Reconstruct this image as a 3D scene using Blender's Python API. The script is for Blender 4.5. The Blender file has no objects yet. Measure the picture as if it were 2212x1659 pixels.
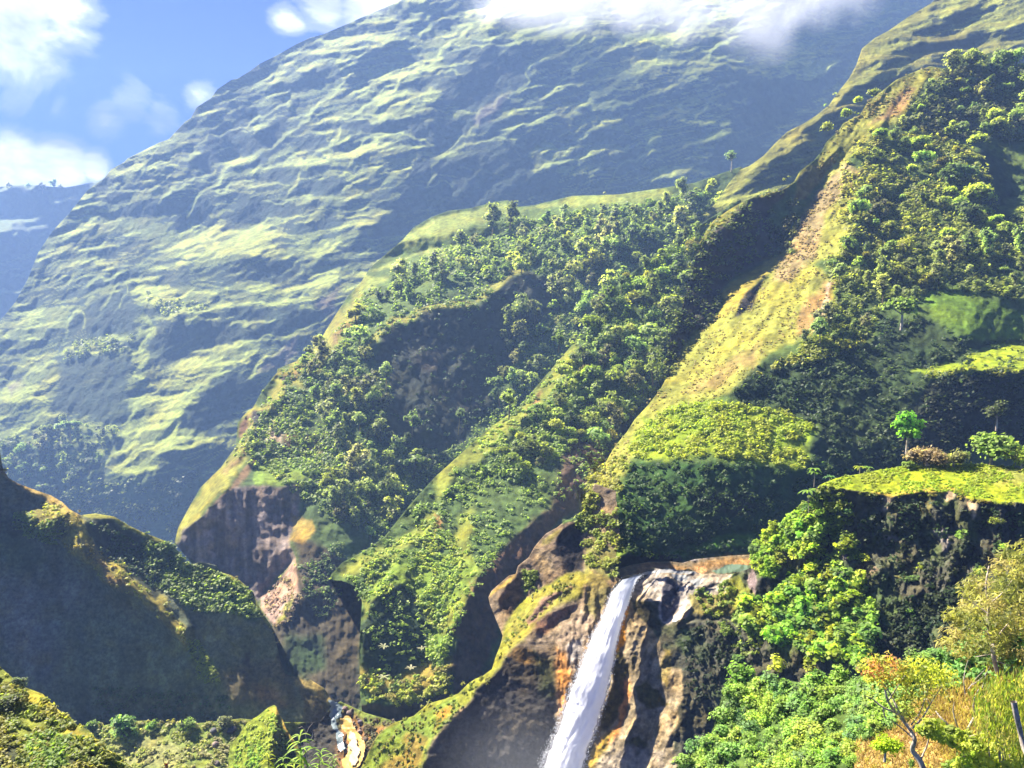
import bpy, math, random
import numpy as np
from mathutils import Vector, Matrix

# ---------------------------------------------------------------- camera, sky, sun, exposure
C = bpy.context.scene.collection
scn = bpy.context.scene
FW, FH, F = 2212.0, 1659.0, 1736.0          # drawing units of the survey grid and its focal length
CX, CY = FW/2, FH/2
PITCH = math.radians(-2.2)
cam_d = bpy.data.cameras.new('camera'); cam = bpy.data.objects.new('camera', cam_d); C.objects.link(cam)
cam_d.sensor_width = 36; cam_d.lens = 36*F/FW; cam_d.clip_start = 0.1; cam_d.clip_end = 20000
cam.rotation_euler = (math.pi/2 + PITCH, 0, 0)
scn.camera = cam
SUN_EL, SUN_AZ = math.radians(47), math.radians(55)     # azimuth counted from straight ahead towards the left
S = np.array([-math.cos(SUN_EL)*math.sin(SUN_AZ), math.cos(SUN_EL)*math.cos(SUN_AZ), math.sin(SUN_EL)])
sun_d = bpy.data.lights.new('sun', 'SUN'); sun = bpy.data.objects.new('sun', sun_d); C.objects.link(sun)
sun_d.energy = 5.0; sun_d.angle = math.radians(0.6); sun_d.color = (1.0, .93, .80)
sun.rotation_euler = Vector(S).to_track_quat('Z', 'Y').to_euler()
scn.view_settings.view_transform = 'Standard'; scn.view_settings.look = 'None'
scn.view_settings.exposure = 2.42; scn.view_settings.gamma = 1.0

W = bpy.data.worlds.new('World'); scn.world = W; W.use_nodes = True
def node(nt, t, **k):
    n = nt.nodes.new(t)
    for a, b in k.items():
        if a[0] == 'i' and a[1:].isdigit(): n.inputs[int(a[1:])].default_value = b
        else: setattr(n, a, b)
    return n
def ramp(nt, stops, interp='LINEAR'):
    r = nt.nodes.new('ShaderNodeValToRGB'); e = r.color_ramp.elements; r.color_ramp.interpolation = interp
    while len(e) < len(stops): e.new(.5)
    for i, (p, c) in enumerate(stops):
        e[i].position = p; e[i].color = (c if len(c) == 4 else (*c, 1)) if hasattr(c, '__len__') else (c, c, c, 1)
    return r
def build_sky():
    nt = W.node_tree; nt.nodes.clear(); L = nt.links.new
    sky = node(nt, 'ShaderNodeTexSky', sky_type='NISHITA', sun_disc=False)
    sky.sun_elevation = SUN_EL; sky.sun_rotation = -SUN_AZ; sky.air_density = 1.0; sky.dust_density = .4; sky.ozone_density = 3.0
    g = node(nt, 'ShaderNodeTexCoord')
    # clouds drifting in the sky, in world directions
    def cloud(scale, stretch, lo, hi, off, det=9):
        m = node(nt, 'ShaderNodeMapping'); m.inputs['Scale'].default_value = stretch; m.inputs['Location'].default_value = off
        m.inputs['Rotation'].default_value = (0, .35, 0)
        L(g.outputs['Generated'], m.inputs[0])
        n = node(nt, 'ShaderNodeTexNoise'); n.inputs['Scale'].default_value = scale; n.inputs['Detail'].default_value = det
        n.inputs['Roughness'].default_value = .62; n.inputs['Distortion'].default_value = .5
        L(m.outputs[0], n.inputs[0]); return n
    n1 = cloud(6.0, (1, 1, 1.7), 0, 0, (3.1, 1.7, 9.2))
    # where the banks stand: soft lobes around given sky directions
    acc = None
    for (px, py, rad, gain) in CLOUD_BANKS:
        d = Vector(direction(px, py)).normalized()
        vm = node(nt, 'ShaderNodeVectorMath', operation='DISTANCE'); vm.inputs[1].default_value = d
        L(g.outputs['Generated'], vm.inputs[0])
        mr = node(nt, 'ShaderNodeMapRange', interpolation_type='SMOOTHSTEP')
        mr.inputs[1].default_value = 0; mr.inputs[2].default_value = rad; mr.inputs[3].default_value = gain; mr.inputs[4].default_value = 0
        L(vm.outputs['Value'], mr.inputs[0])
        if acc is None: acc = mr.outputs[0]
        else:
            a = node(nt, 'ShaderNodeMath', operation='MAXIMUM'); L(acc, a.inputs[0]); L(mr.outputs[0], a.inputs[1]); acc = a.outputs[0]
    s = node(nt, 'ShaderNodeMath', operation='ADD'); L(n1.outputs[0], s.inputs[0]); L(acc, s.inputs[1])
    cov = ramp(nt, [(.62, 0.0), (.74, .30), (.86, .85), (.98, 1.0)]); cov.color_ramp.interpolation = 'EASE'
    L(s.outputs[0], cov.inputs[0])
    n2 = cloud(5.2, (1, 1, 1.3), 0, 0, (7.7, .4, 2.2), 5)
    shade = ramp(nt, [(.38, (.95, .92, 1.35)), (.60, (3.4, 3.35, 3.5))]); L(n2.outputs[0], shade.inputs[0])
    mix = node(nt, 'ShaderNodeMixRGB'); L(cov.outputs[0], mix.inputs[0])
    tint = node(nt, 'ShaderNodeMixRGB', blend_type='MULTIPLY'); tint.inputs[0].default_value = 1; tint.inputs[2].default_value = SKY_TINT
    L(sky.outputs[0], tint.inputs[1]); L(tint.outputs[0], mix.inputs[1])
    L(shade.outputs[0], mix.inputs[2])
    bg = node(nt, 'ShaderNodeBackground'); bg.inputs[1].default_value = .10; L(mix.outputs[0], bg.inputs[0])
    o = node(nt, 'ShaderNodeOutputWorld'); L(bg.outputs[0], o.inputs[0])

scn.cycles.volume_bounces = 1
# ---------------------------------------------------------------- survey maths
cp, sp = math.cos(PITCH), math.sin(PITCH)
def direction(x, y):                         # world direction of a survey direction, unit forward depth
    u = (x - CX)/F; v = -(y - CY)/F
    return (u, cp - v*sp, sp + v*cp)
def at(x, y, Z):
    d = direction(x, y); return (d[0]*Z, d[1]*Z, d[2]*Z)
CLOUD_BANKS = [(20, 30, .12, .46), (130, 30, .075, .42), (30, 360, .065, .56), (120, 360, .055, .56), (205, 362, .032, .42), (280, 215, .045, .27), (230, 245, .045, .24), (130, 235, .04, .18), (425, 205, .045, .26), (350, 250, .05, .2), (30, 215, .04, .22),
               (625, 45, .045, .42), (700, -5, .07, .50), (800, -20, .10, .55), (560, 95, .03, .2), (1100, -60, .2, .6), (1500, -80, .2, .5)]
SKY_TINT = (.008, .040, .24, 1)
build_sky()

# ---------------------------------------------------------------- noise on arrays
def _lat(seed, n=64):
    return np.random.RandomState(seed).rand(n, n).astype(np.float32)
_lc = {}
def vnoise(x, y, seed=0):
    if seed not in _lc: _lc[seed] = _lat(seed)
    t = _lc[seed]; n = t.shape[0]
    xi = np.floor(x).astype(int); yi = np.floor(y).astype(int); fx = x - xi; fy = y - yi
    fx = fx*fx*fx*(fx*(fx*6-15)+10); fy = fy*fy*fy*(fy*(fy*6-15)+10)
    x0 = xi % n; x1 = (xi+1) % n; y0 = yi % n; y1 = (yi+1) % n
    return (t[y0, x0]*(1-fx)+t[y0, x1]*fx)*(1-fy) + (t[y1, x0]*(1-fx)+t[y1, x1]*fx)*fy
def fbm(x, y, L, oct=4, seed=0, gain=.5):     # about -1..1
    s = 0; a = 1; tot = 0
    x = x/L; y = y/L
    for i in range(oct):
        s = s + a*(vnoise(x + 13.7*i, y + 7.3*i, seed + i)*2 - 1); tot += a
        a *= gain; c, d = math.cos(.6), math.sin(.6); x, y = (x*c - y*d)*2.03, (x*d + y*c)*2.03
    return s/tot*1.6
def rot(x, y, deg, sx=1, sy=1):
    c, s = math.cos(math.radians(deg)), math.sin(math.radians(deg))
    return (x*c + y*s)/sx, (-x*s + y*c)/sy
def sstep(a, b, v):
    t = np.clip((v - a)/(b - a), 0, 1); return t*t*(3 - 2*t)

def seg_dist(X, Y, pts, close=False):
    P = list(pts) + ([pts[0]] if close else [])
    d2 = np.full(X.shape, 1e18, np.float32)
    for (ax, ay), (bx, by) in zip(P[:-1], P[1:]):
        dx, dy = bx-ax, by-ay; l2 = dx*dx + dy*dy or 1
        t = np.clip(((X-ax)*dx + (Y-ay)*dy)/l2, 0, 1)
        q = (X-ax-t*dx)**2 + (Y-ay-t*dy)**2
        np.minimum(d2, q, out=d2)
    return np.sqrt(d2)
def inside(X, Y, pts):
    r = np.zeros(X.shape, bool); n = len(pts)
    for i in range(n):
        x1, y1 = pts[i]; x2, y2 = pts[(i+1) % n]
        if y1 == y2: continue
        c = ((y1 > Y) != (y2 > Y)) & (X < (x2-x1)*(Y-y1)/(y2-y1) + x1)
        r ^= c
    return r
def T(k, pts):                               # points read off survey sheet k
    ox, oy = {0: (0, 0), 1: (0, 0), 2: (737.33, 0), 3: (1474.67, 0), 4: (0, 553), 5: (737.33, 553), 6: (1474.67, 553), 7: (0, 1106), 8: (737.33, 1106), 9: (1474.67, 1106)}[k]
    s = 1 if k == 0 else 1/3
    return [(ox + x*s, oy + y*s) for x, y in pts]

# ---------------------------------------------------------------- normals of the kinds of ground (world x right, y away, z up)
NORM = {'lit': (-.48, -.46, .75), 'litL': (-.72, -.35, .60), 'ledge': (-.36, -.48, .80), 'flat': (-.03, -.16, .99), 'half': (-.15, -.72, .66),
        'dark': (.34, -.93, -.10), 'darkR': (.62, -.76, .20), 'wall': (0, -.99, .08), 'darkL': (-.30, -.94, .05), 'over': (.1, -.97, -.2), 'shelf': (.02, -.22, .97)}
R_w2c = np.array([[1, 0, 0], [0, cp, sp], [0, -sp, cp]])   # world -> (right, forward, up)

def wide(p): return (2640 if p[0] > 2262 else (-330 if p[0] < -35 else p[0]), p[1])      # the land goes on past the frame
class Layer:
    """one hillside: a relief solved from the lie of its faces, standing at its surveyed distances"""
    def __init__(s, name, outline, depths, base, step=3.0, lam=120, rough=()):
        outline = [wide(p) for p in outline]; s.name = name; s.out = outline; s.step = step
        xs = [p[0] for p in outline]; ys = [p[1] for p in outline]; m = 12
        s.x0, s.y0 = min(xs)-m, min(ys)-m
        s.nx = int((max(xs)+m - s.x0)/step)+1; s.ny = int((max(ys)+m - s.y0)/step)+1
        s.X, s.Y = np.meshgrid(s.x0 + np.arange(s.nx)*step, s.y0 + np.arange(s.ny)*step)
        s.X = s.X.astype(np.float32); s.Y = s.Y.astype(np.float32)
        b = np.array(NORM[base], np.float32); s.N = np.zeros((s.ny, s.nx, 3), np.float32) + b
        s.dep = depths; s.lam = lam
        s.col = np.zeros((s.ny, s.nx, 3), np.float32); s.h = np.zeros((s.ny, s.nx), np.float32)
        s.wx = fbm(s.X, s.Y, 30, 3, 91); s.wy = fbm(s.X, s.Y, 30, 3, 97)
    def mask(s, kind, pts, w=6, feather=3, wob=4):
        pts = [wide((float(a), float(b))) for a, b in pts]
        xs = [p[0] for p in pts]; ys = [p[1] for p in pts]; pad = w + feather*2 + wob*2 + 4
        i0 = max(0, int((min(xs)-pad-s.x0)/s.step)); i1 = min(s.nx, int((max(xs)+pad-s.x0)/s.step)+2)
        j0 = max(0, int((min(ys)-pad-s.y0)/s.step)); j1 = min(s.ny, int((max(ys)+pad-s.y0)/s.step)+2)
        if i1 <= i0 or j1 <= j0: return None
        sl = (slice(j0, j1), slice(i0, i1))
        X = s.X[sl] + s.wx[sl]*wob; Y = s.Y[sl] + s.wy[sl]*wob
        if kind == 'line':
            # width tapers towards both ends
            d = seg_dist(X, Y, pts); d1 = np.hypot(X-pts[0][0], Y-pts[0][1]); d2 = np.hypot(X-pts[-1][0], Y-pts[-1][1])
            tw = w*.5*np.clip(np.minimum(d1, d2)/(w*1.5) + .3, 0, 1)
            m = 1 - sstep(-feather, feather, d - tw)
        else:
            d = seg_dist(X, Y, pts, True); d = np.where(inside(X, Y, pts), -d, d)
            m = 1 - sstep(-feather, feather, d)
        return sl, m.astype(np.float32)
    def face(s, cls, kind, pts, w=6, feather=3, wob=4, k=1.0):
        r = s.mask(kind, pts, w, feather, wob)
        if r is None: return
        sl, m = r; m = (m*k)[..., None]; n = np.array(NORM[cls] if isinstance(cls, str) else cls, np.float32)
        s.N[sl] = s.N[sl]*(1-m) + n*m
    def paint(s, c, kind, pts, w=6, feather=4, wob=6, k=1.0):
        r = s.mask(kind, pts, w, feather, wob)
        if r is None: return
        sl, m = r; m = (m*k)[..., None]; s.col[sl] = s.col[sl]*(1-m) + np.array(c, np.float32)*m
    def bump(s, amp, kind, pts, w=20, feather=10, wob=3):      # raise (towards the eye) by amp units
        r = s.mask(kind, pts, w, feather, wob)
        if r is None: return
        sl, m = r; s.h[sl] -= amp*m
    def solve(s):
        N = s.N/np.maximum(np.linalg.norm(s.N, axis=2, keepdims=True), 1e-6)
        n = N @ R_w2c.T
        u = (s.X-CX)/F; v = -(s.Y-CY)/F
        nr = np.minimum(n[..., 0]*u + n[..., 1] + n[..., 2]*v, -.13)
        gx = np.clip(-n[..., 0]/nr, -5, 5)*s.step; gy = np.clip(n[..., 2]/nr, -6, 6)*s.step
        ny, nx = s.ny, s.nx
        # target log depth: inverse-distance blend of surveyed depths
        num = 0; den = 0
        for (x, y, Z) in s.dep:
            w = 1/(((s.X-x)**2 + (s.Y-y)**2)/1e4 + .15)**1.5; num = num + w*math.log(Z); den = den + w
        tgt = (num/den)*F
        gx = (gx[:, 1:]+gx[:, :-1])/2; gy = (gy[1:]+gy[:-1])/2
        div = np.zeros((ny, nx)); div[:, :-1] += gx; div[:, 1:] -= gx; div[:-1] += gy; div[1:] -= gy
        lam = (s.step/s.lam)**2
        rhs = -div + 0; rhs = lam*tgt - div
        def dct(a):
            b = np.concatenate([a, a[:, ::-1]], 1); b = np.concatenate([b, b[::-1]], 0)
            return np.fft.rfft2(b)
        Bf = dct(rhs); my, mx = 2*ny, 2*nx
        ky = 2-2*np.cos(2*np.pi*np.arange(my)/my); kx = 2-2*np.cos(2*np.pi*np.arange(mx//2+1)/mx)
        sol = np.fft.irfft2(Bf/(ky[:, None]+kx[None]+lam), s=(my, mx))[:ny, :nx]
        s.H = (sol + s.h).astype(np.float32)
    def points(s, X, Y, H):
        Z = np.exp(H/F); u = (X-CX)/F; v = -(Y-CY)/F
        return np.stack([u*Z, (cp - v*sp)*Z, (sp + v*cp)*Z], -1)
    def build(s, mat, skirt=60, label=None, kind='structure', back=None):
        s.solve()
        s.M = inside(s.X, s.Y, s.out)
        cell = s.M[:-1, :-1] | s.M[1:, :-1] | s.M[:-1, 1:] | s.M[1:, 1:]
        cell &= (s.M[:-1, :-1].astype(int) + s.M[1:, :-1] + s.M[:-1, 1:] + s.M[1:, 1:]) >= 2
        used = np.zeros(s.M.shape, bool)
        used[:-1, :-1] |= cell; used[1:, :-1] |= cell; used[:-1, 1:] |= cell; used[1:, 1:] |= cell
        # snap the rim to the outline
        nb = np.zeros(s.M.shape, int)
        nb[:-1, :-1] += cell; nb[1:, :-1] += cell; nb[:-1, 1:] += cell; nb[1:, 1:] += cell
        rim = used & (nb < 4)
        X = s.X.copy(); Y = s.Y.copy(); jy, jx = np.nonzero(rim)
        px = X[rim]; py = Y[rim]; best = np.full(px.shape, 1e9); bx = px.copy(); by = py.copy()
        n = len(s.out)
        for i in range(n):
            (ax, ay), (cx2, cy2) = s.out[i], s.out[(i+1) % n]; dx, dy = cx2-ax, cy2-ay; l2 = dx*dx+dy*dy or 1
            t = np.clip(((px-ax)*dx+(py-ay)*dy)/l2, 0, 1); qx = ax+t*dx; qy = ay+t*dy
            d = (px-qx)**2+(py-qy)**2; k = d < best; best[k] = d[k]; bx[k] = qx[k]; by[k] = qy[k]
        lim = (s.step*1.3)**2; ok = best < lim
        X[jy[ok], jx[ok]] = bx[ok]; Y[jy[ok], jx[ok]] = by[ok]
        idx = -np.ones(s.M.shape, np.int64); idx[used] = np.arange(used.sum())
        V = s.points(X, Y, s.H)[used]
        a, b, c, d = idx[:-1, :-1][cell], idx[1:, :-1][cell], idx[1:, 1:][cell], idx[:-1, 1:][cell]
        Q = np.stack([a, b, c, d], 1)
        col = s.col[used]
        # the hill's rear: rim pushed back and down
        E = np.concatenate([Q[:, [0, 1]], Q[:, [1, 2]], Q[:, [2, 3]], Q[:, [3, 0]]])
        key = np.sort(E, 1); kk = key[:, 0]*len(V) + key[:, 1]
        _, inv, cnt = np.unique(kk, return_inverse=True, return_counts=True)
        B = E[cnt[inv.ravel()] == 1]
        rv = np.unique(B); mp = -np.ones(len(V), np.int64); mp[rv] = np.arange(len(rv))
        P = V[rv]; dirn = P/np.linalg.norm(P, axis=1, keepdims=True)
        allV = [V]; allC = [col]; faces = [Q]; prev = rv; base = len(V)
        prevmap = np.arange(len(V))
        dist = 0
        cur_idx = {0: rv}
        last = rv
        for (back_d, down) in ((skirt*.2, 0), (skirt*.6, 0), (skirt, 0)):
            R = P + dirn*back_d*1.0; R[:, 2] -= back_d*down
            allV.append(R); allC.append(col[rv])
            new = base + np.arange(len(rv)); base += len(rv)
            A0 = last[mp[B[:, 0]]]; A1 = last[mp[B[:, 1]]]; N0 = new[mp[B[:, 0]]]; N1 = new[mp[B[:, 1]]]
            faces.append(np.stack([A1, A0, N0, N1], 1)); last = new
        V = np.concatenate(allV); Q = np.concatenate(faces); col = np.concatenate(allC)
        ob = mesh_np(s.name, V, Q, mat, col, smooth=True)
        ob['kind'] = kind
        if label: ob['label'] = label
        s.ob = ob
        return ob
    def sample(s, x, y):
        fx = np.clip((np.asarray(x)-s.x0)/s.step, 0, s.nx-1.01); fy = np.clip((np.asarray(y)-s.y0)/s.step, 0, s.ny-1.01)
        i = fx.astype(int); j = fy.astype(int); a = fx-i; b = fy-j; H = s.H
        h = (H[j, i]*(1-a)+H[j, i+1]*a)*(1-b) + (H[j+1, i]*(1-a)+H[j+1, i+1]*a)*b
        return s.points(np.asarray(x, np.float32), np.asarray(y, np.float32), h), np.exp(h/F)

def mesh_np(name, V, Q, mat, col=None, smooth=False, parent=None):
    me = bpy.data.meshes.new(name); V = np.asarray(V, np.float32); Q = np.asarray(Q, np.int32); k = Q.shape[1]
    me.vertices.add(len(V)); me.vertices.foreach_set('co', V.ravel())
    me.loops.add(Q.size); me.loops.foreach_set('vertex_index', Q.ravel())
    me.polygons.add(len(Q)); me.polygons.foreach_set('loop_start', np.arange(0, Q.size, k, dtype=np.int32))
    me.update(calc_edges=True); me.validate()
    if smooth: me.polygons.foreach_set('use_smooth', np.ones(len(me.polygons), bool))
    if col is not None:
        at_ = me.attributes.new('tone', 'FLOAT_COLOR', 'POINT')
        c4 = np.ones((len(V), 4), np.float32); c4[:, :3] = col; at_.data.foreach_set('color', c4.ravel())
    me.materials.append(mat)
    ob = bpy.data.objects.new(name, me); C.objects.link(ob)
    if parent: ob.parent = parent
    return ob

# ---------------------------------------------------------------- materials
def new_mat(name):
    m = bpy.data.materials.new(name); m.use_nodes = True; nt = m.node_tree
    return m, nt, nt.nodes['Principled BSDF']
def ground_mat(name, scale=1.0, bump=.5, dist=.3, var=.45, rough=.95, tint2=(1.22, 1.06, .75), stretch=(1, 1, 1)):
    m, nt, p = new_mat(name); L = nt.links.new
    p.inputs['Roughness'].default_value = rough; p.inputs['Specular IOR Level'].default_value = .12
    a = node(nt, 'ShaderNodeAttribute', attribute_name='tone'); g = node(nt, 'ShaderNodeTexCoord')
    mp = node(nt, 'ShaderNodeMapping'); mp.inputs['Scale'].default_value = stretch; L(g.outputs['Object'], mp.inputs[0])
    n = node(nt, 'ShaderNodeTexNoise'); n.inputs['Scale'].default_value = scale; n.inputs['Detail'].default_value = 6; n.inputs['Roughness'].default_value = .65
    L(mp.outputs[0], n.inputs[0])
    r = ramp(nt, [(.32, 1-var), (.68, 1+var)]); L(n.outputs[0], r.inputs[0])
    mx = node(nt, 'ShaderNodeMixRGB', blend_type='MULTIPLY'); mx.inputs[0].default_value = 1
    L(a.outputs[0], mx.inputs[1]); L(r.outputs[0], mx.inputs[2])
    n2 = node(nt, 'ShaderNodeTexNoise'); n2.inputs['Scale'].default_value = scale*.23; n2.inputs['Detail'].default_value = 4
    L(mp.outputs[0], n2.inputs[0])
    r2 = ramp(nt, [(.45, (1, 1, 1)), (.7, tint2)]); L(n2.outputs[0], r2.inputs[0])
    mx2 = node(nt, 'ShaderNodeMixRGB', blend_type='MULTIPLY'); mx2.inputs[0].default_value = 1
    L(mx.outputs[0], mx2.inputs[1]); L(r2.outputs[0], mx2.inputs[2]); L(mx2.outputs[0], p.inputs[0])
    b = node(nt, 'ShaderNodeBump'); b.inputs['Strength'].default_value = bump; b.inputs['Distance'].default_value = dist
    L(n.outputs[0], b.inputs['Height']); L(b.outputs[0], p.inputs['Normal'])
    return m
# ---------------------------------------------------------------- colours of the ground, some lighter for sun or darker for shade
G_YEL = (.155, .150, .022); G_LIME = (.125, .165, .014); G_GRN = (.070, .105, .020); G_DRY = (.21, .145, .035); G_MTN = (.14, .165, .038)
F_DARK = (.026, .045, .016); F_MID = (.042, .070, .020); ROCK = (.085, .068, .058); ROCK_L = (.22, .175, .13); ROCK_D = (.032, .028, .026)
BROWN = (.15, .085, .042); RED = (.14, .065, .040); ORANGE = (.32, .13, .018); OCHRE = (.25, .17, .035); TAN = (.30, .22, .14); PINK = (.24, .16, .12)

def stripes(s, period, ang, frac, seed, cls_l='ledge', cls_d='dark', warp=14, k=1.0, region=None, c_l=None, c_d=None, curl=0):
    """rock benches: bands of gentle ledge between steep faces; frac may be an array (share of ledge)"""
    x, y = rot(s.X, s.Y, ang)
    w = fbm(s.X*.55, s.Y, 90, 4, seed)*warp*2.2 + fbm(s.X*.6, s.Y, 24, 3, seed+5)*warp*.55
    ph = (y + w)/period; ph2 = (y*1.31 + w*1.2 + 40*fbm(s.X*.3, s.Y*.3, 60, 2, seed+9))/(period*2.3)
    a = .5+.5*np.cos(2*np.pi*ph); b = .5+.5*np.cos(2*np.pi*ph2)
    g = .5 + .62*fbm(x*.10 + w*.2, y + w, period*.9, 4, seed+31); big = fbm(x*.5, y, 85, 3, seed+21)
    mixv = sstep(-.5, .5, fbm(s.X, s.Y, 150, 2, seed+41))*.55
    v = (a*.62 + b*.38)*mixv + g*(1-mixv) + big*.26 + fbm(s.X, s.Y*1.6, 11, 2, seed+3)*.05
    m = sstep(-.035, .035, v - (1-frac))
    if region is not None: m = m; kk = region*k
    else: kk = k
    n = m[..., None]*np.array(NORM[cls_l]) + (1-m[..., None])*np.array(NORM[cls_d])
    kk = np.asarray(kk)[..., None] if np.ndim(kk) else kk
    s.N = (s.N*(1-kk) + n*kk).astype(np.float32)
    if c_l is not None:
        c = m[..., None]*np.array(c_l) + (1-m[..., None])*np.array(c_d)
        s.col = (s.col*(1-kk) + c*kk).astype(np.float32)
    return m
def grain(s, amps, seed=300, ang=0, sx=1, sy=1):
    X, Y = rot(s.X, s.Y, ang, sx, sy)
    for L, a in amps: s.h += fbm(X, Y, L, 3, seed+int(L))*a
def tonevar(s, L=20, k=.25, seed=400):
    s.col *= (1 + k*fbm(s.X, s.Y, L, 4, seed))[..., None]
def field(s, val, items, feather=14):
    f = np.full(s.X.shape, val, np.float32)
    for v, pts in items:
        r = s.mask('poly', pts, 0, feather, 10)
        if r is None: continue
        sl, m = r; f[sl] = f[sl]*(1-m) + v*m
    return f

M_FAR = ground_mat('far grass and rock', .10, .6, 7, .4, tint2=(1.2, 1.02, .8))
M_MID = ground_mat('mid slope', .35, .5, 1.2, .45)
M_NEAR = ground_mat('near slope', 1.1, .6, .5, .5)
M_ROCK = ground_mat('wet rock', .9, .8, .8, .5, rough=.6, tint2=(.6, .6, .6), stretch=(1, 1, .35))
LAY = {}

# ---------------------------------------------------------------- ground under everything
def ground_sheet():
    n = 60; xs = np.linspace(-2800, 2800, n); ys = np.linspace(-400, 2500, n); X, Y = np.meshgrid(xs, ys)
    Z = -460 + fbm(X, Y, 900, 4, 5)*25
    V = np.stack([X, Y, Z], -1).reshape(-1, 3); i = np.arange(n*n).reshape(n, n)
    Q = np.stack([i[:-1, :-1], i[:-1, 1:], i[1:, 1:], i[1:, :-1]], -1).reshape(-1, 4)
    o = mesh_np('ground', V, Q, M_FAR, np.tile(F_MID, (n*n, 1)), True); o['kind'] = 'structure'
ground_sheet()

# ---------------------------------------------------------------- far ridge on the left
s = Layer('far_ridge', [(-80, 402), (0, 404), (30, 400), (62, 398), (95, 402), (140, 405), (175, 399), (205, 392), (260, 380), (330, 380), (330, 700), (120, 900), (-80, 900)],
          [(0, 400, 2100), (0, 700, 1700), (300, 500, 2000)], 'dark', 3, 90)
s.col[:] = (.05, .075, .03)
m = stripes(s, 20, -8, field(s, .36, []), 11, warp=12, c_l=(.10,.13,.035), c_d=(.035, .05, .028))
for p in (T(4, [(0, 240), (60, 160), (130, 90), (240, 20)]), T(1, [(0, 1500), (130, 1480), (300, 1470)]), T(1, [(0, 1570), (100, 1590)])):
    s.face('ledge', 'line', p, 8, 2)
grain(s, [(30, 3), (10, 1)])
LAY['far'] = s; s.build(M_FAR, 100)

# ---------------------------------------------------------------- the great mountain
MT_OUT = [(-80, 1250), (-80, 800), (0, 693), (33, 653), (60, 603), (83, 545), (113, 500), (150, 460), (190, 410), (225, 385), (240, 365), (268, 350), (275, 342), (300, 330), (345, 307), (365, 300), (385, 278), (400, 262), (412, 255), (424, 232), (455, 212),
          (470, 192), (500, 172), (512, 170), (540, 153), (560, 138), (600, 118), (640, 95), (668, 82), (700, 73), (740, 56), (790, 34), (850, 8), (930, -30), (1000, -60), (1150, -90), (1400, -110), (2300, -110),
          (2300, 300), (1700, 620), (1300, 600), (950, 760), (650, 1020), (440, 1260)]
s = Layer('mountain', MT_OUT, [(-60, 700, 1600), (100, 520, 1650), (300, 330, 1700), (600, 120, 1750), (800, 50, 1750), (1000, 0, 1600), (1300, -60, 1500), (1700, -60, 1500), (2100, -60, 1450), (1800, 60, 1500),
          (600, 400, 1250), (900, 300, 1200), (1200, 250, 1150), (1500, 200, 1100), (1800, 200, 1250), (300, 700, 1000), (700, 600, 950), (1100, 430, 900), (1500, 420, 900), (1700, 420, 950),
          (50, 1000, 850), (300, 1000, 760), (500, 900, 760), (650, 760, 780), (200, 1150, 720), (450, 1150, 680)], 'half', 2.5, 300)
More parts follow.
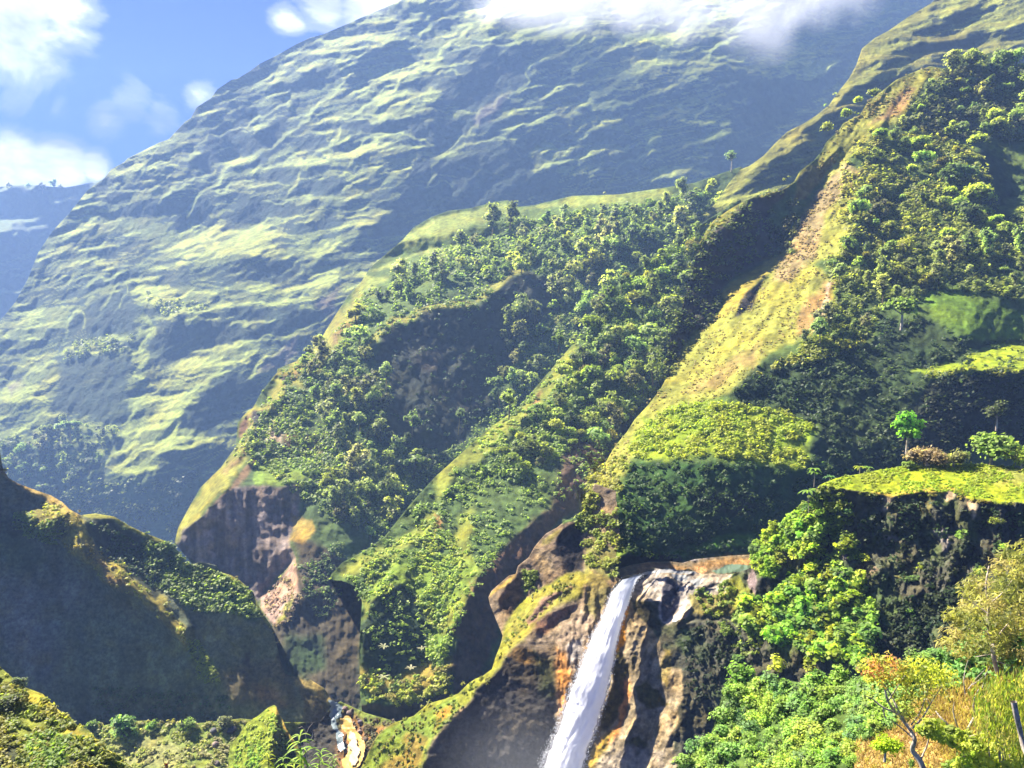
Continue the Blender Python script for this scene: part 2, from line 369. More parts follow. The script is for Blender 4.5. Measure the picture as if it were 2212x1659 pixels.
drk = [
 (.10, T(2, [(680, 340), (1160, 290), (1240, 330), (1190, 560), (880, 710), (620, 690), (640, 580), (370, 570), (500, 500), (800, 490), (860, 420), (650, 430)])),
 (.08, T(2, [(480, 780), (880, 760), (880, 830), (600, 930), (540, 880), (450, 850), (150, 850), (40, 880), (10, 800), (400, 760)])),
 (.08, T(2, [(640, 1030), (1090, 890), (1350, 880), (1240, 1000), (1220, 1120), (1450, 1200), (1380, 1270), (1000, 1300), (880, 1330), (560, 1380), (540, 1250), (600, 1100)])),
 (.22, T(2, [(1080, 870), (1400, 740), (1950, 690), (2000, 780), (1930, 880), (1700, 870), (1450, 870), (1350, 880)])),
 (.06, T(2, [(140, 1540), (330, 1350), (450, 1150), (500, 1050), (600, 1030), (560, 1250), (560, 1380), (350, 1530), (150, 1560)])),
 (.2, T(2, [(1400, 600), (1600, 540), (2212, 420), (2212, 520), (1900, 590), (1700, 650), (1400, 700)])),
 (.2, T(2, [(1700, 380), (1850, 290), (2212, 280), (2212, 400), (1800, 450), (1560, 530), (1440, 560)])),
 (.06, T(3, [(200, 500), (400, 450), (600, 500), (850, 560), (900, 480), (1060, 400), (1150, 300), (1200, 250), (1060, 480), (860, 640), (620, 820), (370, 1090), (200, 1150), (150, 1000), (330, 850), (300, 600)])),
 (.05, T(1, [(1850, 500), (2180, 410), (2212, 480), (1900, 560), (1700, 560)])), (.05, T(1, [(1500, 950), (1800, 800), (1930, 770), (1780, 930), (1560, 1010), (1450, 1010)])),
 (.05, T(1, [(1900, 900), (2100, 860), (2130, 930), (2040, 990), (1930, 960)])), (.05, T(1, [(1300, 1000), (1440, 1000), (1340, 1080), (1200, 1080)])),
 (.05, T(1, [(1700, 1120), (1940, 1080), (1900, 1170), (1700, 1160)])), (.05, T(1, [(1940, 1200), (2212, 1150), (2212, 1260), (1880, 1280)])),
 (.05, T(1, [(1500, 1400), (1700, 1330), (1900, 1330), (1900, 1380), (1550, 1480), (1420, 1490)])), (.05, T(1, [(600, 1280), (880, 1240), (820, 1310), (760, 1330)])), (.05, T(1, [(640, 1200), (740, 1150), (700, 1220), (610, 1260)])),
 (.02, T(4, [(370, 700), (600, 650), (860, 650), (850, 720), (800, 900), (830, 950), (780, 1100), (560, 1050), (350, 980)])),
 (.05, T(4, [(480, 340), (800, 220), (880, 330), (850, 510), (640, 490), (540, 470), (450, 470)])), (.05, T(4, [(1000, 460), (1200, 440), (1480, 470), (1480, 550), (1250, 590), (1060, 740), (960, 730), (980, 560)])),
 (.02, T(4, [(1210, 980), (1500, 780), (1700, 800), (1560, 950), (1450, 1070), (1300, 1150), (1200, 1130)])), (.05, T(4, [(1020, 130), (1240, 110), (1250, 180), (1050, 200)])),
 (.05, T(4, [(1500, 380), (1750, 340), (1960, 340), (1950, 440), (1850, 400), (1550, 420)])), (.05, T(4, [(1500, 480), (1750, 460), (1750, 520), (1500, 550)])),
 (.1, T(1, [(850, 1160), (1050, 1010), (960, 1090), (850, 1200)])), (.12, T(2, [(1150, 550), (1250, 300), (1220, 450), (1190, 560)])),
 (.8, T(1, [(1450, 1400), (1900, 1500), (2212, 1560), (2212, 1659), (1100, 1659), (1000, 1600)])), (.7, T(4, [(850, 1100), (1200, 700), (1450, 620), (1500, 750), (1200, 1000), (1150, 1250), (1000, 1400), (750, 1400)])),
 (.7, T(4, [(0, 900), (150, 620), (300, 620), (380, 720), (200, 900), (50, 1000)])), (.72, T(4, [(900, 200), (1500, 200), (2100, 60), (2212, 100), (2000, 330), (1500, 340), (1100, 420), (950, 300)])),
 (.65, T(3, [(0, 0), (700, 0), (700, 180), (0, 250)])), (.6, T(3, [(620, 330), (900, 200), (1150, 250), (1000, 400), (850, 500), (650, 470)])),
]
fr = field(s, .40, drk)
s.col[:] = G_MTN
m = stripes(s, 15, -9, fr, 21, warp=11, c_l=(.215, .245, .036), c_d=(.034, .052, .026))  # pale grass and dark scrub, with sun and cliff shade added to the tones
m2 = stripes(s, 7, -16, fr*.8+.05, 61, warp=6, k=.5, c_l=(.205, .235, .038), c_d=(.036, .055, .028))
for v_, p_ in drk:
    if v_ <= .12: s.face((.36, -.92, -.16), 'poly', p_, feather=5, wob=9, k=.72); s.paint((.030, .046, .026), 'poly', p_, feather=6, wob=9, k=.7)  # shadowed cliffs: their shade is painted into the colour as well
# ledges and ribs one can point at
for w, p in [
 (7, T(1, [(2212, 560), (2130, 640), (2010, 740), (1900, 850), (1780, 950), (1600, 1020), (1500, 1090), (1420, 1190), (1290, 1270), (1200, 1430)])),
 (6, T(1, [(2212, 830), (2130, 940), (2050, 1000), (1870, 1060), (1740, 1070)])), (4, T(1, [(1330, 880), (1240, 1000), (1180, 1080), (1050, 1160)])), (4, T(1, [(1040, 960), (950, 1080), (870, 1180), (760, 1240)])),
 (4, T(1, [(1890, 440), (2060, 400), (2212, 390)])), (3, T(1, [(1840, 370), (2000, 330), (2212, 290)])), (4, T(1, [(1340, 880), (1500, 830), (1620, 770), (1750, 720), (1900, 660)])), (3, T(1, [(1560, 850), (1700, 790), (1880, 750), (2040, 740)])),
 (3, T(1, [(1720, 1070), (1900, 1030), (2212, 1040)])), (5, T(1, [(1960, 1100), (1940, 1180), (1850, 1270)])), (5, T(1, [(1400, 1230), (1600, 1200), (1750, 1180), (1880, 1190)])), (4, T(1, [(1700, 1310), (1900, 1300), (2212, 1280)])),
 (4, T(1, [(1400, 1500), (1550, 1500), (1800, 1420), (1950, 1400), (2212, 1370)])), (4, T(1, [(1000, 1310), (1200, 1190), (1420, 1110)])), (3, T(1, [(600, 1280), (900, 1220), (1180, 1180)])), (3, T(1, [(1650, 1530), (1500, 1530), (1300, 1560)])),
 (5, T(2, [(1250, 420), (1200, 480), (1190, 550), (1050, 640), (900, 740), (900, 820), (760, 900), (640, 980)])), (6, T(2, [(1000, 830), (1200, 790), (1380, 740)])), (5, T(2, [(640, 1000), (800, 930), (940, 890), (1080, 900)])),
 (5, T(2, [(720, 330), (880, 300), (1000, 270), (1160, 280)])), (6, T(2, [(700, 260), (620, 370), (540, 440), (380, 510), (340, 580), (180, 670), (30, 780)])), (4, T(2, [(540, 440), (700, 430), (860, 420)])), (4, T(2, [(620, 470), (720, 470), (810, 495)])),
 (4, T(2, [(350, 590), (480, 605), (640, 580)])), (4, T(2, [(420, 700), (560, 695), (700, 725), (850, 740)])), (5, T(2, [(40, 800), (200, 775), (330, 740), (460, 750)])), (6, T(2, [(150, 880), (270, 860), (400, 860), (520, 885), (610, 940)])),
 (4, T(2, [(130, 960), (280, 920), (400, 890)])), (4, T(2, [(280, 990), (400, 945), (600, 935)])), (4, T(2, [(150, 880), (110, 1000), (30, 1100)])), (3, T(2, [(630, 1030), (590, 1130), (550, 1210), (650, 1190), (700, 1220)])), (3, T(2, [(590, 1150), (740, 1145)])),
 (8, T(2, [(1250, 1000), (1350, 960), (1460, 960)])), (8, T(2, [(1230, 1100), (1350, 1060), (1480, 1040), (1600, 1000)])), (6, T(2, [(1380, 580), (1560, 540), (1750, 480), (2000, 440), (2212, 400)])), (5, T(2, [(1430, 450), (1560, 370), (1700, 340), (1850, 290), (2212, 260)])),
 (6, T(2, [(1600, 600), (1760, 560), (1950, 560)])), (7, T(2, [(1680, 680), (1900, 650), (2100, 590), (2212, 520)])), (5, T(2, [(1430, 470), (1380, 580), (1270, 640)])), (5, T(2, [(1420, 270), (1290, 360), (1240, 450)])),
 (6, T(2, [(1720, 1220), (1760, 1120), (1850, 1060), (1950, 1000), (2150, 940)])), (4, T(2, [(1990, 800), (2080, 740), (2212, 700)])), (9, T(2, [(740, 25), (650, 70), (590, 110), (540, 180), (500, 240)])), (5, T(2, [(830, 200), (720, 240), (660, 330)])),
 (7, T(3, [(0, 480), (150, 440), (350, 440), (560, 440)])), (5, T(3, [(0, 270), (200, 230), (400, 260)])), (6, T(3, [(120, 340), (300, 280), (420, 300)])), (6, T(3, [(0, 430), (250, 390), (420, 380)])), (5, T(3, [(600, 150), (720, 50), (800, 0)])),
 (5, T(3, [(600, 160), (750, 120), (900, 110)])), (6, T(3, [(620, 230), (850, 200), (1000, 200)])), (7, T(3, [(640, 460), (750, 500), (900, 440), (1050, 380)])), (5, T(3, [(200, 600), (150, 700), (60, 780)])), (6, T(3, [(0, 950), (150, 900), (300, 850)])),
 (5, T(3, [(160, 580), (250, 560), (350, 560)])), (5, T(3, [(340, 680), (410, 665)])),
 (8, T(4, [(940, 380), (970, 480), (920, 580), (910, 700), (930, 760)])), (4, T(4, [(820, 160), (800, 250), (770, 320)])), (4, T(4, [(760, 180), (700, 270), (670, 350)])), (6, T(4, [(550, 200), (700, 130), (820, 110)])),
 (5, T(4, [(1030, 370), (1250, 370), (1550, 330), (1760, 300), (1960, 270)])), (5, T(4, [(1500, 460), (1650, 430), (1780, 410)])), (6, T(4, [(1230, 610), (1400, 590), (1580, 570), (1780, 520)])), (6, T(4, [(1590, 780), (1700, 680), (1850, 590)])),
 (8, T(4, [(1160, 680), (1080, 830), (950, 900), (850, 1000), (800, 1090)])), (10, T(4, [(1200, 700), (1350, 700)])), (8, T(4, [(1500, 740), (1300, 830), (1150, 930), (1100, 1000)])), (10, T(4, [(650, 590), (740, 540), (850, 560)])), (8, T(4, [(380, 640), (500, 590), (640, 560)])),
 (7, T(4, [(0, 970), (130, 860), (250, 720), (360, 700)])), (6, T(4, [(0, 1240), (100, 1180), (200, 1080), (370, 1000)])), (10, T(4, [(520, 1450), (700, 1340), (800, 1200), (850, 1100)])), (7, T(4, [(750, 1410), (850, 1280), (1000, 1220)])),
 (8, T(4, [(900, 1380), (1000, 1280), (1150, 1200), (1370, 1200)])), (5, T(4, [(1900, 490), (2000, 450), (2180, 390)])), (6, T(4, [(1000, 420), (1180, 380)])), (5, T(4, [(420, 480), (520, 330), (540, 480)])),
 ]:
    kk_ = .78 if (len(p) > 3 and abs(p[-1][1]-p[0][1]) > .8*abs(p[-1][0]-p[0][0])) else .95; s.face('lit', 'line', p, w*.8, 1.2, 9, kk_); s.paint((.20, .235, .045), 'line', p, w, 2, 9, kk_*.8)  # ledges painted lighter, part of their sunlight sits in the colour
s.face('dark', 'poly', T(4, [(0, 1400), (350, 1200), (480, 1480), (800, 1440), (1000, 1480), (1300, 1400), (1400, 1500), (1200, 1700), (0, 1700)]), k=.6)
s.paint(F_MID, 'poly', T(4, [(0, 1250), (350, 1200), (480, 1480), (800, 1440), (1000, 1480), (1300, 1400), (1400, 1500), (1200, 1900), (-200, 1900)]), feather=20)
for p in (T(4, [(1650, 770), (1800, 620), (1920, 520), (1930, 640), (1850, 730), (1700, 760)]), T(4, [(2050, 300), (2212, 180), (2160, 420), (2050, 330)]), T(4, [(150, 800), (50, 830), (80, 900)]), T(2, [(870, 780), (930, 700), (1100, 600), (1000, 750), (880, 820)])):
    s.paint((.12, .085, .07), 'poly', p, feather=8, k=.7)
grain(s, [(60, 5), (22, 2.2)], 300, -35, 1.8, .7); grain(s, [(9, .9)], 330); k_ = s.mask('poly', [(-80, 560), (330, 420), (420, 620), (500, 1100), (-80, 1100)], 0, 60, 10); s.h[k_[0]] += fbm(*rot(s.X[k_[0]], s.Y[k_[0]], -62, 3.2, 1), 13, 3, 335)*k_[1]*3.0
tonevar(s, 40, .18)
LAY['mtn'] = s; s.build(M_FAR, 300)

# ---------------------------------------------------------------- upper right ridge with benches
s = Layer('bench_ridge', [(2300, -120), (2080, -60), (2010, 8), (1960, 38), (1920, 66), (1890, 82), (1862, 105), (1850, 140), (1835, 168), (1810, 200), (1790, 228), (1765, 248), (1740, 265), (1700, 285), (1672, 312), (1650, 336), (1620, 358), (1600, 366),
          (1575, 395), (1545, 440), (1500, 480), (1420, 500), (1300, 560), (1500, 700), (1900, 600), (2300, 500)],
          [(2000, 20, 760), (1850, 150, 700), (1700, 290, 600), (1600, 370, 540), (1500, 480, 480), (1800, 350, 480), (2200, 20, 640), (2200, 250, 480), (1950, 250, 520), (1700, 500, 400)], 'half', 2.5, 220)
s.col[:] = G_MTN
fr = field(s, .54, [(.1, T(3, [(1650, 130), (1850, 90), (1850, 170), (1560, 220)])), (.12, T(3, [(1450, 330), (1700, 240), (1920, 230), (1850, 300), (1600, 350)])), (.15, T(3, [(1000, 640), (1250, 560), (1400, 500), (1300, 600), (1000, 690)])),
                     (.25, T(3, [(700, 850), (1000, 700), (1100, 700), (850, 870)])), (.95, T(3, [(1000, 560), (1150, 300), (1350, 200), (1350, 400), (1200, 520)]))])
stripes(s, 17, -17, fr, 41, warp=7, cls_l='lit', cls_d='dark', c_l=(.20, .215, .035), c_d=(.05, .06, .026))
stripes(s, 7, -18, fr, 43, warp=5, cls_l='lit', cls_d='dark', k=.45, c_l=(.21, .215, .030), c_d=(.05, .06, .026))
edge = [(2010, 8), (1920, 66), (1862, 105), (1835, 168), (1790, 228), (1740, 265), (1672, 312), (1600, 366), (1560, 420)]
s.face('litL', 'line', [(x+6, y+5) for x, y in edge], 12, 5); s.paint(G_YEL, 'line', [(x+8, y+6) for x, y in edge], 24, 8)
for p in [T(3, [(1280, 260), (1400, 240), (1700, 250), (1960, 170), (2212, 130)]), T(3, [(1100, 470), (1250, 380), (1450, 370), (1900, 310), (2212, 260)]), T(3, [(1350, 190), (1600, 100), (1900, 30)]), T(3, [(1150, 500), (1400, 420), (1700, 410)]), T(3, [(1500, 60), (1700, 0)]),
          T(3, [(850, 750), (1050, 690), (1250, 660)]), T(3, [(400, 1120), (600, 1000), (700, 960)])]:
    s.face('lit', 'line', p, 8, 2, 4); s.paint(G_YEL, 'line', p, 9, 3)
grain(s, [(40, 3), (14, 1.2), (7, .4)], 310, -30, 1.6, .8); tonevar(s, 30, .2)
LAY['bench'] = s; s.build(M_FAR, 250)
def PS(ox, oy, k, pts): return [(ox + x*k, oy + y*k) for x, y in pts]
def SP(pts): return PS(1728, 864, .24301, pts)       # plateau sheet
def SQ(pts): return PS(1267.3, 1094.5, .20833, pts)  # falls sheet
def SR(pts): return PS(576, 1382.5, 1/6, pts)        # river sheet
def SB(pts): return PS(0, 1382.5, 1/6, pts)          # near bank sheet
def SG(pts): return PS(1094.5, 979.3, .3125, pts)    # gorge sheet (src 1900,1700)

# ---------------------------------------------------------------- middle spur
s = Layer('forest_spur', [(377, 1172), (385, 1140), (403, 1106), (433, 1053), (477, 1010), (510, 963), (513, 913), (530, 893), (547, 880), (567, 843), (600, 803), (598, 797), (640, 780), (650, 770), (687, 743), (705, 712), (730, 672), (752, 640), (778, 612), (800, 578), (835, 548), (868, 520), (893, 492), (930, 470), (970, 455), (1015, 450),
          (1070, 436), (1097, 432), (1120, 447), (1154, 443), (1237, 423), (1337, 420), (1437, 405), (1500, 395), (1600, 360), (1800, 500), (1650, 900), (1300, 1350), (1050, 1560), (800, 1640), (720, 1560), (640, 1500), (590, 1420), (540, 1330), (450, 1260)],
          [(785, 525, 760), (1100, 437, 700), (1500, 400, 560), (740, 660, 520), (700, 710, 480), (600, 800, 430), (500, 960, 380), (390, 1150, 330), (480, 1200, 320), (580, 1300, 300), (620, 1480, 250), (770, 1560, 225), (850, 700, 500), (1000, 680, 450),
           (950, 800, 430), (1000, 950, 380), (800, 950, 360), (750, 1100, 300), (1200, 500, 580), (1300, 620, 430), (1450, 600, 430), (1200, 900, 400), (1000, 1400, 260)], 'half', 2.5, 160)
s.col[:] = (.050, .078, .022); X, Y = s.X, s.Y
s.face('lit', 'poly', T(5, [(0, 300), (300, 60), (200, -60), (600, -200), (1200, -420), (2212, -420), (2212, -150), (1400, -60), (800, 60), (500, 300), (330, 420), (150, 600), (-100, 700), (-120, 500)]), feather=25)
s.paint(G_GRN, 'poly', T(5, [(0, 300), (300, 60), (200, -60), (600, -200), (1200, -420), (2212, -420), (2212, -150), (1400, -60), (800, 60), (500, 300), (330, 420), (150, 600), (-100, 700), (-120, 500)]), feather=25)
for p in (T(2, [(130, 1600), (400, 1520), (600, 1420), (850, 1360), (1070, 1310), (1150, 1360), (900, 1450), (600, 1560), (300, 1640)]), T(2, [(1160, 1360), (1500, 1280), (2100, 1215), (2150, 1260), (1900, 1330), (1500, 1340)]), T(2, [(440, 1650), (560, 1600), (750, 1600), (700, 1700)]),
          T(5, [(150, 100), (500, -20), (350, 80)]), T(5, [(0, 130), (330, 130), (500, 40), (150, 230)])):
    s.face('lit', 'poly', p); s.paint((.15, .18, .035), 'poly', p)
s.face('darkR', 'poly', T(2, [(200, 1659), (400, 1560), (600, 1520), (900, 1480), (1150, 1420), (1200, 1460), (900, 1560), (700, 1600), (420, 1650)]), k=.8)
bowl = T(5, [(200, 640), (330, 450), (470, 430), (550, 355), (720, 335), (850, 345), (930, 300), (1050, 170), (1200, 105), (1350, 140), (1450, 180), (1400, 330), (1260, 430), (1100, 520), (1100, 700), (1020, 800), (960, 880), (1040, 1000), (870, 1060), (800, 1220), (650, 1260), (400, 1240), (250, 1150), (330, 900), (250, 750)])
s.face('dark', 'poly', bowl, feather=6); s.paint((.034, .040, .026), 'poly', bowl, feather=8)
s.paint((.075, .060, .050), 'poly', T(5, [(500, 650), (650, 600), (640, 760), (520, 740)]), feather=16, k=.6); s.paint((.05, .045, .03), 'poly', T(5, [(600, 800), (900, 800), (900, 1050), (650, 1000)]), feather=20, k=.6)
for p in (T(5, [(160, 600), (330, 430), (440, 420), (520, 355), (700, 325), (860, 325)]), T(5, [(880, 300), (1040, 180), (1100, 120), (1200, 90)])):
    s.face('lit', 'line', [(a, b-5) for a, b in p], 13, 3, 2); s.paint(G_YEL, 'line', [(a, b-4) for a, b in p], 15, 3, 2)
# left rim of the spur: bright grass and bare earth
rim = [(377, 1172), (385, 1140), (403, 1106), (433, 1053), (477, 1010), (510, 963), (525, 913), (560, 870), (605, 815), (660, 775), (700, 740), (730, 690), (775, 620)]
s.face('litL', 'line', [(x+14, y+8) for x, y in rim], 34, 9, 12); s.paint(G_YEL, 'line', [(x+14, y+8) for x, y in rim], 38, 10, 16)
for i_ in range(4, 12, 2): s.paint(BROWN, 'line', [(rim[i_][0]+16, rim[i_][1]+4), (rim[i_+1][0]+26, rim[i_+1][1]+2)], 12, 5, 12, .7); s.face('half', 'line', [(rim[i_][0]+22, rim[i_][1]+4), (rim[i_+1][0]+34, rim[i_+1][1]+2)], 14, 4, 12, .8)

for p in (T(4, [(1650, 1010), (1760, 1000), (1700, 1200), (1640, 1150)]), T(4, [(1760, 950), (1850, 900), (1800, 1060)]), T(4, [(1800, 780), (1900, 790), (1870, 850)])):
    s.face('darkR', 'poly', p); s.paint(ROCK_D, 'poly', p)
for c, p in ((RED, T(4, [(1560, 1080), (1620, 1040), (1600, 1130), (1540, 1180)])), (BROWN, T(4, [(1850, 1160), (2100, 1160), (2200, 1120), (2180, 1220), (2040, 1300), (1850, 1280)])), (TAN, T(4, [(1740, 1060), (1830, 1100), (1840, 1220), (1760, 1280), (1700, 1270)])),
             (BROWN, T(4, [(1350, 1659), (1500, 1480), (1660, 1280), (1700, 1300), (1560, 1480), (1430, 1640)]))):
    s.face('half', 'poly', p, k=.8); s.paint(c, 'poly', p, k=.85)
s.face('dark', 'poly', T(4, [(1850, 1170), (2060, 1180), (2000, 1260), (1850, 1280)]), k=.7)
s.face('lit', 'poly', T(4, [(1640, 1420), (1750, 1330), (2040, 1320), (2000, 1420), (1870, 1480), (1640, 1490)])); s.paint((.10, .15, .02), 'poly', T(4, [(1640, 1420), (1750, 1330), (2040, 1320), (2000, 1420), (1870, 1480), (1640, 1490)]))
s.face('ledge', 'line', T(4, [(1800, 740), (1880, 725), (1990, 745)]), 12); s.face('dark', 'line', T(4, [(1810, 780), (1900, 770), (1960, 790)]), 12)
cliff = [(380, 1182), (396, 1150), (443, 1116), (475, 1080), (503, 1056), (560, 1052), (647, 1050), (652, 1106), (627, 1150), (632, 1200), (573, 1275), (555, 1300), (480, 1260)]
s.face('dark', 'poly', cliff, feather=4); s.paint((.15, .12, .105), 'poly', cliff, feather=5)
k = s.mask('poly', cliff, 0, 5, 3); sl, mm = k; st = fbm(X[sl]*1.0, Y[sl]*.10, 9, 3, 71); s.h[sl] += st*mm*2.2; s.col[sl] *= (1 + .45*mm*np.clip(fbm(X[sl], Y[sl]*.12, 12, 3, 77)*1.5, -1, 1.6))[..., None]
low = [(640, 1150), (700, 1180), (760, 1230), (780, 1300), (775, 1560), (720, 1560), (610, 1430), (575, 1330), (590, 1300), (640, 1210)]
s.face('dark', 'poly', low, feather=8); s.paint((.050, .042, .026), 'poly', low, feather=10)
sl, mm = s.mask('poly', low, 0, 8, 3); s.h[sl] += fbm(X[sl], Y[sl]*.15, 16, 3, 72)*mm*4
s.paint((.03, .06, .02), 'poly', T(7, [(1850, 800), (2080, 800), (2100, 1000), (1950, 1060), (1840, 1000)]), feather=14, k=.8)
scree = T(7, [(1890, 280), (1930, 420), (1930, 550), (1850, 690), (1780, 745), (1700, 640), (1680, 560), (1800, 470)])
s.face('litL', 'poly', scree, k=.9); s.paint(PINK, 'poly', scree); s.paint(G_YEL, 'line', T(7, [(1900, 560), (1850, 680), (1790, 740)]), 12)
s.face('litL', 'poly', T(7, [(1890, 0), (2020, 40), (2040, 120), (1960, 200), (1880, 180)]), k=.7); s.paint(OCHRE, 'poly', T(7, [(1890, 0), (2020, 40), (2040, 120), (1960, 200), (1880, 180)]), k=.7)
grain(s, [(46, 6), (20, 3), (9, 1)], 340); tonevar(s, 16, .3)
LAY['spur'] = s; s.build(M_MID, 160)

# ---------------------------------------------------------------- front spur with the bright crest
s = Layer('front_spur', [(711, 1253), (716, 1240), (740, 1215), (790, 1188), (830, 1160), (850, 1135), (890, 1085), (940, 1030), (990, 985), (1050, 930), (1120, 880), (1180, 810), (1240, 740), (1290, 660), (1350, 600), (1430, 540), (1520, 480), (1600, 430), (1650, 700), (1450, 950), (1350, 1100), (1300, 1330), (1060, 1540),
          (950, 1590), (820, 1610), (785, 1565), (778, 1500), (776, 1400), (782, 1300), (770, 1268), (742, 1256)],
          [(712, 1250, 218), (785, 1300, 206), (778, 1500, 190), (1000, 990, 300), (1150, 850, 340), (1240, 740, 400), (1000, 1300, 205), (1150, 1150, 240), (1280, 1060, 250), (1000, 1490, 178), (1300, 800, 330), (1450, 600, 390), (1550, 480, 420), (880, 1100, 250), (900, 1400, 190), (1200, 1250, 200), (1420, 800, 280)], 'half', 2.5, 130)
s.col[:] = (.050, .080, .020); X, Y = s.X, s.Y
crest = T(5, [(1500, 600), (1330, 880), (1180, 1020), (1000, 1160), (870, 1280), (700, 1330), (640, 1560)])
for p, w in ((crest, 34), (T(8, [(840, 0), (780, 150), (820, 300), (860, 420)]), 30), (T(8, [(600, 30), (500, 150), (300, 250), (150, 330), (20, 400)]), 26), (T(8, [(880, 420), (760, 560), (700, 700), (620, 790)]), 40), (T(8, [(380, 250), (300, 420), (180, 560), (150, 700)]), 22), (T(8, [(500, 480), (520, 660), (600, 760)]), 24)):
    s.face('litL', 'line', p, w, 7); s.paint((.135, .150, .020), 'line', p, w, 8)
for p in (T(8, [(600, 30), (660, 30), (640, 130), (590, 220)]), T(8, [(840, 620), (880, 520), (830, 430)]), T(5, [(1460, 1280), (1480, 1400), (1450, 1600), (1420, 1560)]), T(5, [(1190, 1000), (1300, 880), (1290, 960), (1200, 1040)])):
    s.face('lit', 'poly', p); s.paint((.21, .115, .05), 'poly', p, k=.8)
s.face('lit', 'poly', T(8, [(440, 450), (600, 300), (880, 330), (860, 430), (700, 620), (560, 640)]), k=.7, feather=10)
s.paint((.10, .15, .018), 'poly', T(8, [(160, 560), (300, 330), (450, 250), (880, 330), (860, 430), (700, 620), (560, 640), (400, 500)]), feather=12)
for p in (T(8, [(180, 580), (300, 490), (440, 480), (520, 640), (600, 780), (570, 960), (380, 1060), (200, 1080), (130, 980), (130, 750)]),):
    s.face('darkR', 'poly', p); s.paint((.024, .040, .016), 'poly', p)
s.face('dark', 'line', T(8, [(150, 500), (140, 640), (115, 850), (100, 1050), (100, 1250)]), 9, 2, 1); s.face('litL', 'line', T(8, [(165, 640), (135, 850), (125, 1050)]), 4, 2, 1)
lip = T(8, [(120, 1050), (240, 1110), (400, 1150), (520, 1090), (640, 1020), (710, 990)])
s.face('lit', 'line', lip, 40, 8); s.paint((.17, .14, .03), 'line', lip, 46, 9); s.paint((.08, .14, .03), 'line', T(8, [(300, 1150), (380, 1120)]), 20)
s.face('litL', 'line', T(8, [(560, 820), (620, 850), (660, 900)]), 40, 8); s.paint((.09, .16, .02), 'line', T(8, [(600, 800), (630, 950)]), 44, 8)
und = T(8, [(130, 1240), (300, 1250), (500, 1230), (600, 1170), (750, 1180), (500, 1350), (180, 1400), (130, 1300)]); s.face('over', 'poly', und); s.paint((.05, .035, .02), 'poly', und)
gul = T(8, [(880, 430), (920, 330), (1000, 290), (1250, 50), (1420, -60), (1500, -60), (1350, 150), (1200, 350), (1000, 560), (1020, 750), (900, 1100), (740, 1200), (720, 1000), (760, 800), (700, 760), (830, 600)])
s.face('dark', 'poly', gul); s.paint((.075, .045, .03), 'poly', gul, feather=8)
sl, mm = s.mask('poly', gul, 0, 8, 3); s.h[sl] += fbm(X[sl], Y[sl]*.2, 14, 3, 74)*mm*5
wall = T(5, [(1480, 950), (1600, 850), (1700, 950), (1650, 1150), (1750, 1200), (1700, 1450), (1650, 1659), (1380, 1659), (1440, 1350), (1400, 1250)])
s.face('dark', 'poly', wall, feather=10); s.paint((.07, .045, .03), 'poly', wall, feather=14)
for p in (T(5, [(1780, 1220), (1800, 1050), (1860, 950), (1900, 780), (1960, 690), (2080, 620)]),):
    s.face('darkR', 'line', [(x+14, y+6) for x, y in p], 26, 5); s.face('litL', 'line', p, 16, 5); s.paint((.11, .14, .03), 'line', p, 20, 5); s.paint((.03, .03, .022), 'line', [(x+18, y+6) for x, y in p], 24, 5)
s.face('dark', 'poly', T(3, [(300, 1300), (700, 1200), (700, 1900), (350, 2000), (0, 2500), (-100, 2400), (150, 2000), (400, 1700)]), k=.9); s.paint((.035, .038, .028), 'poly', T(3, [(400, 1300), (700, 1200), (700, 1900), (350, 2000), (0, 2500), (-60, 2400), (150, 2000), (400, 1700)]))
grain(s, [(40, 6), (18, 3.5), (8, 1.3)], 350); tonevar(s, 14, .3)
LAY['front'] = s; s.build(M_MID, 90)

# ---------------------------------------------------------------- right-hand hill: dry crest, forest, green shelves, gorge wall
OUT4 = [(2041, 147), (2008, 143), (1975, 155), (1935, 173), (1905, 197), (1875, 220), (1858, 247), (1821, 267), (1811, 283), (1785, 307), (1775, 327), (1758, 347), (1728, 370), (1715, 393), (1690, 410), (1635, 423), (1602, 437), (1575, 453), (1541, 477), (1525, 500), (1508, 530), (1502, 560), (1496, 590),
        (1488, 620), (1478, 650), (1466, 690), (1450, 725), (1440, 765), (1436, 790), (1441, 813), (1427, 840), (1400, 875), (1371, 906), (1354, 933), (1330, 962), (1317, 983), (1297, 1020), (1297, 1046), (1280, 1080), (1262, 1110), (1262, 1140), (1285, 1180), (1300, 1290), (1650, 1300), (1900, 1350),
        (2300, 1350), (2300, 185), (2212, 160), (2175, 140), (2141, 113), (2091, 127)]
s = Layer('dry_crest_hill', OUT4, [(2040, 147, 370), (1850, 290, 330), (1715, 393, 320), (1600, 440, 330), (1520, 540, 300), (1475, 756, 238), (1440, 780, 250), (1490, 600, 300), (1371, 906, 205), (1300, 1020, 180), (1290, 1200, 152), (1500, 1190, 148), (1620, 1190, 142), (1500, 960, 165), (1500, 1060, 155), (1750, 850, 190), (2100, 900, 190), (2000, 1030, 165),
          (2100, 780, 200), (2200, 660, 215), (2200, 400, 290), (1900, 600, 262), (1900, 350, 310), (2200, 200, 350), (1650, 800, 210), (1400, 860, 205), (2200, 1250, 150)], 'half', 2.5, 130)
s.col[:] = (.055, .085, .018); X, Y = s.X, s.Y
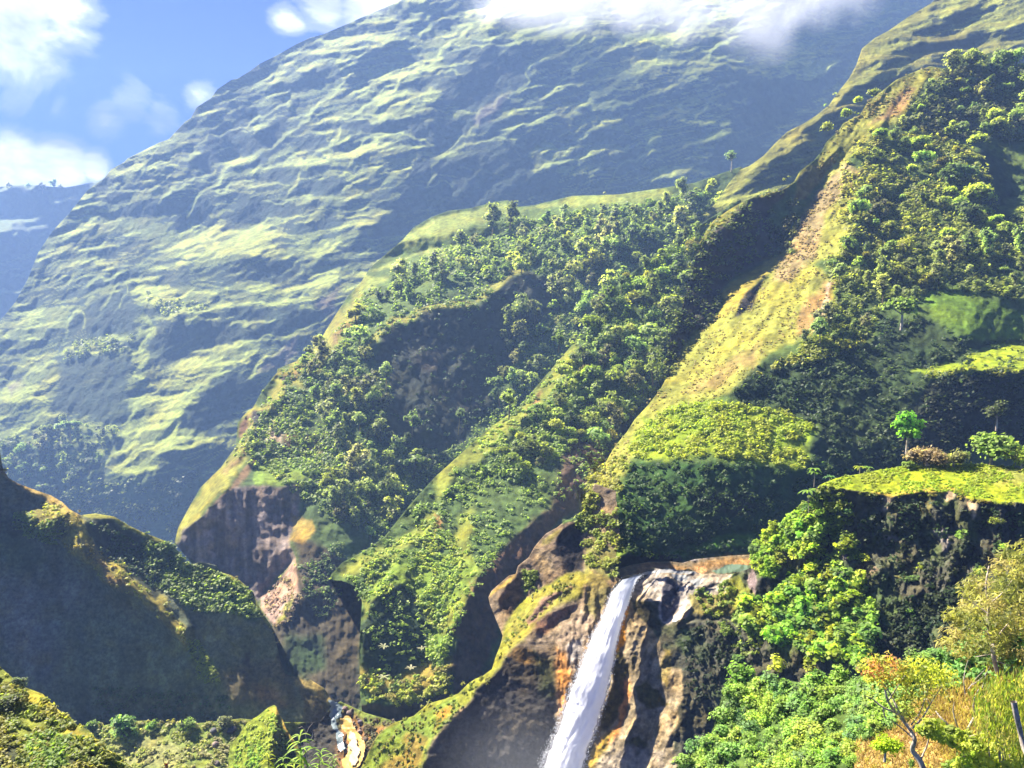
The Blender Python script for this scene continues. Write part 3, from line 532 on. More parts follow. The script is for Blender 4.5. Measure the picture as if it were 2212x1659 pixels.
band = T(3, [(1600, 420), (1700, 470), (1560, 560), (1480, 680), (1400, 780), (1250, 840), (1150, 960), (1060, 1060), (1150, 1110), (1130, 1300), (1100, 1500), (1060, 1659)]) + T(6, [(890, 30), (850, 70), (1010, 150), (970, 400), (870, 490), (700, 560), (560, 620), (440, 770), (330, 880), (170, 940), (0, 985)]) + \
       [(1475, 880), (1430, 930), (1370, 985), (1340, 1030), (1300, 1060), (1285, 1030), (1317, 975), (1360, 925), (1420, 840), (1470, 750), (1551, 680), (1600, 650), (1660, 600), (1700, 520), (1740, 460), (1790, 410), (1760, 350), (1815, 275), (1870, 220), (1950, 160)]
s.face('litL', 'poly', band, feather=8); s.paint((.175, .175, .028), 'poly', band, feather=7)
# spur top to the left of the gap, and the dark gap
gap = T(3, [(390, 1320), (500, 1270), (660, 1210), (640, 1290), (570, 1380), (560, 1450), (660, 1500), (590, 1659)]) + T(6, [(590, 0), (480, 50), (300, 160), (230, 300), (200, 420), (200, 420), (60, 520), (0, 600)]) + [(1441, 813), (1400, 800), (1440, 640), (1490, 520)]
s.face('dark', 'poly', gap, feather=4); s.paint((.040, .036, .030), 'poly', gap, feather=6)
s.face('litL', 'line', T(3, [(480, 1275), (600, 1230), (700, 1180), (860, 1060)]), 9, 2); s.paint(G_YEL, 'line', T(3, [(480, 1275), (600, 1230), (700, 1180), (860, 1060)]), 10, 3)
s.face('darkR', 'poly', T(3, [(760, 1130), (860, 1060), (960, 1050), (900, 1150), (800, 1280), (700, 1300)]), k=.35); s.paint((.12, .11, .03), 'poly', T(3, [(760, 1130), (860, 1060), (1000, 1050), (900, 1150), (800, 1280), (700, 1300)]))
s.face('darkR', 'poly', T(3, [(960, 1000), (1050, 950), (1080, 980), (960, 1080), (880, 1110)]), k=.5)
l1 = T(3, [(110, 1590), (150, 1500), (200, 1430), (300, 1360), (380, 1310)]); s.face('litL', 'line', [(x+6, y+8) for x, y in l1], 30, 6); s.paint(G_YEL, 'line', l1, 30, 6)
lobe = T(6, [(590, 0), (480, 60), (300, 180), (250, 290), (230, 400), (330, 360), (450, 200), (600, 90), (640, 0)]); s.face('litL', 'poly', lobe); s.paint((.20, .165, .024), 'poly', lobe)
nick = T(6, [(340, 370), (380, 270), (520, 160), (540, 120), (480, 260), (440, 340), (330, 390)]); s.face('darkR', 'poly', nick, feather=2); s.paint(ROCK_D, 'poly', nick)
scar = T(3, [(1050, 1070), (1150, 1110), (1110, 1250), (980, 1300), (900, 1400), (870, 1659)]) + T(6, [(860, 10), (760, 90), (700, 160), (600, 150), (640, 0)]) + T(3, [(660, 1659), (760, 1450), (870, 1280)])
s.paint((.20, .135, .07), 'poly', scar, feather=8, wob=9, k=.75); s.face('half', 'poly', T(3, [(1000, 1180), (1120, 1190), (1080, 1280), (960, 1300)]), k=.8)
s.paint((.22, .13, .05), 'poly', T(3, [(1450, 560), (1500, 560), (1450, 680), (1380, 740), (1250, 800), (1200, 820), (1330, 700)]), feather=7, k=.9); s.face('half', 'poly', T(3, [(1440, 580), (1460, 570), (1420, 650), (1370, 690)]), k=1)
s.paint((.21, .12, .045), 'poly', T(6, [(760, 350), (930, 170), (1000, 150), (900, 480), (720, 500)]), feather=8, k=.8); s.face((-.75, -.2, .5), 'line', T(6, [(955, 170), (930, 300), (870, 490)]), 7, 2); s.paint((.36, .27, .20), 'line', T(6, [(955, 170), (930, 300), (870, 490)]), 8, 2)
for p in (T(6, [(0, 900), (250, 700), (500, 560), (420, 700), (200, 880)]), T(6, [(180, 780), (230, 700), (150, 850)]), T(6, [(420, 640), (500, 620), (440, 740)])):
    s.paint((.20, .115, .045), 'poly', p, feather=9, wob=9, k=.55)
sl, mm = s.mask('poly', band, 0, 10, 3); xr, yr = rot(X[sl], Y[sl], -52); rib = fbm(xr*.22, yr, 14, 4, 171); s.h[sl] += rib*mm*4.5; s.col[sl] *= (1 + .3*mm*fbm(xr*.25, yr, 11, 3, 172))[..., None]
# forest side
for p in (T(3, [(1930, 960), (1980, 950), (2060, 1060), (2170, 1260), (2090, 1320), (2000, 1300), (1930, 1150)]), T(3, [(1720, 1180), (1880, 1120), (1950, 1150), (2050, 1300), (2100, 1480), (1950, 1380), (1780, 1270)]), T(3, [(1650, 680), (1780, 700), (1880, 820), (1760, 830)]), T(3, [(1080, 1480), (1250, 1420), (1200, 1560), (1070, 1600)]),
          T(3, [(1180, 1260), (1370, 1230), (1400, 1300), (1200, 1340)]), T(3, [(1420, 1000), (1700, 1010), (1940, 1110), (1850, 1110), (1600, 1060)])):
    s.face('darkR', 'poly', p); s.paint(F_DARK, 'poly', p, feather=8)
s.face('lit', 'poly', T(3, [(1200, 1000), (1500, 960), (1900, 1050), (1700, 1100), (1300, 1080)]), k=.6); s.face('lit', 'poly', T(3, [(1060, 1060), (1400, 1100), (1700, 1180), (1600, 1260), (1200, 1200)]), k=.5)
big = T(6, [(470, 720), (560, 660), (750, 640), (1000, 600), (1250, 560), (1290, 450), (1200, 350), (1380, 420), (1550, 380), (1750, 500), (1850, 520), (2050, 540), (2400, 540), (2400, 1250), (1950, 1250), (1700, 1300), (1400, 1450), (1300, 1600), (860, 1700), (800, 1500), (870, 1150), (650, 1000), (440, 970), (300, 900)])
s.face('dark', 'poly', big, feather=7); s.paint((.028, .046, .014), 'poly', big, feather=10)  # shade band: painted darker green, shade put into the colour too
s.face('half', 'poly', T(6, [(800, 640), (1000, 600), (1250, 600), (1500, 600), (1450, 770), (1200, 820), (1000, 760)]), feather=20, k=.5)
s.paint((.075, .13, .012), 'poly', T(6, [(1500, 250), (1700, 200), (2212, 350), (2212, 560), (1850, 540), (1600, 400)]), feather=15); s.face('half', 'poly', T(6, [(1550, 300), (1800, 200), (2212, 350), (2212, 540), (1850, 520), (1700, 420)]), k=.7, feather=10)
s.face('lit', 'line', T(6, [(1600, 350), (1750, 480), (2030, 500)]), 16, 5)
shelf = T(6, [(1480, 760), (1500, 740), (1600, 715), (1700, 700), (1800, 690), (1870, 620), (2100, 570), (2400, 590), (2400, 745), (2200, 740), (2000, 755), (1800, 755), (1620, 785)])
s.face('shelf', 'poly', shelf, feather=3); s.paint((.16, .21, .010), 'poly', shelf, feather=3)
tri = T(6, [(1750, 715), (1850, 640), (1900, 650), (1960, 735), (1850, 725)]); s.face('dark', 'poly', tri, feather=4)
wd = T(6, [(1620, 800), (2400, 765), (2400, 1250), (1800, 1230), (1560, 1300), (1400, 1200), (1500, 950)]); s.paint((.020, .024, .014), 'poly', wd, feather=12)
fern = T(5, [(2212, 975), (2100, 1000), (1990, 1080), (1900, 1160), (1870, 1260), (1890, 1300), (1960, 1320), (2212, 1320)]) + T(6, [(150, 1300), (300, 1310), (480, 1345), (600, 1360), (780, 1390), (800, 1250), (870, 1160), (850, 1110), (640, 1010), (430, 980), (170, 950)])
s.face('lit', 'poly', fern, feather=14, wob=10); s.paint((.135, .185, .010), 'poly', fern, feather=10, wob=12); s.face('half', 'poly', T(6, [(300, 1150), (700, 1150), (780, 1340), (400, 1300)]), k=.5, feather=12)
wallg = T(5, [(1880, 1340), (2212, 1345)]) + T(6, [(300, 1340), (600, 1380), (780, 1400), (880, 1330), (1100, 1400), (1000, 1500), (900, 1659)]) + [(1640, 1160), (1620, 1190), (1400, 1210), (1345, 1200), (1330, 1160), (1330, 1080)]
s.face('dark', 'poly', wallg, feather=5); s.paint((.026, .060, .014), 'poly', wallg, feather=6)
s.face('half', 'poly', [(1420, 1196), (1480, 1180), (1560, 1158), (1640, 1150), (1640, 1175), (1560, 1185), (1450, 1200)], k=.9, feather=4); s.paint((.05, .12, .012), 'poly', [(1420, 1196), (1480, 1180), (1560, 1158), (1640, 1150), (1640, 1175), (1560, 1190), (1450, 1205)], feather=5)
s.paint((.055, .04, .035), 'poly', SG([(1300, 250), (1700, 280), (1700, 420), (1500, 430), (1300, 350)]), feather=14, k=.5)
colm = SG([(640, 150), (700, 0), (800, 0), (720, 200), (740, 400), (700, 640), (620, 660), (560, 450), (600, 330)]); s.face('litL', 'poly', colm); s.paint((.19, .17, .03), 'poly', colm)
s.face('litL', 'line', SG([(600, 200), (560, 300), (500, 400)]), 30, 5); s.paint((.08, .13, .03), 'line', SG([(600, 230), (540, 330), (480, 420)]), 30, 6)
s.face('litL', 'poly', SG([(700, 580), (850, 640), (850, 700), (760, 720)])); s.paint((.10, .15, .015), 'poly', SG([(700, 500), (800, 560), (860, 690), (760, 740)]))
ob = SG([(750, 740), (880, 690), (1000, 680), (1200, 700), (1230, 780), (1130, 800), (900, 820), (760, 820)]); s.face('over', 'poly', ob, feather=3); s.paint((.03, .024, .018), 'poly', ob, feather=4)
s.paint(ORANGE, 'poly', SG([(760, 840), (900, 800), (1100, 790), (1230, 780), (1500, 700), (1700, 700), (1700, 860), (750, 880)]), feather=4, k=.55)
s.face('half', 'poly', SG([(760, 830), (1250, 790), (1700, 760), (1700, 900), (750, 900)]), k=.6)
grain(s, [(50, 5), (20, 3), (9, 1.2)], 360); tonevar(s, 14, .28)
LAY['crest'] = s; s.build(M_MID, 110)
# ---------------------------------------------------------------- near ridge on the left
OUT7 = [(-80, 930), (-20, 960), (0, 976), (6, 1010), (18, 1032), (40, 1045), (80, 1060), (110, 1070), (135, 1085), (150, 1100), (165, 1108), (173, 1113), (207, 1109), (247, 1116), (280, 1136), (307, 1149), (333, 1159), (367, 1173), (387, 1193), (404, 1218), (418, 1218), (433, 1214), (450, 1217), (467, 1221), (477, 1236), (500, 1243),
        (517, 1253), (547, 1279), (557, 1306), (573, 1333), (587, 1353), (597, 1390), (605, 1425), (617, 1456), (630, 1460), (667, 1466), (700, 1486), (717, 1513), (713, 1549), (707, 1573), (705, 1610), (690, 1650), (500, 1650), (300, 1640), (100, 1620), (-80, 1560)]
s = Layer('near_ridge', OUT7, [(0, 980, 238), (170, 1110, 245), (400, 1215, 250), (600, 1400, 218), (700, 1510, 192), (690, 1600, 180), (300, 1300, 223), (200, 1500, 197), (500, 1560, 187), (-40, 1400, 205), (250, 1170, 240), (450, 1400, 218)], 'dark', 2.5, 170)
s.col[:] = (.085, .095, .055); X, Y = s.X, s.Y
s.paint((.11, .105, .085), 'poly', T(7, [(0, 450), (500, 500), (500, 800), (300, 1100), (0, 900)]), feather=40, k=.8); s.paint((.078, .098, .052), 'poly', T(7, [(300, 600), (1200, 700), (1500, 1250), (500, 1300)]), feather=50, k=.85)
s.paint((.032, .055, .022), 'poly', T(7, [(-100, 0), (150, 100), (300, 300), (200, 400), (-100, 300)]), feather=20, k=.8)
st = T(7, [(200, -20), (350, -60), (480, 0), (560, 70), (600, 200), (690, 300), (790, 320), (860, 410), (970, 520), (1080, 570), (1150, 690), (1210, 760), (1190, 850), (1080, 740), (1000, 655), (900, 570), (800, 520), (640, 440), (560, 320), (450, 260), (380, 190), (250, 100), (100, 20)])
s.bump(42, 'poly', st, feather=22); s.face('lit', 'poly', st, feather=4); s.paint((.165, .140, .024), 'poly', st, feather=5)
s.face('litL', 'line', [(8, 1020), (60, 1052), (120, 1078), (165, 1112)], 16, 4); s.paint(G_DRY, 'line', [(8, 1020), (60, 1052), (120, 1078), (165, 1112)], 20, 4)
for p in (T(7, [(330, 40), (400, 30), (450, 150), (380, 190), (330, 130)]), T(7, [(160, 60), (260, 100), (330, 210), (200, 150)]), T(7, [(520, 170), (600, 260), (560, 290)])):
    s.face('darkR', 'poly', p, k=.8); s.paint((.05, .055, .02), 'poly', p)
s.paint((.23, .14, .05), 'line', T(7, [(640, 300), (700, 430), (820, 480)]), 14, 5, k=.7)
c2 = [(180, 1112), (207, 1111), (247, 1118), (280, 1138), (307, 1151), (333, 1161), (367, 1175), (387, 1195), (404, 1220)]
s.face('lit', 'line', c2, 13, 3, 2); s.paint(G_YEL, 'line', c2, 15, 3, 2)
hum = T(7, [(550, 80), (700, 60), (830, 120), (930, 200), (1000, 400), (1100, 520), (1000, 560), (900, 440), (850, 410), (790, 320), (700, 300), (610, 200)])
s.face('darkR', 'poly', hum, feather=4); s.paint((.028, .034, .018), 'poly', hum)
bsh = T(7, [(930, 190), (1100, 210), (1220, 350), (1430, 395), (1640, 530), (1680, 700), (1500, 650), (1300, 640), (1150, 560), (1020, 480), (930, 300)])
s.face('half', 'poly', bsh, feather=8, k=.8); s.paint((.040, .080, .018), 'poly', bsh, feather=9)
c3 = T(7, [(1450, 400), (1560, 450), (1640, 530), (1670, 600), (1720, 690), (1760, 745)]); s.face('lit', 'line', c3, 10, 3, 2); s.paint(G_YEL, 'line', c3, 12, 3, 2)
bd = T(7, [(1230, 860), (1300, 930), (1350, 1000), (1400, 1090)]); s.face('half', 'line', bd, 22, 8, 10, .8); s.paint((.07, .10, .02), 'line', bd, 30, 8, 10)
for p in (T(7, [(1600, 930), (1590, 1100), (1560, 1230)]), T(7, [(1800, 900), (1850, 1060)])): s.face('darkR', 'line', p, 12, 4); s.paint(ROCK_D, 'line', p, 12, 5)
s.face('half', 'line', T(7, [(1490, 1210), (1560, 1080), (1570, 950)]), 14, 5, k=.6); s.paint((.085, .065, .03), 'poly', T(7, [(1400, 1050), (1800, 950), (1880, 1100), (1950, 1300), (1700, 1250), (1500, 1250)]), feather=16, k=.8)
s.paint((.13, .07, .04), 'poly', T(7, [(1640, 1120), (1780, 1150), (1830, 1240), (1700, 1240)]), feather=14, k=.6)
bl = T(7, [(1880, 1062), (2000, 1078), (2100, 1140), (2145, 1215), (2120, 1240), (2000, 1150), (1900, 1120)]); s.face('lit', 'poly', bl, feather=3); s.paint((.21, .155, .045), 'poly', bl, feather=4)
s.face('darkR', 'poly', T(7, [(1910, 1110), (2010, 1150), (2130, 1250), (2120, 1500), (2000, 1500), (1960, 1250)])); s.paint((.075, .06, .025), 'poly', T(7, [(1910, 1110), (2010, 1150), (2130, 1250), (2120, 1500), (1960, 1500), (1960, 1250)]))
s.face('half', 'line', T(7, [(1880, 1070), (1910, 1160), (1960, 1240)]), 5, 2)
grain(s, [(60, 5), (22, 1.6), (9, .45)], 370, 50, 1, .6); tonevar(s, 12, .25)
s.col *= (1 + .35*fbm(s.X, s.Y*.4, 30, 4, 377))[..., None]; LAY['left'] = s; s.build(M_NEAR, 80)

# ---------------------------------------------------------------- valley floor with the stream banks
s = Layer('valley_floor', [(150, 1575), (200, 1572), (260, 1560), (320, 1556), (380, 1566), (450, 1560), (520, 1552), (600, 1560), (690, 1560), (715, 1528), (735, 1515), (790, 1540), (860, 1560), (900, 1620), (900, 1760), (100, 1760)],
          [(200, 1580, 158), (400, 1562, 158), (550, 1560, 160), (720, 1525, 172), (790, 1550, 165), (400, 1750, 125), (850, 1700, 128)], 'half', 2.0, 90)
s.col[:] = (.115, .145, .028); s.face('lit', 'poly', [(100, 1500), (650, 1500), (700, 1700), (600, 1800), (100, 1800)], feather=10)
s.paint((.17, .165, .06), 'poly', T(7, [(700, 1500), (1000, 1450), (1200, 1530), (1200, 1659), (800, 1659)]), feather=12, k=.8); s.paint((.09, .15, .03), 'poly', T(7, [(600, 1400), (800, 1430), (700, 1500)]), feather=8)
s.face('dark', 'poly', [(600, 1560), (715, 1520), (745, 1660), (650, 1700)], feather=6, k=.7); s.paint((.05, .045, .035), 'poly', [(620, 1590), (715, 1520), (750, 1640), (650, 1760)], feather=10)
s.paint((.16, .085, .03), 'poly', SR([(950, 900), (1100, 900), (1300, 1100), (1600, 1100), (1300, 1700), (900, 1700)]), feather=10); s.face('lit', 'poly', SR([(950, 950), (1150, 950), (1320, 1300), (1300, 1700), (950, 1700), (1000, 1300)]), k=.8)
grain(s, [(30, 3), (12, 2), (5, .7)], 380); tonevar(s, 8, .35)
LAY['floor'] = s; s.build(M_NEAR, 60)
s = Layer('grass_cone', [(492, 1690), (494, 1640), (497, 1608), (515, 1590), (533, 1563), (555, 1548), (580, 1528), (592, 1523), (597, 1526), (602, 1540), (611, 1556), (617, 1572), (628, 1590), (640, 1604), (655, 1640), (665, 1700)],
          [(594, 1524, 139), (500, 1620, 133), (560, 1660, 128), (640, 1640, 135)], 'litL', 1.6, 60)
s.col[:] = (.13, .165, .016); s.face('darkR', 'poly', [(595, 1522), (606, 1560), (618, 1590), (632, 1640), (640, 1710), (570, 1710), (582, 1640), (590, 1580)], feather=3); s.face('litL', 'line', [(598, 1530), (612, 1565), (622, 1595), (640, 1625)], 6, 2)
s.paint((.055, .065, .02), 'poly', [(597, 1528), (606, 1560), (618, 1590), (632, 1640), (640, 1710), (570, 1710), (582, 1640), (590, 1580)], feather=4); s.paint(OCHRE, 'line', [(601, 1540), (612, 1565), (622, 1595), (640, 1625)], 7, 2); s.paint(OCHRE, 'poly', [(580, 1528), (598, 1522), (600, 1540), (588, 1545)], feather=4, k=.7)  # right side of the cone painted darker, its shade is in the colour
grain(s, [(24, 2.4), (8, 1.2), (4, .4)], 385); tonevar(s, 8, .3); s.build(M_NEAR, 8); CONE = s

# ---------------------------------------------------------------- cliff left of the fall
OUT9 = [(740, 1780), (770, 1676), (790, 1640), (804, 1606), (820, 1583), (847, 1563), (894, 1546), (924, 1520), (960, 1510), (990, 1498), (1010, 1478), (1027, 1466), (1040, 1462), (1063, 1445), (1070, 1420), (1080, 1396), (1086, 1373), (1072, 1340), (1058, 1305), (1055, 1290), (1062, 1276), (1082, 1258), (1100, 1243), (1114, 1240), (1119, 1222),
        (1128, 1215), (1142, 1204), (1154, 1182), (1167, 1166), (1180, 1152), (1204, 1139), (1222, 1124), (1238, 1122), (1250, 1128), (1258, 1108), (1266, 1078), (1285, 1045), (1330, 1060), (1338, 1150), (1330, 1205), (1326, 1243), (1420, 1300), (1420, 1780)]
s = Layer('west_fall_cliff', OUT9, [(1290, 1240, 122), (1330, 1260, 118), (1250, 1130, 140), (1060, 1290, 150), (1130, 1300, 128), (1000, 1500, 118), (850, 1565, 114), (760, 1680, 110), (1000, 1700, 100), (1200, 1600, 103), (1250, 1400, 110), (1400, 1600, 108), (1150, 1390, 116)], 'half', 2.0, 110)
s.col[:] = (.17, .125, .075); X, Y = s.X, s.Y
for p in (SG([(640, 500), (760, 700), (740, 880), (560, 800), (540, 650)]),): s.face('half', 'poly', p); s.paint((.14, .13, .04), 'poly', p)
cr = [(1264, 1232), (1204, 1255), (1154, 1285), (1122, 1310), (1109, 1340), (1092, 1380), (1079, 1420), (1064, 1447), (1027, 1468), (990, 1502), (924, 1524), (894, 1550), (847, 1567), (820, 1587), (800, 1625), (780, 1690)]
s.face('lit', 'line', [(x+6, y+8) for x, y in cr], 34, 5, 3); s.paint((.15, .155, .018), 'line', [(x+6, y+8) for x, y in cr], 38, 6, 3)
s.face('litL', 'poly', T(8, [(1100, 700), (1250, 530), (1400, 440), (1580, 370), (1620, 430), (1500, 560), (1400, 610), (1250, 720), (1180, 830), (1060, 960)]), feather=5); s.paint((.165, .15, .022), 'poly', T(8, [(1100, 700), (1250, 530), (1400, 440), (1580, 370), (1640, 430), (1520, 560), (1400, 610), (1250, 720), (1180, 830), (1060, 960)]), feather=6)
for p in (T(8, [(1190, 700), (1260, 620), (1380, 540), (1480, 490)]), T(8, [(1250, 700), (1380, 640), (1540, 590), (1450, 680), (1370, 760), (1280, 790), (1250, 760)])):
    s.face('darkR', 'poly', p + ([(p[0][0]+4, p[0][1]+6)] if len(p) < 5 else []), feather=3); s.paint((.15, .085, .055), 'poly', p + ([(p[0][0]+6, p[0][1]+10)] if len(p) < 5 else []), feather=5)
s.paint((.16, .095, .06), 'line', T(8, [(1200, 690), (1300, 590), (1480, 480)]), 9, 4); s.face('darkR', 'line', T(8, [(1210, 700), (1310, 600), (1490, 490)]), 6, 2)
up = SG([(250, 640), (230, 560), (400, 430), (500, 560), (560, 640), (530, 720), (430, 800), (300, 880), (150, 980), (100, 900), (100, 780)])
s.face('half', 'poly', up); s.paint((.17, .125, .08), 'poly', up); s.paint((.26, .20, .12), 'poly', SG([(220, 660), (320, 700), (330, 800), (270, 820), (200, 760)]), k=.8); s.paint(ROCK_D, 'poly', SG([(360, 560), (490, 470), (520, 600), (540, 800), (430, 780), (340, 680)]), feather=6); s.face('darkR', 'poly', SG([(360, 560), (490, 470), (520, 600), (540, 800), (430, 780), (340, 680)]))
s.face('lit', 'poly', SG([(230, 600), (300, 570), (400, 520), (330, 620), (240, 650)])); s.paint((.13, .11, .03), 'poly', SG([(230, 600), (300, 570), (400, 520), (330, 620), (240, 650)])); s.paint((.07, .12, .02), 'poly', SG([(110, 820), (200, 840), (200, 900), (130, 960)]), k=.9); s.paint((.08, .13, .03), 'line', SG([(350, 480), (480, 430)]), 16)
o1 = SG([(0, 860), (60, 830), (100, 900), (100, 1010), (0, 1120), (-60, 1060)]); s.face('darkR', 'poly', SG([(0, 900), (100, 860), (100, 1010), (20, 1120), (-60, 1060)])); s.paint((.12, .08, .05), 'poly', o1); s.face('lit', 'line', [(1060, 1285), (1085, 1262), (1112, 1246)], 8, 2); s.paint(OCHRE, 'line', [(1060, 1285), (1085, 1262), (1112, 1246)], 9, 3)
s.face('darkR', 'line', [(1120, 1240), (1128, 1290)], 8, 3)
tan = T(8, [(1400, 800), (1550, 650), (1580, 480), (1700, 480), (1760, 420), (1830, 500), (1740, 700), (1600, 1000), (1520, 1200), (1420, 1300), (1390, 900)]); s.face('half', 'poly', tan, feather=6); s.paint((.26, .19, .12), 'poly', tan, feather=6)
s.paint((.15, .13, .03), 'poly', T(8, [(1590, 400), (1700, 400), (1760, 500), (1640, 700), (1590, 650)]), feather=6, k=.8)
s.paint((.36, .15, .02), 'poly', T(8, [(1390, 880), (1450, 900), (1480, 1050), (1440, 1150), (1500, 1180), (1420, 1330), (1390, 1100)]), feather=8, k=.75); s.paint((.28, .25, .22), 'poly', T(8, [(1450, 850), (1560, 800), (1560, 950), (1480, 960)]), feather=6, k=.8)
k = s.mask('poly', tan, 0, 6, 3); sl, mm = k; st_ = fbm(X[sl], Y[sl]*.3, 12, 4, 75); s.h[sl] += st_*mm*4; s.col[sl] *= (1+.35*mm*fbm(X[sl]*1.3, Y[sl]*.4, 9, 3, 76))[..., None]
df = T(8, [(1090, 925), (1140, 872), (1220, 895), (1290, 930), (1350, 1020), (1400, 1200), (1380, 1450), (1340, 1659), (1320, 1950), (430, 1950), (520, 1659), (600, 1480), (700, 1350), (850, 1240), (870, 1150), (1000, 1060)])
s.face((.34, -.9, -.22), 'poly', df, feather=4, wob=3); s.paint((.052, .046, .038), 'poly', df, feather=6); s.paint((.15, .085, .02), 'poly', T(8, [(1090, 940), (1140, 880), (1240, 900), (1300, 980), (1150, 980)]), feather=6, k=.7); s.paint((.05, .06, .02), 'poly', T(8, [(1240, 900), (1380, 950), (1400, 1200), (1300, 1200)]), feather=10, k=.7)  # shaded face: painted darker than the rock around, shade in the colour
s.face('lit', 'poly', T(8, [(480, 1320), (750, 1200), (740, 1300), (600, 1450), (520, 1659), (470, 1950), (0, 1950), (120, 1640), (250, 1440)]), feather=5); s.paint((.12, .165, .022), 'poly', T(8, [(480, 1320), (750, 1200), (740, 1300), (600, 1450), (520, 1659), (470, 1950), (0, 1950), (120, 1640), (250, 1440)]), feather=6)
s.paint(ORANGE, 'poly', T(8, [(620, 1300), (720, 1250), (700, 1320), (600, 1400)]), feather=6, k=.7); s.paint((.26, .12, .03), 'poly', T(8, [(430, 1450), (560, 1450), (500, 1659), (380, 1800), (200, 1700), (380, 1560)]), feather=9, k=.55); s.paint((.16, .1, .05), 'line', T(8, [(120, 1560), (250, 1400), (330, 1370)]), 16, 6, k=.7)
grain(s, [(40, 3), (16, 1.6), (7, .6)], 390); tonevar(s, 10, .28)
LAY['west'] = s; s.build(M_NEAR, 30)

# ---------------------------------------------------------------- stream bed above the fall, and its two pools
def flat_z(h): return lambda y: h*F/(y - 763.0)
s = Layer('stream_bed', [(1300, 1262), (1318, 1244), (1336, 1230), (1360, 1221), (1400, 1214), (1450, 1213), (1475, 1216), (1500, 1208), (1580, 1200), (1660, 1196), (1720, 1200), (1720, 1262), (1500, 1275), (1380, 1268)], [(x, y, 33.6*F/(y-763)) for x in (1320, 1420, 1520, 1640) for y in (1180, 1200, 1225, 1260)], 'shelf', 2.0, 40)
s.col[:] = (.12, .085, .04); s.paint((.22, .12, .035), 'poly', SQ([(560, 560), (1100, 620), (1250, 560), (1500, 520), (1720, 540), (1700, 600), (1400, 610), (1200, 680), (800, 640), (500, 680)]), feather=5); s.paint((.5, .22, .08), 'poly', SQ([(1150, 630), (1250, 620), (1260, 680), (1160, 690)]), feather=3)
for xy in ((1000, 540), (1130, 560), (1250, 520), (1330, 490), (1400, 450), (1550, 440)):
    q = SQ([xy])[0]; s.bump(5, 'line', [(q[0]-6, q[1]+1), (q[0]+8, q[1]-2)], 7, 3); s.paint((.26, .22, .19), 'line', [(q[0]-7, q[1]+1), (q[0]+9, q[1]-2)], 6, 2)
grain(s, [(20, 3), (8, 2)], 395); tonevar(s, 8, .3); LAY['bed'] = s; s.build(M_ROCK, 10)

# ---------------------------------------------------------------- the cliff right of the fall, its plateau on top
zp = lambda x, y: 17.0*F/(y-763)
OUT10 = [(1322, 1272), (1334, 1256), (1352, 1244), (1375, 1240), (1390, 1236)] + SQ([(620, 670), (700, 635), (760, 645), (840, 670), (900, 690), (980, 660), (1060, 642), (1120, 670), (1200, 700), (1300, 690), (1420, 705), (1540, 690), (1640, 660), (1725, 620), (1710, 500), (1730, 370), (1800, 340), (1960, 210), (2140, 110), (2212, 60)]) + \
        SP([(0, 960), (60, 900), (110, 840), (130, 800), (170, 760), (220, 735), (320, 695), (400, 680), (540, 655), (700, 622), (850, 600), (1000, 583), (1200, 570), (1400, 562), (1650, 570), (1990, 610)]) + [(2330, 1010), (2330, 1800), (1230, 1800), (1270, 1600), (1300, 1400), (1335, 1310)]
s = Layer('east_fall_cliff', OUT10, [(x, y, zp(x, y)) for x, y in ((1800, 1035), (1850, 1050), (1930, 1030), (2000, 1065), (2050, 1010), (2150, 1030), (2212, 1086), (2300, 1040), (2100, 1070))] + [(1780, 1052, 106), (1730, 1100, 108), (1640, 1180, 113), (1625, 1225, 118), (1560, 1240, 121), (1480, 1238, 121), (1400, 1232, 121), (1340, 1255, 118),
          (1900, 1110, 103), (2100, 1110, 95), (1900, 1300, 98), (1700, 1300, 106), (1450, 1330, 112), (1500, 1345, 108), (1620, 1340, 104), (1500, 1480, 106), (1400, 1500, 104), (1350, 1700, 100), (1600, 1500, 100), (1700, 1450, 92), (1850, 1450, 84), (2150, 1300, 84), (2200, 1500, 75), (1500, 1750, 92), (1300, 1500, 108), (1380, 1380, 112)], 'dark', 2.0, 100)
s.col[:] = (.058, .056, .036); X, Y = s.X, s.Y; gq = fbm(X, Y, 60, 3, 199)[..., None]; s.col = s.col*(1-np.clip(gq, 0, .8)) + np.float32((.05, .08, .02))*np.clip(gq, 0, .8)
rimp = SP([(222, 765), (300, 790), (420, 800), (500, 812), (580, 820), (650, 826), (720, 838), (800, 858), (850, 862), (900, 855), (950, 842), (1050, 822), (1100, 813), (1180, 822), (1250, 818), (1350, 812), (1430, 825), (1480, 865), (1560, 875), (1640, 882), (1700, 900), (1750, 925), (1800, 930), (1900, 915), (2100, 925), (2500, 940)])
top = rimp + [(2400, 960), (2000, 960), (1780, 960), (1700, 1030)]
s.face('shelf', 'poly', top, feather=2, wob=2); s.paint((.17, .21, .008), 'poly', top, feather=2, wob=3); s.paint((.30, .19, .03), 'line', [(a, b-3) for a, b in rimp[5:18]], 9, 4, 5, .8)
s.paint((.20, .19, .05), 'poly', SP([(1500, 600), (1990, 600), (2400, 650), (2400, 760), (1800, 760), (1600, 700)]), feather=12, k=.6)
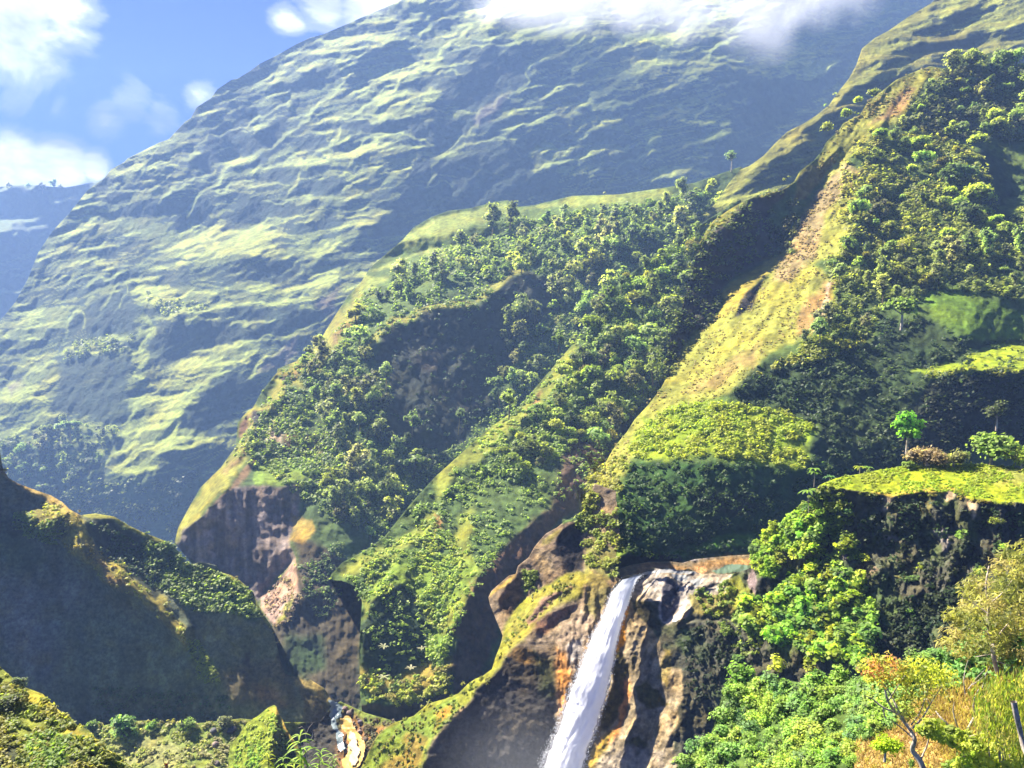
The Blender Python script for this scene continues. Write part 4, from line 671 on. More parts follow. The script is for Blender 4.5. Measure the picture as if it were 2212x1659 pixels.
# blocks of the dark cliff
b = fbm(X*1.0, Y*.55, 26, 3, 141); b2 = np.abs(fbm(X*.9, Y*.5, 40, 2, 145)); dm = s.mask('poly', [(1640, 1200), (1710, 1120), (2330, 1050), (2330, 1800), (1500, 1800), (1570, 1500), (1490, 1370)], 0, 14, 3); sl, mm = dm
s.h[sl] += (b[sl]*5 + np.floor(b[sl]*3)*3 - 10*np.clip(.25-b2[sl], 0, 1))*mm
for c, n, p in ((TAN, 'litL', SP([(730, 860), (830, 870), (780, 930), (740, 1010), (725, 920)])), (TAN, 'litL', SP([(1290, 825), (1370, 830), (1340, 890), (1300, 900)])), (TAN, 'half', SP([(1490, 880), (1590, 890), (1560, 990), (1530, 1060), (1510, 980)])), ((.09, .085, .03), 'half', SP([(760, 1000), (950, 880), (1040, 850), (1020, 950), (850, 1020)])),
                ((.16, .14, .13), 'half', SP([(1150, 1120), (1300, 1150), (1330, 1350), (1280, 1350), (1200, 1200)])), ((.15, .13, .12), 'half', SP([(740, 1190), (860, 1200), (860, 1260), (760, 1250)])), ((.10, .09, .02), 'half', SP([(820, 1560), (1000, 1480), (1080, 1520), (950, 1600)])), ((.13, .10, .09), 'half', SP([(290, 1340), (400, 1320), (430, 1400), (320, 1420)])),
                ((.12, .08, .05), 'half', SP([(500, 1470), (600, 1430), (690, 1500), (600, 1590), (510, 1540)])), ((.09, .08, .025), 'half', SP([(1060, 880), (1130, 830), (1180, 880), (1130, 1010), (1080, 960)]))):
    s.face(n, 'poly', p, k=.75, feather=2); s.paint(c, 'poly', p, feather=4, k=.85)
# bright ferny shoulder left of the plateau
sh = T(9, [(452, 350), (445, 240), (480, 185), (560, 125), (650, 55), (740, 20), (780, -20), (860, -60), (900, 0), (880, 150), (850, 250), (750, 300), (650, 240), (600, 420), (500, 420)])
s.face('lit', 'poly', sh, feather=4); s.paint((.14, .18, .012), 'poly', sh, feather=4); s.face('darkR', 'poly', T(9, [(540, 230), (620, 230), (640, 360), (590, 380)])); s.paint((.09, .06, .055), 'poly', T(9, [(540, 230), (620, 230), (640, 370), (590, 380)]))
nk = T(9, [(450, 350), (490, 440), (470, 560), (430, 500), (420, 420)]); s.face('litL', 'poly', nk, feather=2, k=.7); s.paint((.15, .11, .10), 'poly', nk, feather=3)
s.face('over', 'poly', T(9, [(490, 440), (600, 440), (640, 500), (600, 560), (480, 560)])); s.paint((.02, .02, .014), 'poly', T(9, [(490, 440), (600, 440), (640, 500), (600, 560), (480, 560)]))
bsh2 = T(9, [(400, 560), (560, 540), (850, 300), (1150, 420), (1230, 560), (1250, 800), (1100, 980), (900, 950), (600, 850), (450, 760), (330, 700)]); s.face('half', 'poly', bsh2, feather=12, k=.75); s.paint((.05, .085, .014), 'poly', bsh2, feather=14)
# rock hump the water slides over
hm = SQ([(600, 720), (700, 640), (840, 670), (980, 660), (1100, 660), (1300, 690), (1500, 700), (1450, 860), (1400, 900), (1200, 880), (1150, 880), (1060, 1080), (1020, 1170), (860, 1220), (780, 1200), (760, 1000), (660, 1000), (450, 980), (440, 900), (520, 780)])
s.face((-.42, -.55, .72), 'poly', hm, feather=3); s.paint((.25, .215, .175), 'poly', hm, feather=3)
for p in (SQ([(830, 760), (960, 800), (980, 900), (960, 1000), (900, 1100), (850, 1200), (800, 1200), (790, 1000), (800, 850)]),): s.face('dark', 'poly', p, feather=2); s.paint((.055, .052, .06), 'poly', p, feather=3)
for p, w in ((SQ([(880, 730), (980, 760), (1000, 800)]), 8), (SQ([(1040, 720), (1110, 690)]), 9), (SQ([(1060, 830), (1130, 790), (1190, 800)]), 7), (SQ([(680, 900), (620, 990)]), 4), (SQ([(1150, 880), (1300, 800), (1400, 780)]), 5), (SQ([(560, 830), (700, 760), (760, 780)]), 4)):
    s.face('darkR', 'line', p, w, 2); s.paint((.09, .085, .085), 'line', p, w, 2)
k = s.mask('poly', hm, 0, 5, 3); sl, mm = k; xr, yr = rot(X[sl], Y[sl], -55); s.h[sl] += fbm(xr*.3, yr, 11, 3, 181)*mm*2; s.col[sl] *= (1 + .35*mm*fbm(xr*.3, yr, 8, 3, 182))[..., None]
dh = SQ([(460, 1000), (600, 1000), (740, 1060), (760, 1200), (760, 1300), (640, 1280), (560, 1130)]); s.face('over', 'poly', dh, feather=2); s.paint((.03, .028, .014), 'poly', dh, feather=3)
s.face('half', 'poly', SQ([(1100, 900), (1450, 900), (1500, 1100), (1100, 1140)]), feather=4, k=.6); s.paint((.13, .11, .035), 'poly', SQ([(1060, 900), (1430, 870), (1520, 1100), (1450, 1150), (1080, 1140)]), feather=4)
s.face('shelf', 'line', SQ([(860, 1235), (1100, 1190), (1500, 1180)]), 6, 2, 2); s.face('over', 'line', SQ([(1080, 1150), (1500, 1150)]), 6, 2, 1)
s.face('lit', 'poly', SQ([(1500, 1150), (1620, 1120), (1880, 1200), (1850, 1270), (1650, 1280)])); s.paint((.14, .18, .012), 'poly', SQ([(1500, 1150), (1620, 1120), (1880, 1200), (1850, 1270), (1650, 1280)]))
s.paint((.13, .14, .02), 'poly', SQ([(1440, 760), (1560, 710), (1620, 800), (1740, 900), (1700, 950), (1500, 1060), (1440, 900)]), feather=4); s.face('half', 'poly', SQ([(1440, 760), (1560, 710), (1620, 800), (1740, 900), (1700, 950), (1500, 1060), (1440, 900)]))
# streaked orange and tan rock beside the fall
tk = SQ([(420, 980), (480, 1050), (560, 1150), (640, 1290), (760, 1420), (800, 1500), (780, 1659)]) + T(9, [(-10, 1000), (0, 1200), (-60, 1450), (-40, 1659), (-60, 2000)]) + [(1240, 1780), (1290, 1560), (1330, 1400)]
s.face((-.42, -.62, .66), 'poly', tk, feather=4); s.paint((.20, .155, .090), 'poly', tk, feather=4)
k = s.mask('poly', tk, 0, 5, 3); sl, mm = k; xr, yr = rot(X[sl], Y[sl], -68); s.h[sl] += (fbm(xr*.3, yr, 15, 4, 183)*3 + fbm(X[sl], Y[sl], 7, 2, 187)*.8)*mm; s.col[sl] *= (1 + .5*mm*fbm(xr*.25, yr, 10, 3, 184))[..., None]
og = SQ([(400, 1020), (430, 1060), (400, 1200), (390, 1330), (370, 1450), (290, 1520), (260, 1400), (340, 1200)]); s.paint((.52, .22, .012), 'poly', og, feather=3)
s.paint((.45, .17, .03), 'poly', T(8, [(1830, 1050), (1880, 1100), (1860, 1300), (1800, 1450), (1700, 1520), (1650, 1659), (1600, 1659), (1680, 1450), (1800, 1380)]), feather=5, k=.8); s.paint((.20, .16, .02), 'poly', T(8, [(1700, 1430), (1780, 1400), (1700, 1560), (1580, 1800), (1560, 1659)]), feather=5, k=.8)
for p in (T(8, [(1770, 930), (1800, 880), (1850, 1000), (1860, 1060), (1810, 1300), (1700, 1420), (1660, 1400), (1740, 1150)]), T(8, [(1900, 1130), (1980, 1100), (2050, 1150), (2130, 1240), (2000, 1270), (1900, 1200)]), T(8, [(1850, 1490), (1920, 1440), (1980, 1520), (1900, 1590)]), T(8, [(1880, 940), (1920, 900), (1900, 1060)])):
    s.face('darkR', 'poly', p, feather=3); s.paint((.07, .055, .015), 'poly', p, feather=4)
s.paint((.24, .20, .15), 'poly', T(8, [(1700, 1600), (1850, 1500), (2100, 1560), (2100, 1800), (1650, 1800)]), feather=6, k=.6); s.paint((.20, .15, .03), 'poly', T(8, [(2080, 900), (2130, 900), (2130, 1150), (2060, 1080)]), feather=4, k=.7)
sl, mm = s.mask('poly', [(1540, 1350), (1700, 1400), (1700, 1800), (1380, 1800), (1440, 1660), (1480, 1500)], 0, 8, 3); s.h[sl] += fbm(X[sl], Y[sl]*.3, 18, 3, 188)*mm*4
grain(s, [(18, 2.0), (7, .8)], 400); tonevar(s, 9, .35)
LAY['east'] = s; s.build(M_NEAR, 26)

# ---------------------------------------------------------------- near banks
s = Layer('near_bank', [(-80, 1405), (-20, 1428), (0, 1440), (17, 1455), (33, 1469), (58, 1486), (93, 1499), (108, 1516), (125, 1532), (138, 1542), (167, 1566), (192, 1577), (208, 1597), (233, 1619), (258, 1632), (275, 1649), (300, 1672), (330, 1760), (-80, 1760)],
          [(-60, 1420, 64), (100, 1510, 60), (280, 1660, 52), (0, 1700, 44), (200, 1720, 44)], 'half', 2.0, 90)
s.col[:] = (.115, .135, .022); X, Y = s.X, s.Y
s.face('lit', 'poly', SB([(-100, 550), (200, 600), (560, 700), (800, 950), (1200, 1250), (1500, 1520), (1300, 1450), (850, 1200), (500, 1000), (200, 800), (-100, 700)]), feather=6); s.paint((.19, .165, .02), 'poly', SB([(-100, 550), (200, 600), (560, 700), (800, 950), (1200, 1250), (1500, 1520), (1300, 1450), (850, 1200), (500, 1000), (200, 800), (-100, 700)]), feather=8)
for p in (SB([(860, 1450), (1200, 1400), (1350, 1450), (1600, 1700), (1750, 2200), (700, 2200), (760, 1600)]), SB([(-100, 1150), (200, 1250), (330, 1500), (250, 1800), (-100, 1800)]), SB([(0, 700), (300, 760), (340, 950), (200, 980), (0, 900)])):
    s.face('darkR', 'poly', p, feather=7, k=.9); s.paint((.035, .04, .018), 'poly', p, feather=8)
s.paint((.09, .14, .025), 'poly', SB([(350, 1300), (700, 1200), (900, 1300), (800, 1700), (400, 1700)]), feather=10); s.face('lit', 'poly', SB([(350, 1300), (700, 1200), (880, 1300), (820, 1700), (400, 1700)]), feather=10, k=.6)
grain(s, [(50, 5), (20, 4), (8, 1.8), (4, .5)], 410); tonevar(s, 9, .3); LAY['bank'] = s; s.build(M_NEAR, 20)

s = Layer('bush_slope', [(1400, 1800), (1450, 1665), (1480, 1645), (1500, 1620), (1530, 1600), (1545, 1560), (1560, 1500), (1600, 1480), (1680, 1465), (1760, 1480), (1840, 1470), (1900, 1450), (2000, 1420), (2100, 1380), (2330, 1330), (2330, 1800)],
          [(1500, 1660, 56), (1600, 1490, 62), (1800, 1480, 56), (2000, 1440, 48), (2250, 1380, 42), (1700, 1750, 40), (1900, 1700, 34), (2250, 1700, 30)], 'half', 2.5, 120)
s.col[:] = (.045, .075, .016); s.face('lit', 'poly', [(1840, 1640), (1870, 1590), (1950, 1560), (2000, 1500), (2120, 1460), (2330, 1400), (2330, 1800), (1830, 1800)], feather=10)
dry = [(1842, 1610), (1862, 1590), (1900, 1580), (1930, 1550), (2000, 1500), (2080, 1470), (2200, 1420), (2330, 1400), (2330, 1800), (1840, 1800)]
s.paint((.26, .18, .06), 'poly', dry, feather=8); s.paint((.30, .17, .11), 'poly', T(9, [(1400, 1450), (1700, 1300), (1900, 1200), (1850, 1350), (1500, 1520)]), feather=12, k=.6)
s.face('darkR', 'poly', T(9, [(1130, 1560), (1180, 1540), (1190, 1650), (1140, 1640)]), k=.8)
grain(s, [(60, 9), (24, 5), (8, 2)], 420); tonevar(s, 10, .3); LAY['slope'] = s; s.build(M_NEAR, 12)
# ---------------------------------------------------------------- plants
def leaf_mat(name, trans=.35, var=.35, scale=.6):
    m, nt, p = new_mat(name); L = nt.links.new
    a = node(nt, 'ShaderNodeAttribute', attribute_name='tone'); oi = node(nt, 'ShaderNodeObjectInfo')
    hs = node(nt, 'ShaderNodeHueSaturation')
    mr = node(nt, 'ShaderNodeMapRange'); mr.inputs[3].default_value = .475; mr.inputs[4].default_value = .515; L(oi.outputs['Random'], mr.inputs[0]); L(mr.outputs[0], hs.inputs['Hue'])
    m2 = node(nt, 'ShaderNodeMath', operation='MULTIPLY'); m2.inputs[1].default_value = 7.31; L(oi.outputs['Random'], m2.inputs[0])
    fr = node(nt, 'ShaderNodeMath', operation='FRACT'); L(m2.outputs[0], fr.inputs[0])
    mv = node(nt, 'ShaderNodeMapRange'); mv.inputs[3].default_value = 1-var; mv.inputs[4].default_value = 1+var; L(fr.outputs[0], mv.inputs[0]); L(mv.outputs[0], hs.inputs['Value'])
    L(a.outputs[0], hs.inputs['Color']); L(hs.outputs[0], p.inputs[0])
    p.inputs['Roughness'].default_value = .55; p.inputs['Specular IOR Level'].default_value = .25
    t = node(nt, 'ShaderNodeBsdfTranslucent'); gm = node(nt, 'ShaderNodeMixRGB', blend_type='MULTIPLY'); gm.inputs[0].default_value = 1; gm.inputs[2].default_value = (1.5, 1.6, .9, 1); L(hs.outputs[0], gm.inputs[1]); L(gm.outputs[0], t.inputs[0])
    mx = node(nt, 'ShaderNodeMixShader'); mx.inputs[0].default_value = trans
    o = nt.nodes['Material Output']; L(p.outputs[0], mx.inputs[1]); L(t.outputs[0], mx.inputs[2]); L(mx.outputs[0], o.inputs[0])
    return m
M_LEAF = leaf_mat('leaves', .55); M_LEAFN = leaf_mat('near leaves', .55, .05)
M_BARK, _nt, _p = new_mat('bark')
_n = node(_nt, 'ShaderNodeTexNoise'); _n.inputs['Scale'].default_value = 9; _r = ramp(_nt, [(.3, (.16, .12, .08)), (.6, (.42, .36, .28))]); _nt.links.new(_n.outputs[0], _r.inputs[0]); _nt.links.new(_r.outputs[0], _p.inputs[0]); _p.inputs['Roughness'].default_value = .9

SB3 = np.array([-.35, .05, .5])
def leaves(P, N, size, rs, aspect=1.7, jit=.7, tone=None, tv=.35, bright=None):
    """one small rhombic leaf or spray at each point, loosely facing along N"""
    n = len(P); N = N/np.maximum(np.linalg.norm(N, axis=1, keepdims=True), 1e-6) + rs.randn(n, 3)*jit + SB3
    N /= np.linalg.norm(N, axis=1, keepdims=True)
    A = np.cross(N, rs.randn(n, 3)); A /= np.linalg.norm(A, axis=1, keepdims=True); B = np.cross(N, A)
    sz = (size*(.6 + .8*rs.rand(n)))[:, None] if np.ndim(size) == 0 else (np.asarray(size)*(.6+.8*rs.rand(n)))[:, None]
    V = np.stack([P - A*sz*.5*aspect, P + B*sz*.5 - N*sz*.08, P + A*sz*.5*aspect, P - B*sz*.5 - N*sz*.08], 1).reshape(-1, 3)
    Q = np.arange(4*n).reshape(n, 4)
    c = np.array(tone, np.float32); c = np.tile(c, (n, 1)) if c.ndim == 1 else c
    k = 1 + tv*(rs.rand(n, 1)*2-1)
    if bright is not None: k = k*np.asarray(bright)[:, None]
    c = np.minimum(c*k*1.6, .6)
    return V, Q, np.repeat(c, 4, 0)
def tube(pts, radii, sides=6):
    pts = [np.array(p, float) for p in pts]; V = []; Q = []
    for i, p in enumerate(pts):
        d = pts[min(i+1, len(pts)-1)] - pts[max(i-1, 0)]; d /= np.linalg.norm(d)+1e-9
        a = np.cross(d, [0, 1, .2]); a /= np.linalg.norm(a)+1e-9; b = np.cross(d, a)
        for k in range(sides): t = 2*math.pi*k/sides; V.append(p + (a*math.cos(t)+b*math.sin(t))*radii[i])
    for i in range(len(pts)-1):
        for k in range(sides): q = i*sides; Q.append((q+k, q+(k+1) % sides, q+sides+(k+1) % sides, q+sides+k))
    return np.array(V), np.array(Q)
def join(parts):
    V = []; Q = []; c = []; o = 0
    for p in parts:
        V.append(p[0]); Q.append(p[1]+o); o += len(p[0])
        if len(p) > 2: c.append(p[2])
    return np.concatenate(V), np.concatenate(Q), (np.concatenate(c) if c else None)
def lump(center, r, rs, n=10, tone=(.03, .05, .02)):
    """coarse rounded mass of inner foliage"""
    th = np.linspace(0, 2*np.pi, n, endpoint=False); ph = np.linspace(-1.35, 1.35, 6)
    V = np.array([[math.cos(p)*math.cos(t), math.cos(p)*math.sin(t), math.sin(p)] for p in ph for t in th])
    V = V*(.8+.35*rs.rand(len(V), 1))*np.asarray(r) + center
    Q = [(j*n+i, j*n+(i+1) % n, (j+1)*n+(i+1) % n, (j+1)*n+i) for j in range(5) for i in range(n)]
    return V, np.array(Q), np.tile(np.array(tone, np.float32), (len(V), 1))
def crown_parts(rs, lobes=7, nleaf=300, size=.17, spread=(.62, .62, .42), lr=.45, tone=(.06, .09, .02), top=0.0, core=True, aspect=1.5):
    cs = []
    for i in range(lobes):
        d = rs.randn(3); d /= np.linalg.norm(d); d = d*(rs.rand()**.5)
        cs.append(d*np.array(spread) + [0, 0, top])
    parts = []
    P = []; N = []; Bf = []
    for c in cs:
        k = nleaf//lobes; d = rs.randn(k, 3); d /= np.linalg.norm(d, axis=1, keepdims=True); d[:, 2] = np.where(d[:, 2] < -.5, -d[:, 2], d[:, 2])
        r = lr*(.75+.5*rs.rand()); P.append(c + d*r*(.60+.62*rs.rand(k, 1))*[1, 1, .8]); N.append(d + [0, 0, .5]); Bf.append(np.full(k, .8+.4*rs.rand()))
        if core: parts.append(lump(c, (r*.56, r*.56, r*.45), rs, 8, np.array(tone)*.45))
    P = np.concatenate(P); N = np.concatenate(N); Bf = np.concatenate(Bf)
    parts.append(leaves(P, N, size, rs, aspect, .55, tone, .35, Bf))
    return parts

def tag(o, label=None, cat=None, group=None, kind=None):
    if label: o['label'] = label
    if cat: o['category'] = cat
    if group: o['group'] = group
    if kind: o['kind'] = kind
    return o
class Kind:
    def __init__(s, name, builder, n=5, mat=None):
        s.name = name; s.me = []
        for i in range(n):
            V, Q, c = builder(np.random.RandomState(1000+37*i+len(name)), i)
            o = mesh_np(name, V, Q, mat or M_LEAF, c, False); s.me.append(o.data); bpy.data.objects.remove(o)
def put(kind, loc, size, rs, label, cat, group, squash=1.0, name=None):
    me = kind.me[rs.randint(len(kind.me))]
    o = bpy.data.objects.new(name or kind.name, me); C.objects.link(o); o.location = loc
    o.rotation_euler = (rs.uniform(-.12, .12), rs.uniform(-.12, .12), rs.uniform(0, 6.28)); o.scale = (size, size, size*squash)
    return tag(o, label, cat, group)
def spots(poly, n, rs, gap, tries=30, avoid=()):
    xs = [p[0] for p in poly]; ys = [p[1] for p in poly]; out = []
    for _ in range(n*tries):
        x = rs.uniform(min(xs), max(xs)); y = rs.uniform(min(ys), max(ys))
        if not inside(np.array([x]), np.array([y]), poly)[0]: continue
        if any(inside(np.array([x]), np.array([y]), a)[0] for a in avoid): continue
        if any((x-a)**2+(y-b)**2 < gap*gap for a, b in out): continue
        out.append((x, y))
        if len(out) >= n: break
    return out
def scatter_stuff(name, lay, items, mat=None, label=None, avoid=()):
    """low growth rooted in a hillside: items = (polygon, clumps, clump px, leaves per clump, leaf px, tone, toneB)"""
    rs = np.random.RandomState(len(name)*7+len(items)); PV = []
    for (poly, n, cpx, k, lpx, ta, tb) in items:
        xs = [p[0] for p in poly]; ys = [p[1] for p in poly]; n = int(n*1.0); m = int(n*2.2)
        x = rs.uniform(min(xs), max(xs), m); y = rs.uniform(min(ys), max(ys), m); ok = inside(x, y, poly)
        for a in avoid: ok &= ~inside(x, y, a[0]) | (poly is a[1])
        x = x[ok][:n]; y = y[ok][:n]
        dn = fbm(x, y, 22, 3, 500); kp = dn > -.32 + .3*rs.rand(len(x)) - .15; x = x[kp]; y = y[kp]; dn = dn[kp]
        P, Z = lay.sample(x, y); N = []
        if len(x) == 0: continue
        s = Z/F; cs = cpx*s*(.5+1.0*rs.rand(len(x)))
        base = np.repeat(P, k, 0); d = rs.randn(len(base), 3); d /= np.linalg.norm(d, axis=1, keepdims=True); d[:, 2] = np.abs(d[:, 2]); d[:, 1] = -np.abs(d[:, 1])*.8 + .2*d[:, 1]
        pos = base + d*np.repeat(cs, k)[:, None]*(.35+.4*rs.rand(len(base), 1))
        mixv = np.clip(.5 + .9*fbm(x, y, 40, 3, 510) + .25*rs.randn(len(x)), 0, 1)[:, None]; tone = np.array(ta)*(1-mixv) + np.array(tb)*mixv
        PV.append(leaves(pos, d + [0, 0, .4], np.repeat(lpx*s, k), rs, 1.4, .5, np.repeat(tone, k, 0), .4))
    V, Q, c = join(PV); o = mesh_np(name, V, Q, mat or M_LEAF, c); tag(o, kind='stuff'); return o

T_DK, T_MD, T_LT, T_YL, T_BR = (.050, .080, .022), (.12, .16, .035), (.18, .22, .035), (.24, .25, .035), (.13, .075, .035)
def b_round(rs, i): return join(crown_parts(rs, 7+i, 560, .115, spread=(.7, .7, .35+.12*i), lr=.30+.05*(i%3), tone=[(.135, .185, .05), (.17, .21, .05), (.11, .15, .045), (.20, .22, .045), (.17, .175, .075)][i % 5]) + [(lambda t: (t[0], t[1], np.tile(np.float32([.12, .1, .07]), (len(t[0]), 1))))(tube([(0, 0, -1.6), (.05, 0, -.6), (0, .03, .1)], [.07, .05, .03], 5))])
def b_tall(rs, i): return join(crown_parts(rs, 9, 460, .12, spread=(.42, .42, .85), lr=.36, tone=[(.15, .19, .06), (.18, .20, .065), (.13, .16, .055)][i % 3]) + [(lambda t: (t[0], t[1], np.tile(np.float32([.22, .19, .14]), (len(t[0]), 1))))(tube([(0, 0, -2.3), (.08, 0, -1.2), (0, .03, .4)], [.06, .045, .02], 5))])
def b_flat(rs, i): return join(crown_parts(rs, 8, 280, .15, spread=(.8, .8, .12), lr=.3, tone=(.10, .13, .045)) + [(lambda t: (t[0], t[1], np.tile(np.float32([.16, .13, .1]), (len(t[0]), 1))))(tube([(0, 0, -1.9), (.05, 0, -.9), (.1, .03, .0)], [.06, .05, .03], 5))])
def b_bush(rs, i): return join(crown_parts(rs, 7, 420, .14, spread=(.55, .55, .25), lr=.45, top=.15, tone=[(.16, .21, .035), (.20, .24, .035), (.12, .17, .035), (.25, .25, .04)][i % 4]))
K_ROUND = Kind('broadleaf_tree', b_round, 5); K_TALL = Kind('slender_tree', b_tall, 4); K_FLAT = Kind('umbrella_tree', b_flat, 3); K_BUSH = Kind('shrub', b_bush, 4)

def grove(lay, poly, n, gap, px, kinds, label, cat, group, seed, avoid=None, lift=.7, root=1.0, name=None):
    rs = np.random.RandomState(seed); c = 0
    for (x, y) in spots(poly, n, rs, gap, 20, avoid if avoid is not None else ([bowl] if lay is LAY['spur'] and poly is not Z_C else [])):
        (P, Z) = lay.sample([x], [y]); P = P[0]; q = rs.rand(); s = px*(.45 + 1.15*q*q + .25*rs.rand())*Z[0]/F/2*.9
        k = kinds[rs.randint(len(kinds))]; up = s*(1.1 if k is not K_TALL else 1.5)*lift
        put(k, (P[0], P[1] - s*.3, P[2] + up), s, rs, ('small', 'middling', 'large')[int(q > .45)+int(q > .8)] + {id(K_ROUND): ' rounded ', id(K_TALL): ' upright ', id(K_FLAT): ' flat-topped ', id(K_BUSH): ' low bushy '}[id(k)] + label, cat, group, rs.uniform(.85, 1.2), name); c += 1
    return c
Z_A = [(960, 560), (1060, 500), (1130, 475), (1300, 455), (1500, 415), (1590, 400), (1600, 440), (1530, 520), (1480, 640), (1440, 740), (1380, 860), (1320, 950), (1240, 1000), (1170, 920), (1240, 800), (1200, 700), (1180, 600), (1100, 590), (1000, 620), (900, 650), (800, 700), (760, 690), (850, 620)]
Z_B = [(650, 770), (720, 730), (790, 725), (800, 780), (830, 880), (870, 1000), (960, 1010), (940, 1040), (890, 1080), (840, 1130), (780, 1180), (740, 1130), (700, 1080), (730, 1000), (700, 940), (660, 860)]
Z_C = T(5, [(1200, 260), (1290, 350), (1350, 600), (1260, 900), (1000, 900), (1060, 700), (1050, 480)])
Z_D = T(5, [(1500, 700), (1700, 640), (2050, 640), (1850, 850), (1780, 1050), (1740, 1250), (1500, 1250), (1380, 1300), (1180, 1420), (900, 1430), (1180, 1150), (1330, 980)])
Z_H1 = T(3, [(1690, 480), (1850, 420), (2050, 370), (2400, 520), (2400, 900), (2050, 930), (1900, 930), (1700, 900), (1500, 850), (1350, 830), (1480, 720), (1580, 600)])
Z_H2 = T(3, [(1220, 870), (1500, 880), (1900, 970), (1950, 1150), (2080, 1480), (2180, 1350), (2400, 1250), (2400, 1700), (1000, 1700), (1110, 1480), (1150, 1150), (1250, 1050)])
Z_H3 = T(6, [(920, 20), (2400, 0), (2400, 330), (1850, 230), (1600, 220), (1480, 330), (1260, 350), (1240, 520), (1000, 560), (760, 600), (880, 500), (1000, 300)])
gapx = [gap]
nA = grove(LAY['spur'], Z_A, 150, 19, 48, [K_ROUND, K_ROUND, K_TALL], 'tree in the dense wood over the top of the middle spur', 'tree', 'trees of the wood on the upper middle spur', 11)
nB = grove(LAY['spur'], Z_B, 70, 21, 48, [K_ROUND, K_ROUND, K_TALL], 'tree on the steep slope left of and below the shadowed hollow', 'tree', 'trees left of the shadowed hollow', 12)
nC = grove(LAY['spur'], Z_C, 26, 22, 46, [K_ROUND, K_TALL], 'tree standing against the right side of the big shadowed hollow', 'tree', 'trees along the right side of the hollow', 13)
nD = grove(LAY['front'], Z_D, 80, 22, 48, [K_ROUND, K_BUSH], 'tree clinging to the right flank of the bright front spur', 'tree', 'trees on the right flank of the front spur', 14)
Z_E = [(1245, 745), (1290, 668), (1350, 605), (1430, 545), (1505, 495), (1495, 590), (1470, 680), (1440, 750), (1430, 820), (1370, 890), (1320, 950), (1280, 900), (1260, 820)]
grove(LAY['front'], Z_E, 62, 18, 50, [K_ROUND, K_TALL, K_BUSH], 'tree in the wood below the dark gully left of the orange crest', 'tree', 'trees below the dark gully', 20)
grove(LAY['spur'], T(5, [(120, 900), (330, 950), (520, 1050), (640, 1300), (480, 1450), (300, 1300), (100, 1200)]), 16, 26, 42, [K_TALL, K_FLAT], 'tree rising in front of the foot of the shadowed hollow', 'tree', 'slim trees at the foot of the hollow', 15)
grove(LAY['crest'], Z_H1, 60, 24, 44, [K_ROUND, K_TALL, K_BUSH], 'tree on the wooded top of the right-hand hill', 'tree', 'trees on the top of the right-hand hill', 16)
grove(LAY['crest'], Z_H2, 70, 25, 46, [K_ROUND, K_BUSH, K_BUSH], 'tree on the sunny upper flank right of the bare orange slope', 'tree', 'trees on the upper flank of the right-hand hill', 17)
grove(LAY['crest'], Z_H3, 62, 26, 50, [K_TALL, K_ROUND, K_TALL], 'tree in the wood just above the green shelf on the right', 'tree', 'trees above the green shelf', 18)
Z_M = T(4, [(0, 1280), (120, 1200), (380, 1110), (560, 1090), (760, 1150), (690, 1300), (520, 1430), (470, 1500), (300, 1560), (0, 1420)])
grove(LAY['mtn'], Z_M, 46, 17, 30, [K_ROUND, K_TALL, K_FLAT], 'hazy tree in the far basin at the foot of the mountain', 'tree', 'hazy trees in the far basin on the left', 19)
rs = np.random.RandomState(5); P, Z = LAY['mtn'].sample([160], [940]); o = put(K_FLAT, (P[0][0], P[0][1]-12, P[0][2]+12), 15, rs, 'wide flat-topped tree standing above the others in the far basin', 'tree', None)
# low growth on the hills
scatter_stuff('shrub_cover', LAY['spur'], [(Z_A, 1500, 17, 16, 4.5, T_MD, (.17, .20, .045)), (Z_B, 500, 17, 16, 4.5, T_MD, T_LT),
    ([(600, 820), (700, 740), (800, 620), (900, 560), (1100, 480), (1500, 420), (1600, 420), (1500, 700), (1350, 950), (1150, 950), (1000, 1000), (850, 1150), (700, 1120), (560, 1000), (520, 960)], 5200, 13, 12, 4.5, T_MD, T_LT),
    (bowl, 260, 9, 9, 3.5, T_DK, T_DK), ([(500, 980), (560, 900), (640, 860), (720, 960), (740, 1080), (640, 1060)], 500, 11, 10, 4, T_LT, T_YL), (T(7, [(1930, 350), (2212, 200), (2212, 700), (2000, 700)]), 160, 12, 10, 4, T_DK, T_MD),
    (T(7, [(1850, 400), (1950, 560), (1880, 720), (1800, 760), (1700, 560)]), 120, 8, 8, 3.5, T_YL, PINK)], avoid=[(bowl, bowl)])
scatter_stuff('shrub_cover', LAY['front'], [(Z_E, 800, 16, 16, 4.5, T_MD, T_LT), (Z_D, 1200, 16, 15, 4.5, T_MD, T_LT),
    ([(740, 1230), (850, 1140), (1000, 985), (1180, 820), (1300, 700), (1450, 600), (1430, 850), (1330, 1000), (1250, 1060), (1120, 1130), (1060, 1230), (1020, 1300), (960, 1400), (960, 1460), (800, 1510), (785, 1300)], 2300, 11, 11, 4.4, T_MD, T_LT),
    (T(8, [(150, 330), (600, 30), (880, 420), (640, 800), (420, 500), (160, 560)]), 600, 8, 11, 4, T_LT, T_YL), (T(8, [(120, 1050), (400, 1120), (720, 980), (720, 1150), (400, 1260), (150, 1230)]), 260, 11, 12, 5, (.16, .13, .035), T_YL),
    (T(8, [(560, 800), (700, 850), (680, 960), (560, 950)]), 90, 14, 14, 5, T_LT, T_LT)])
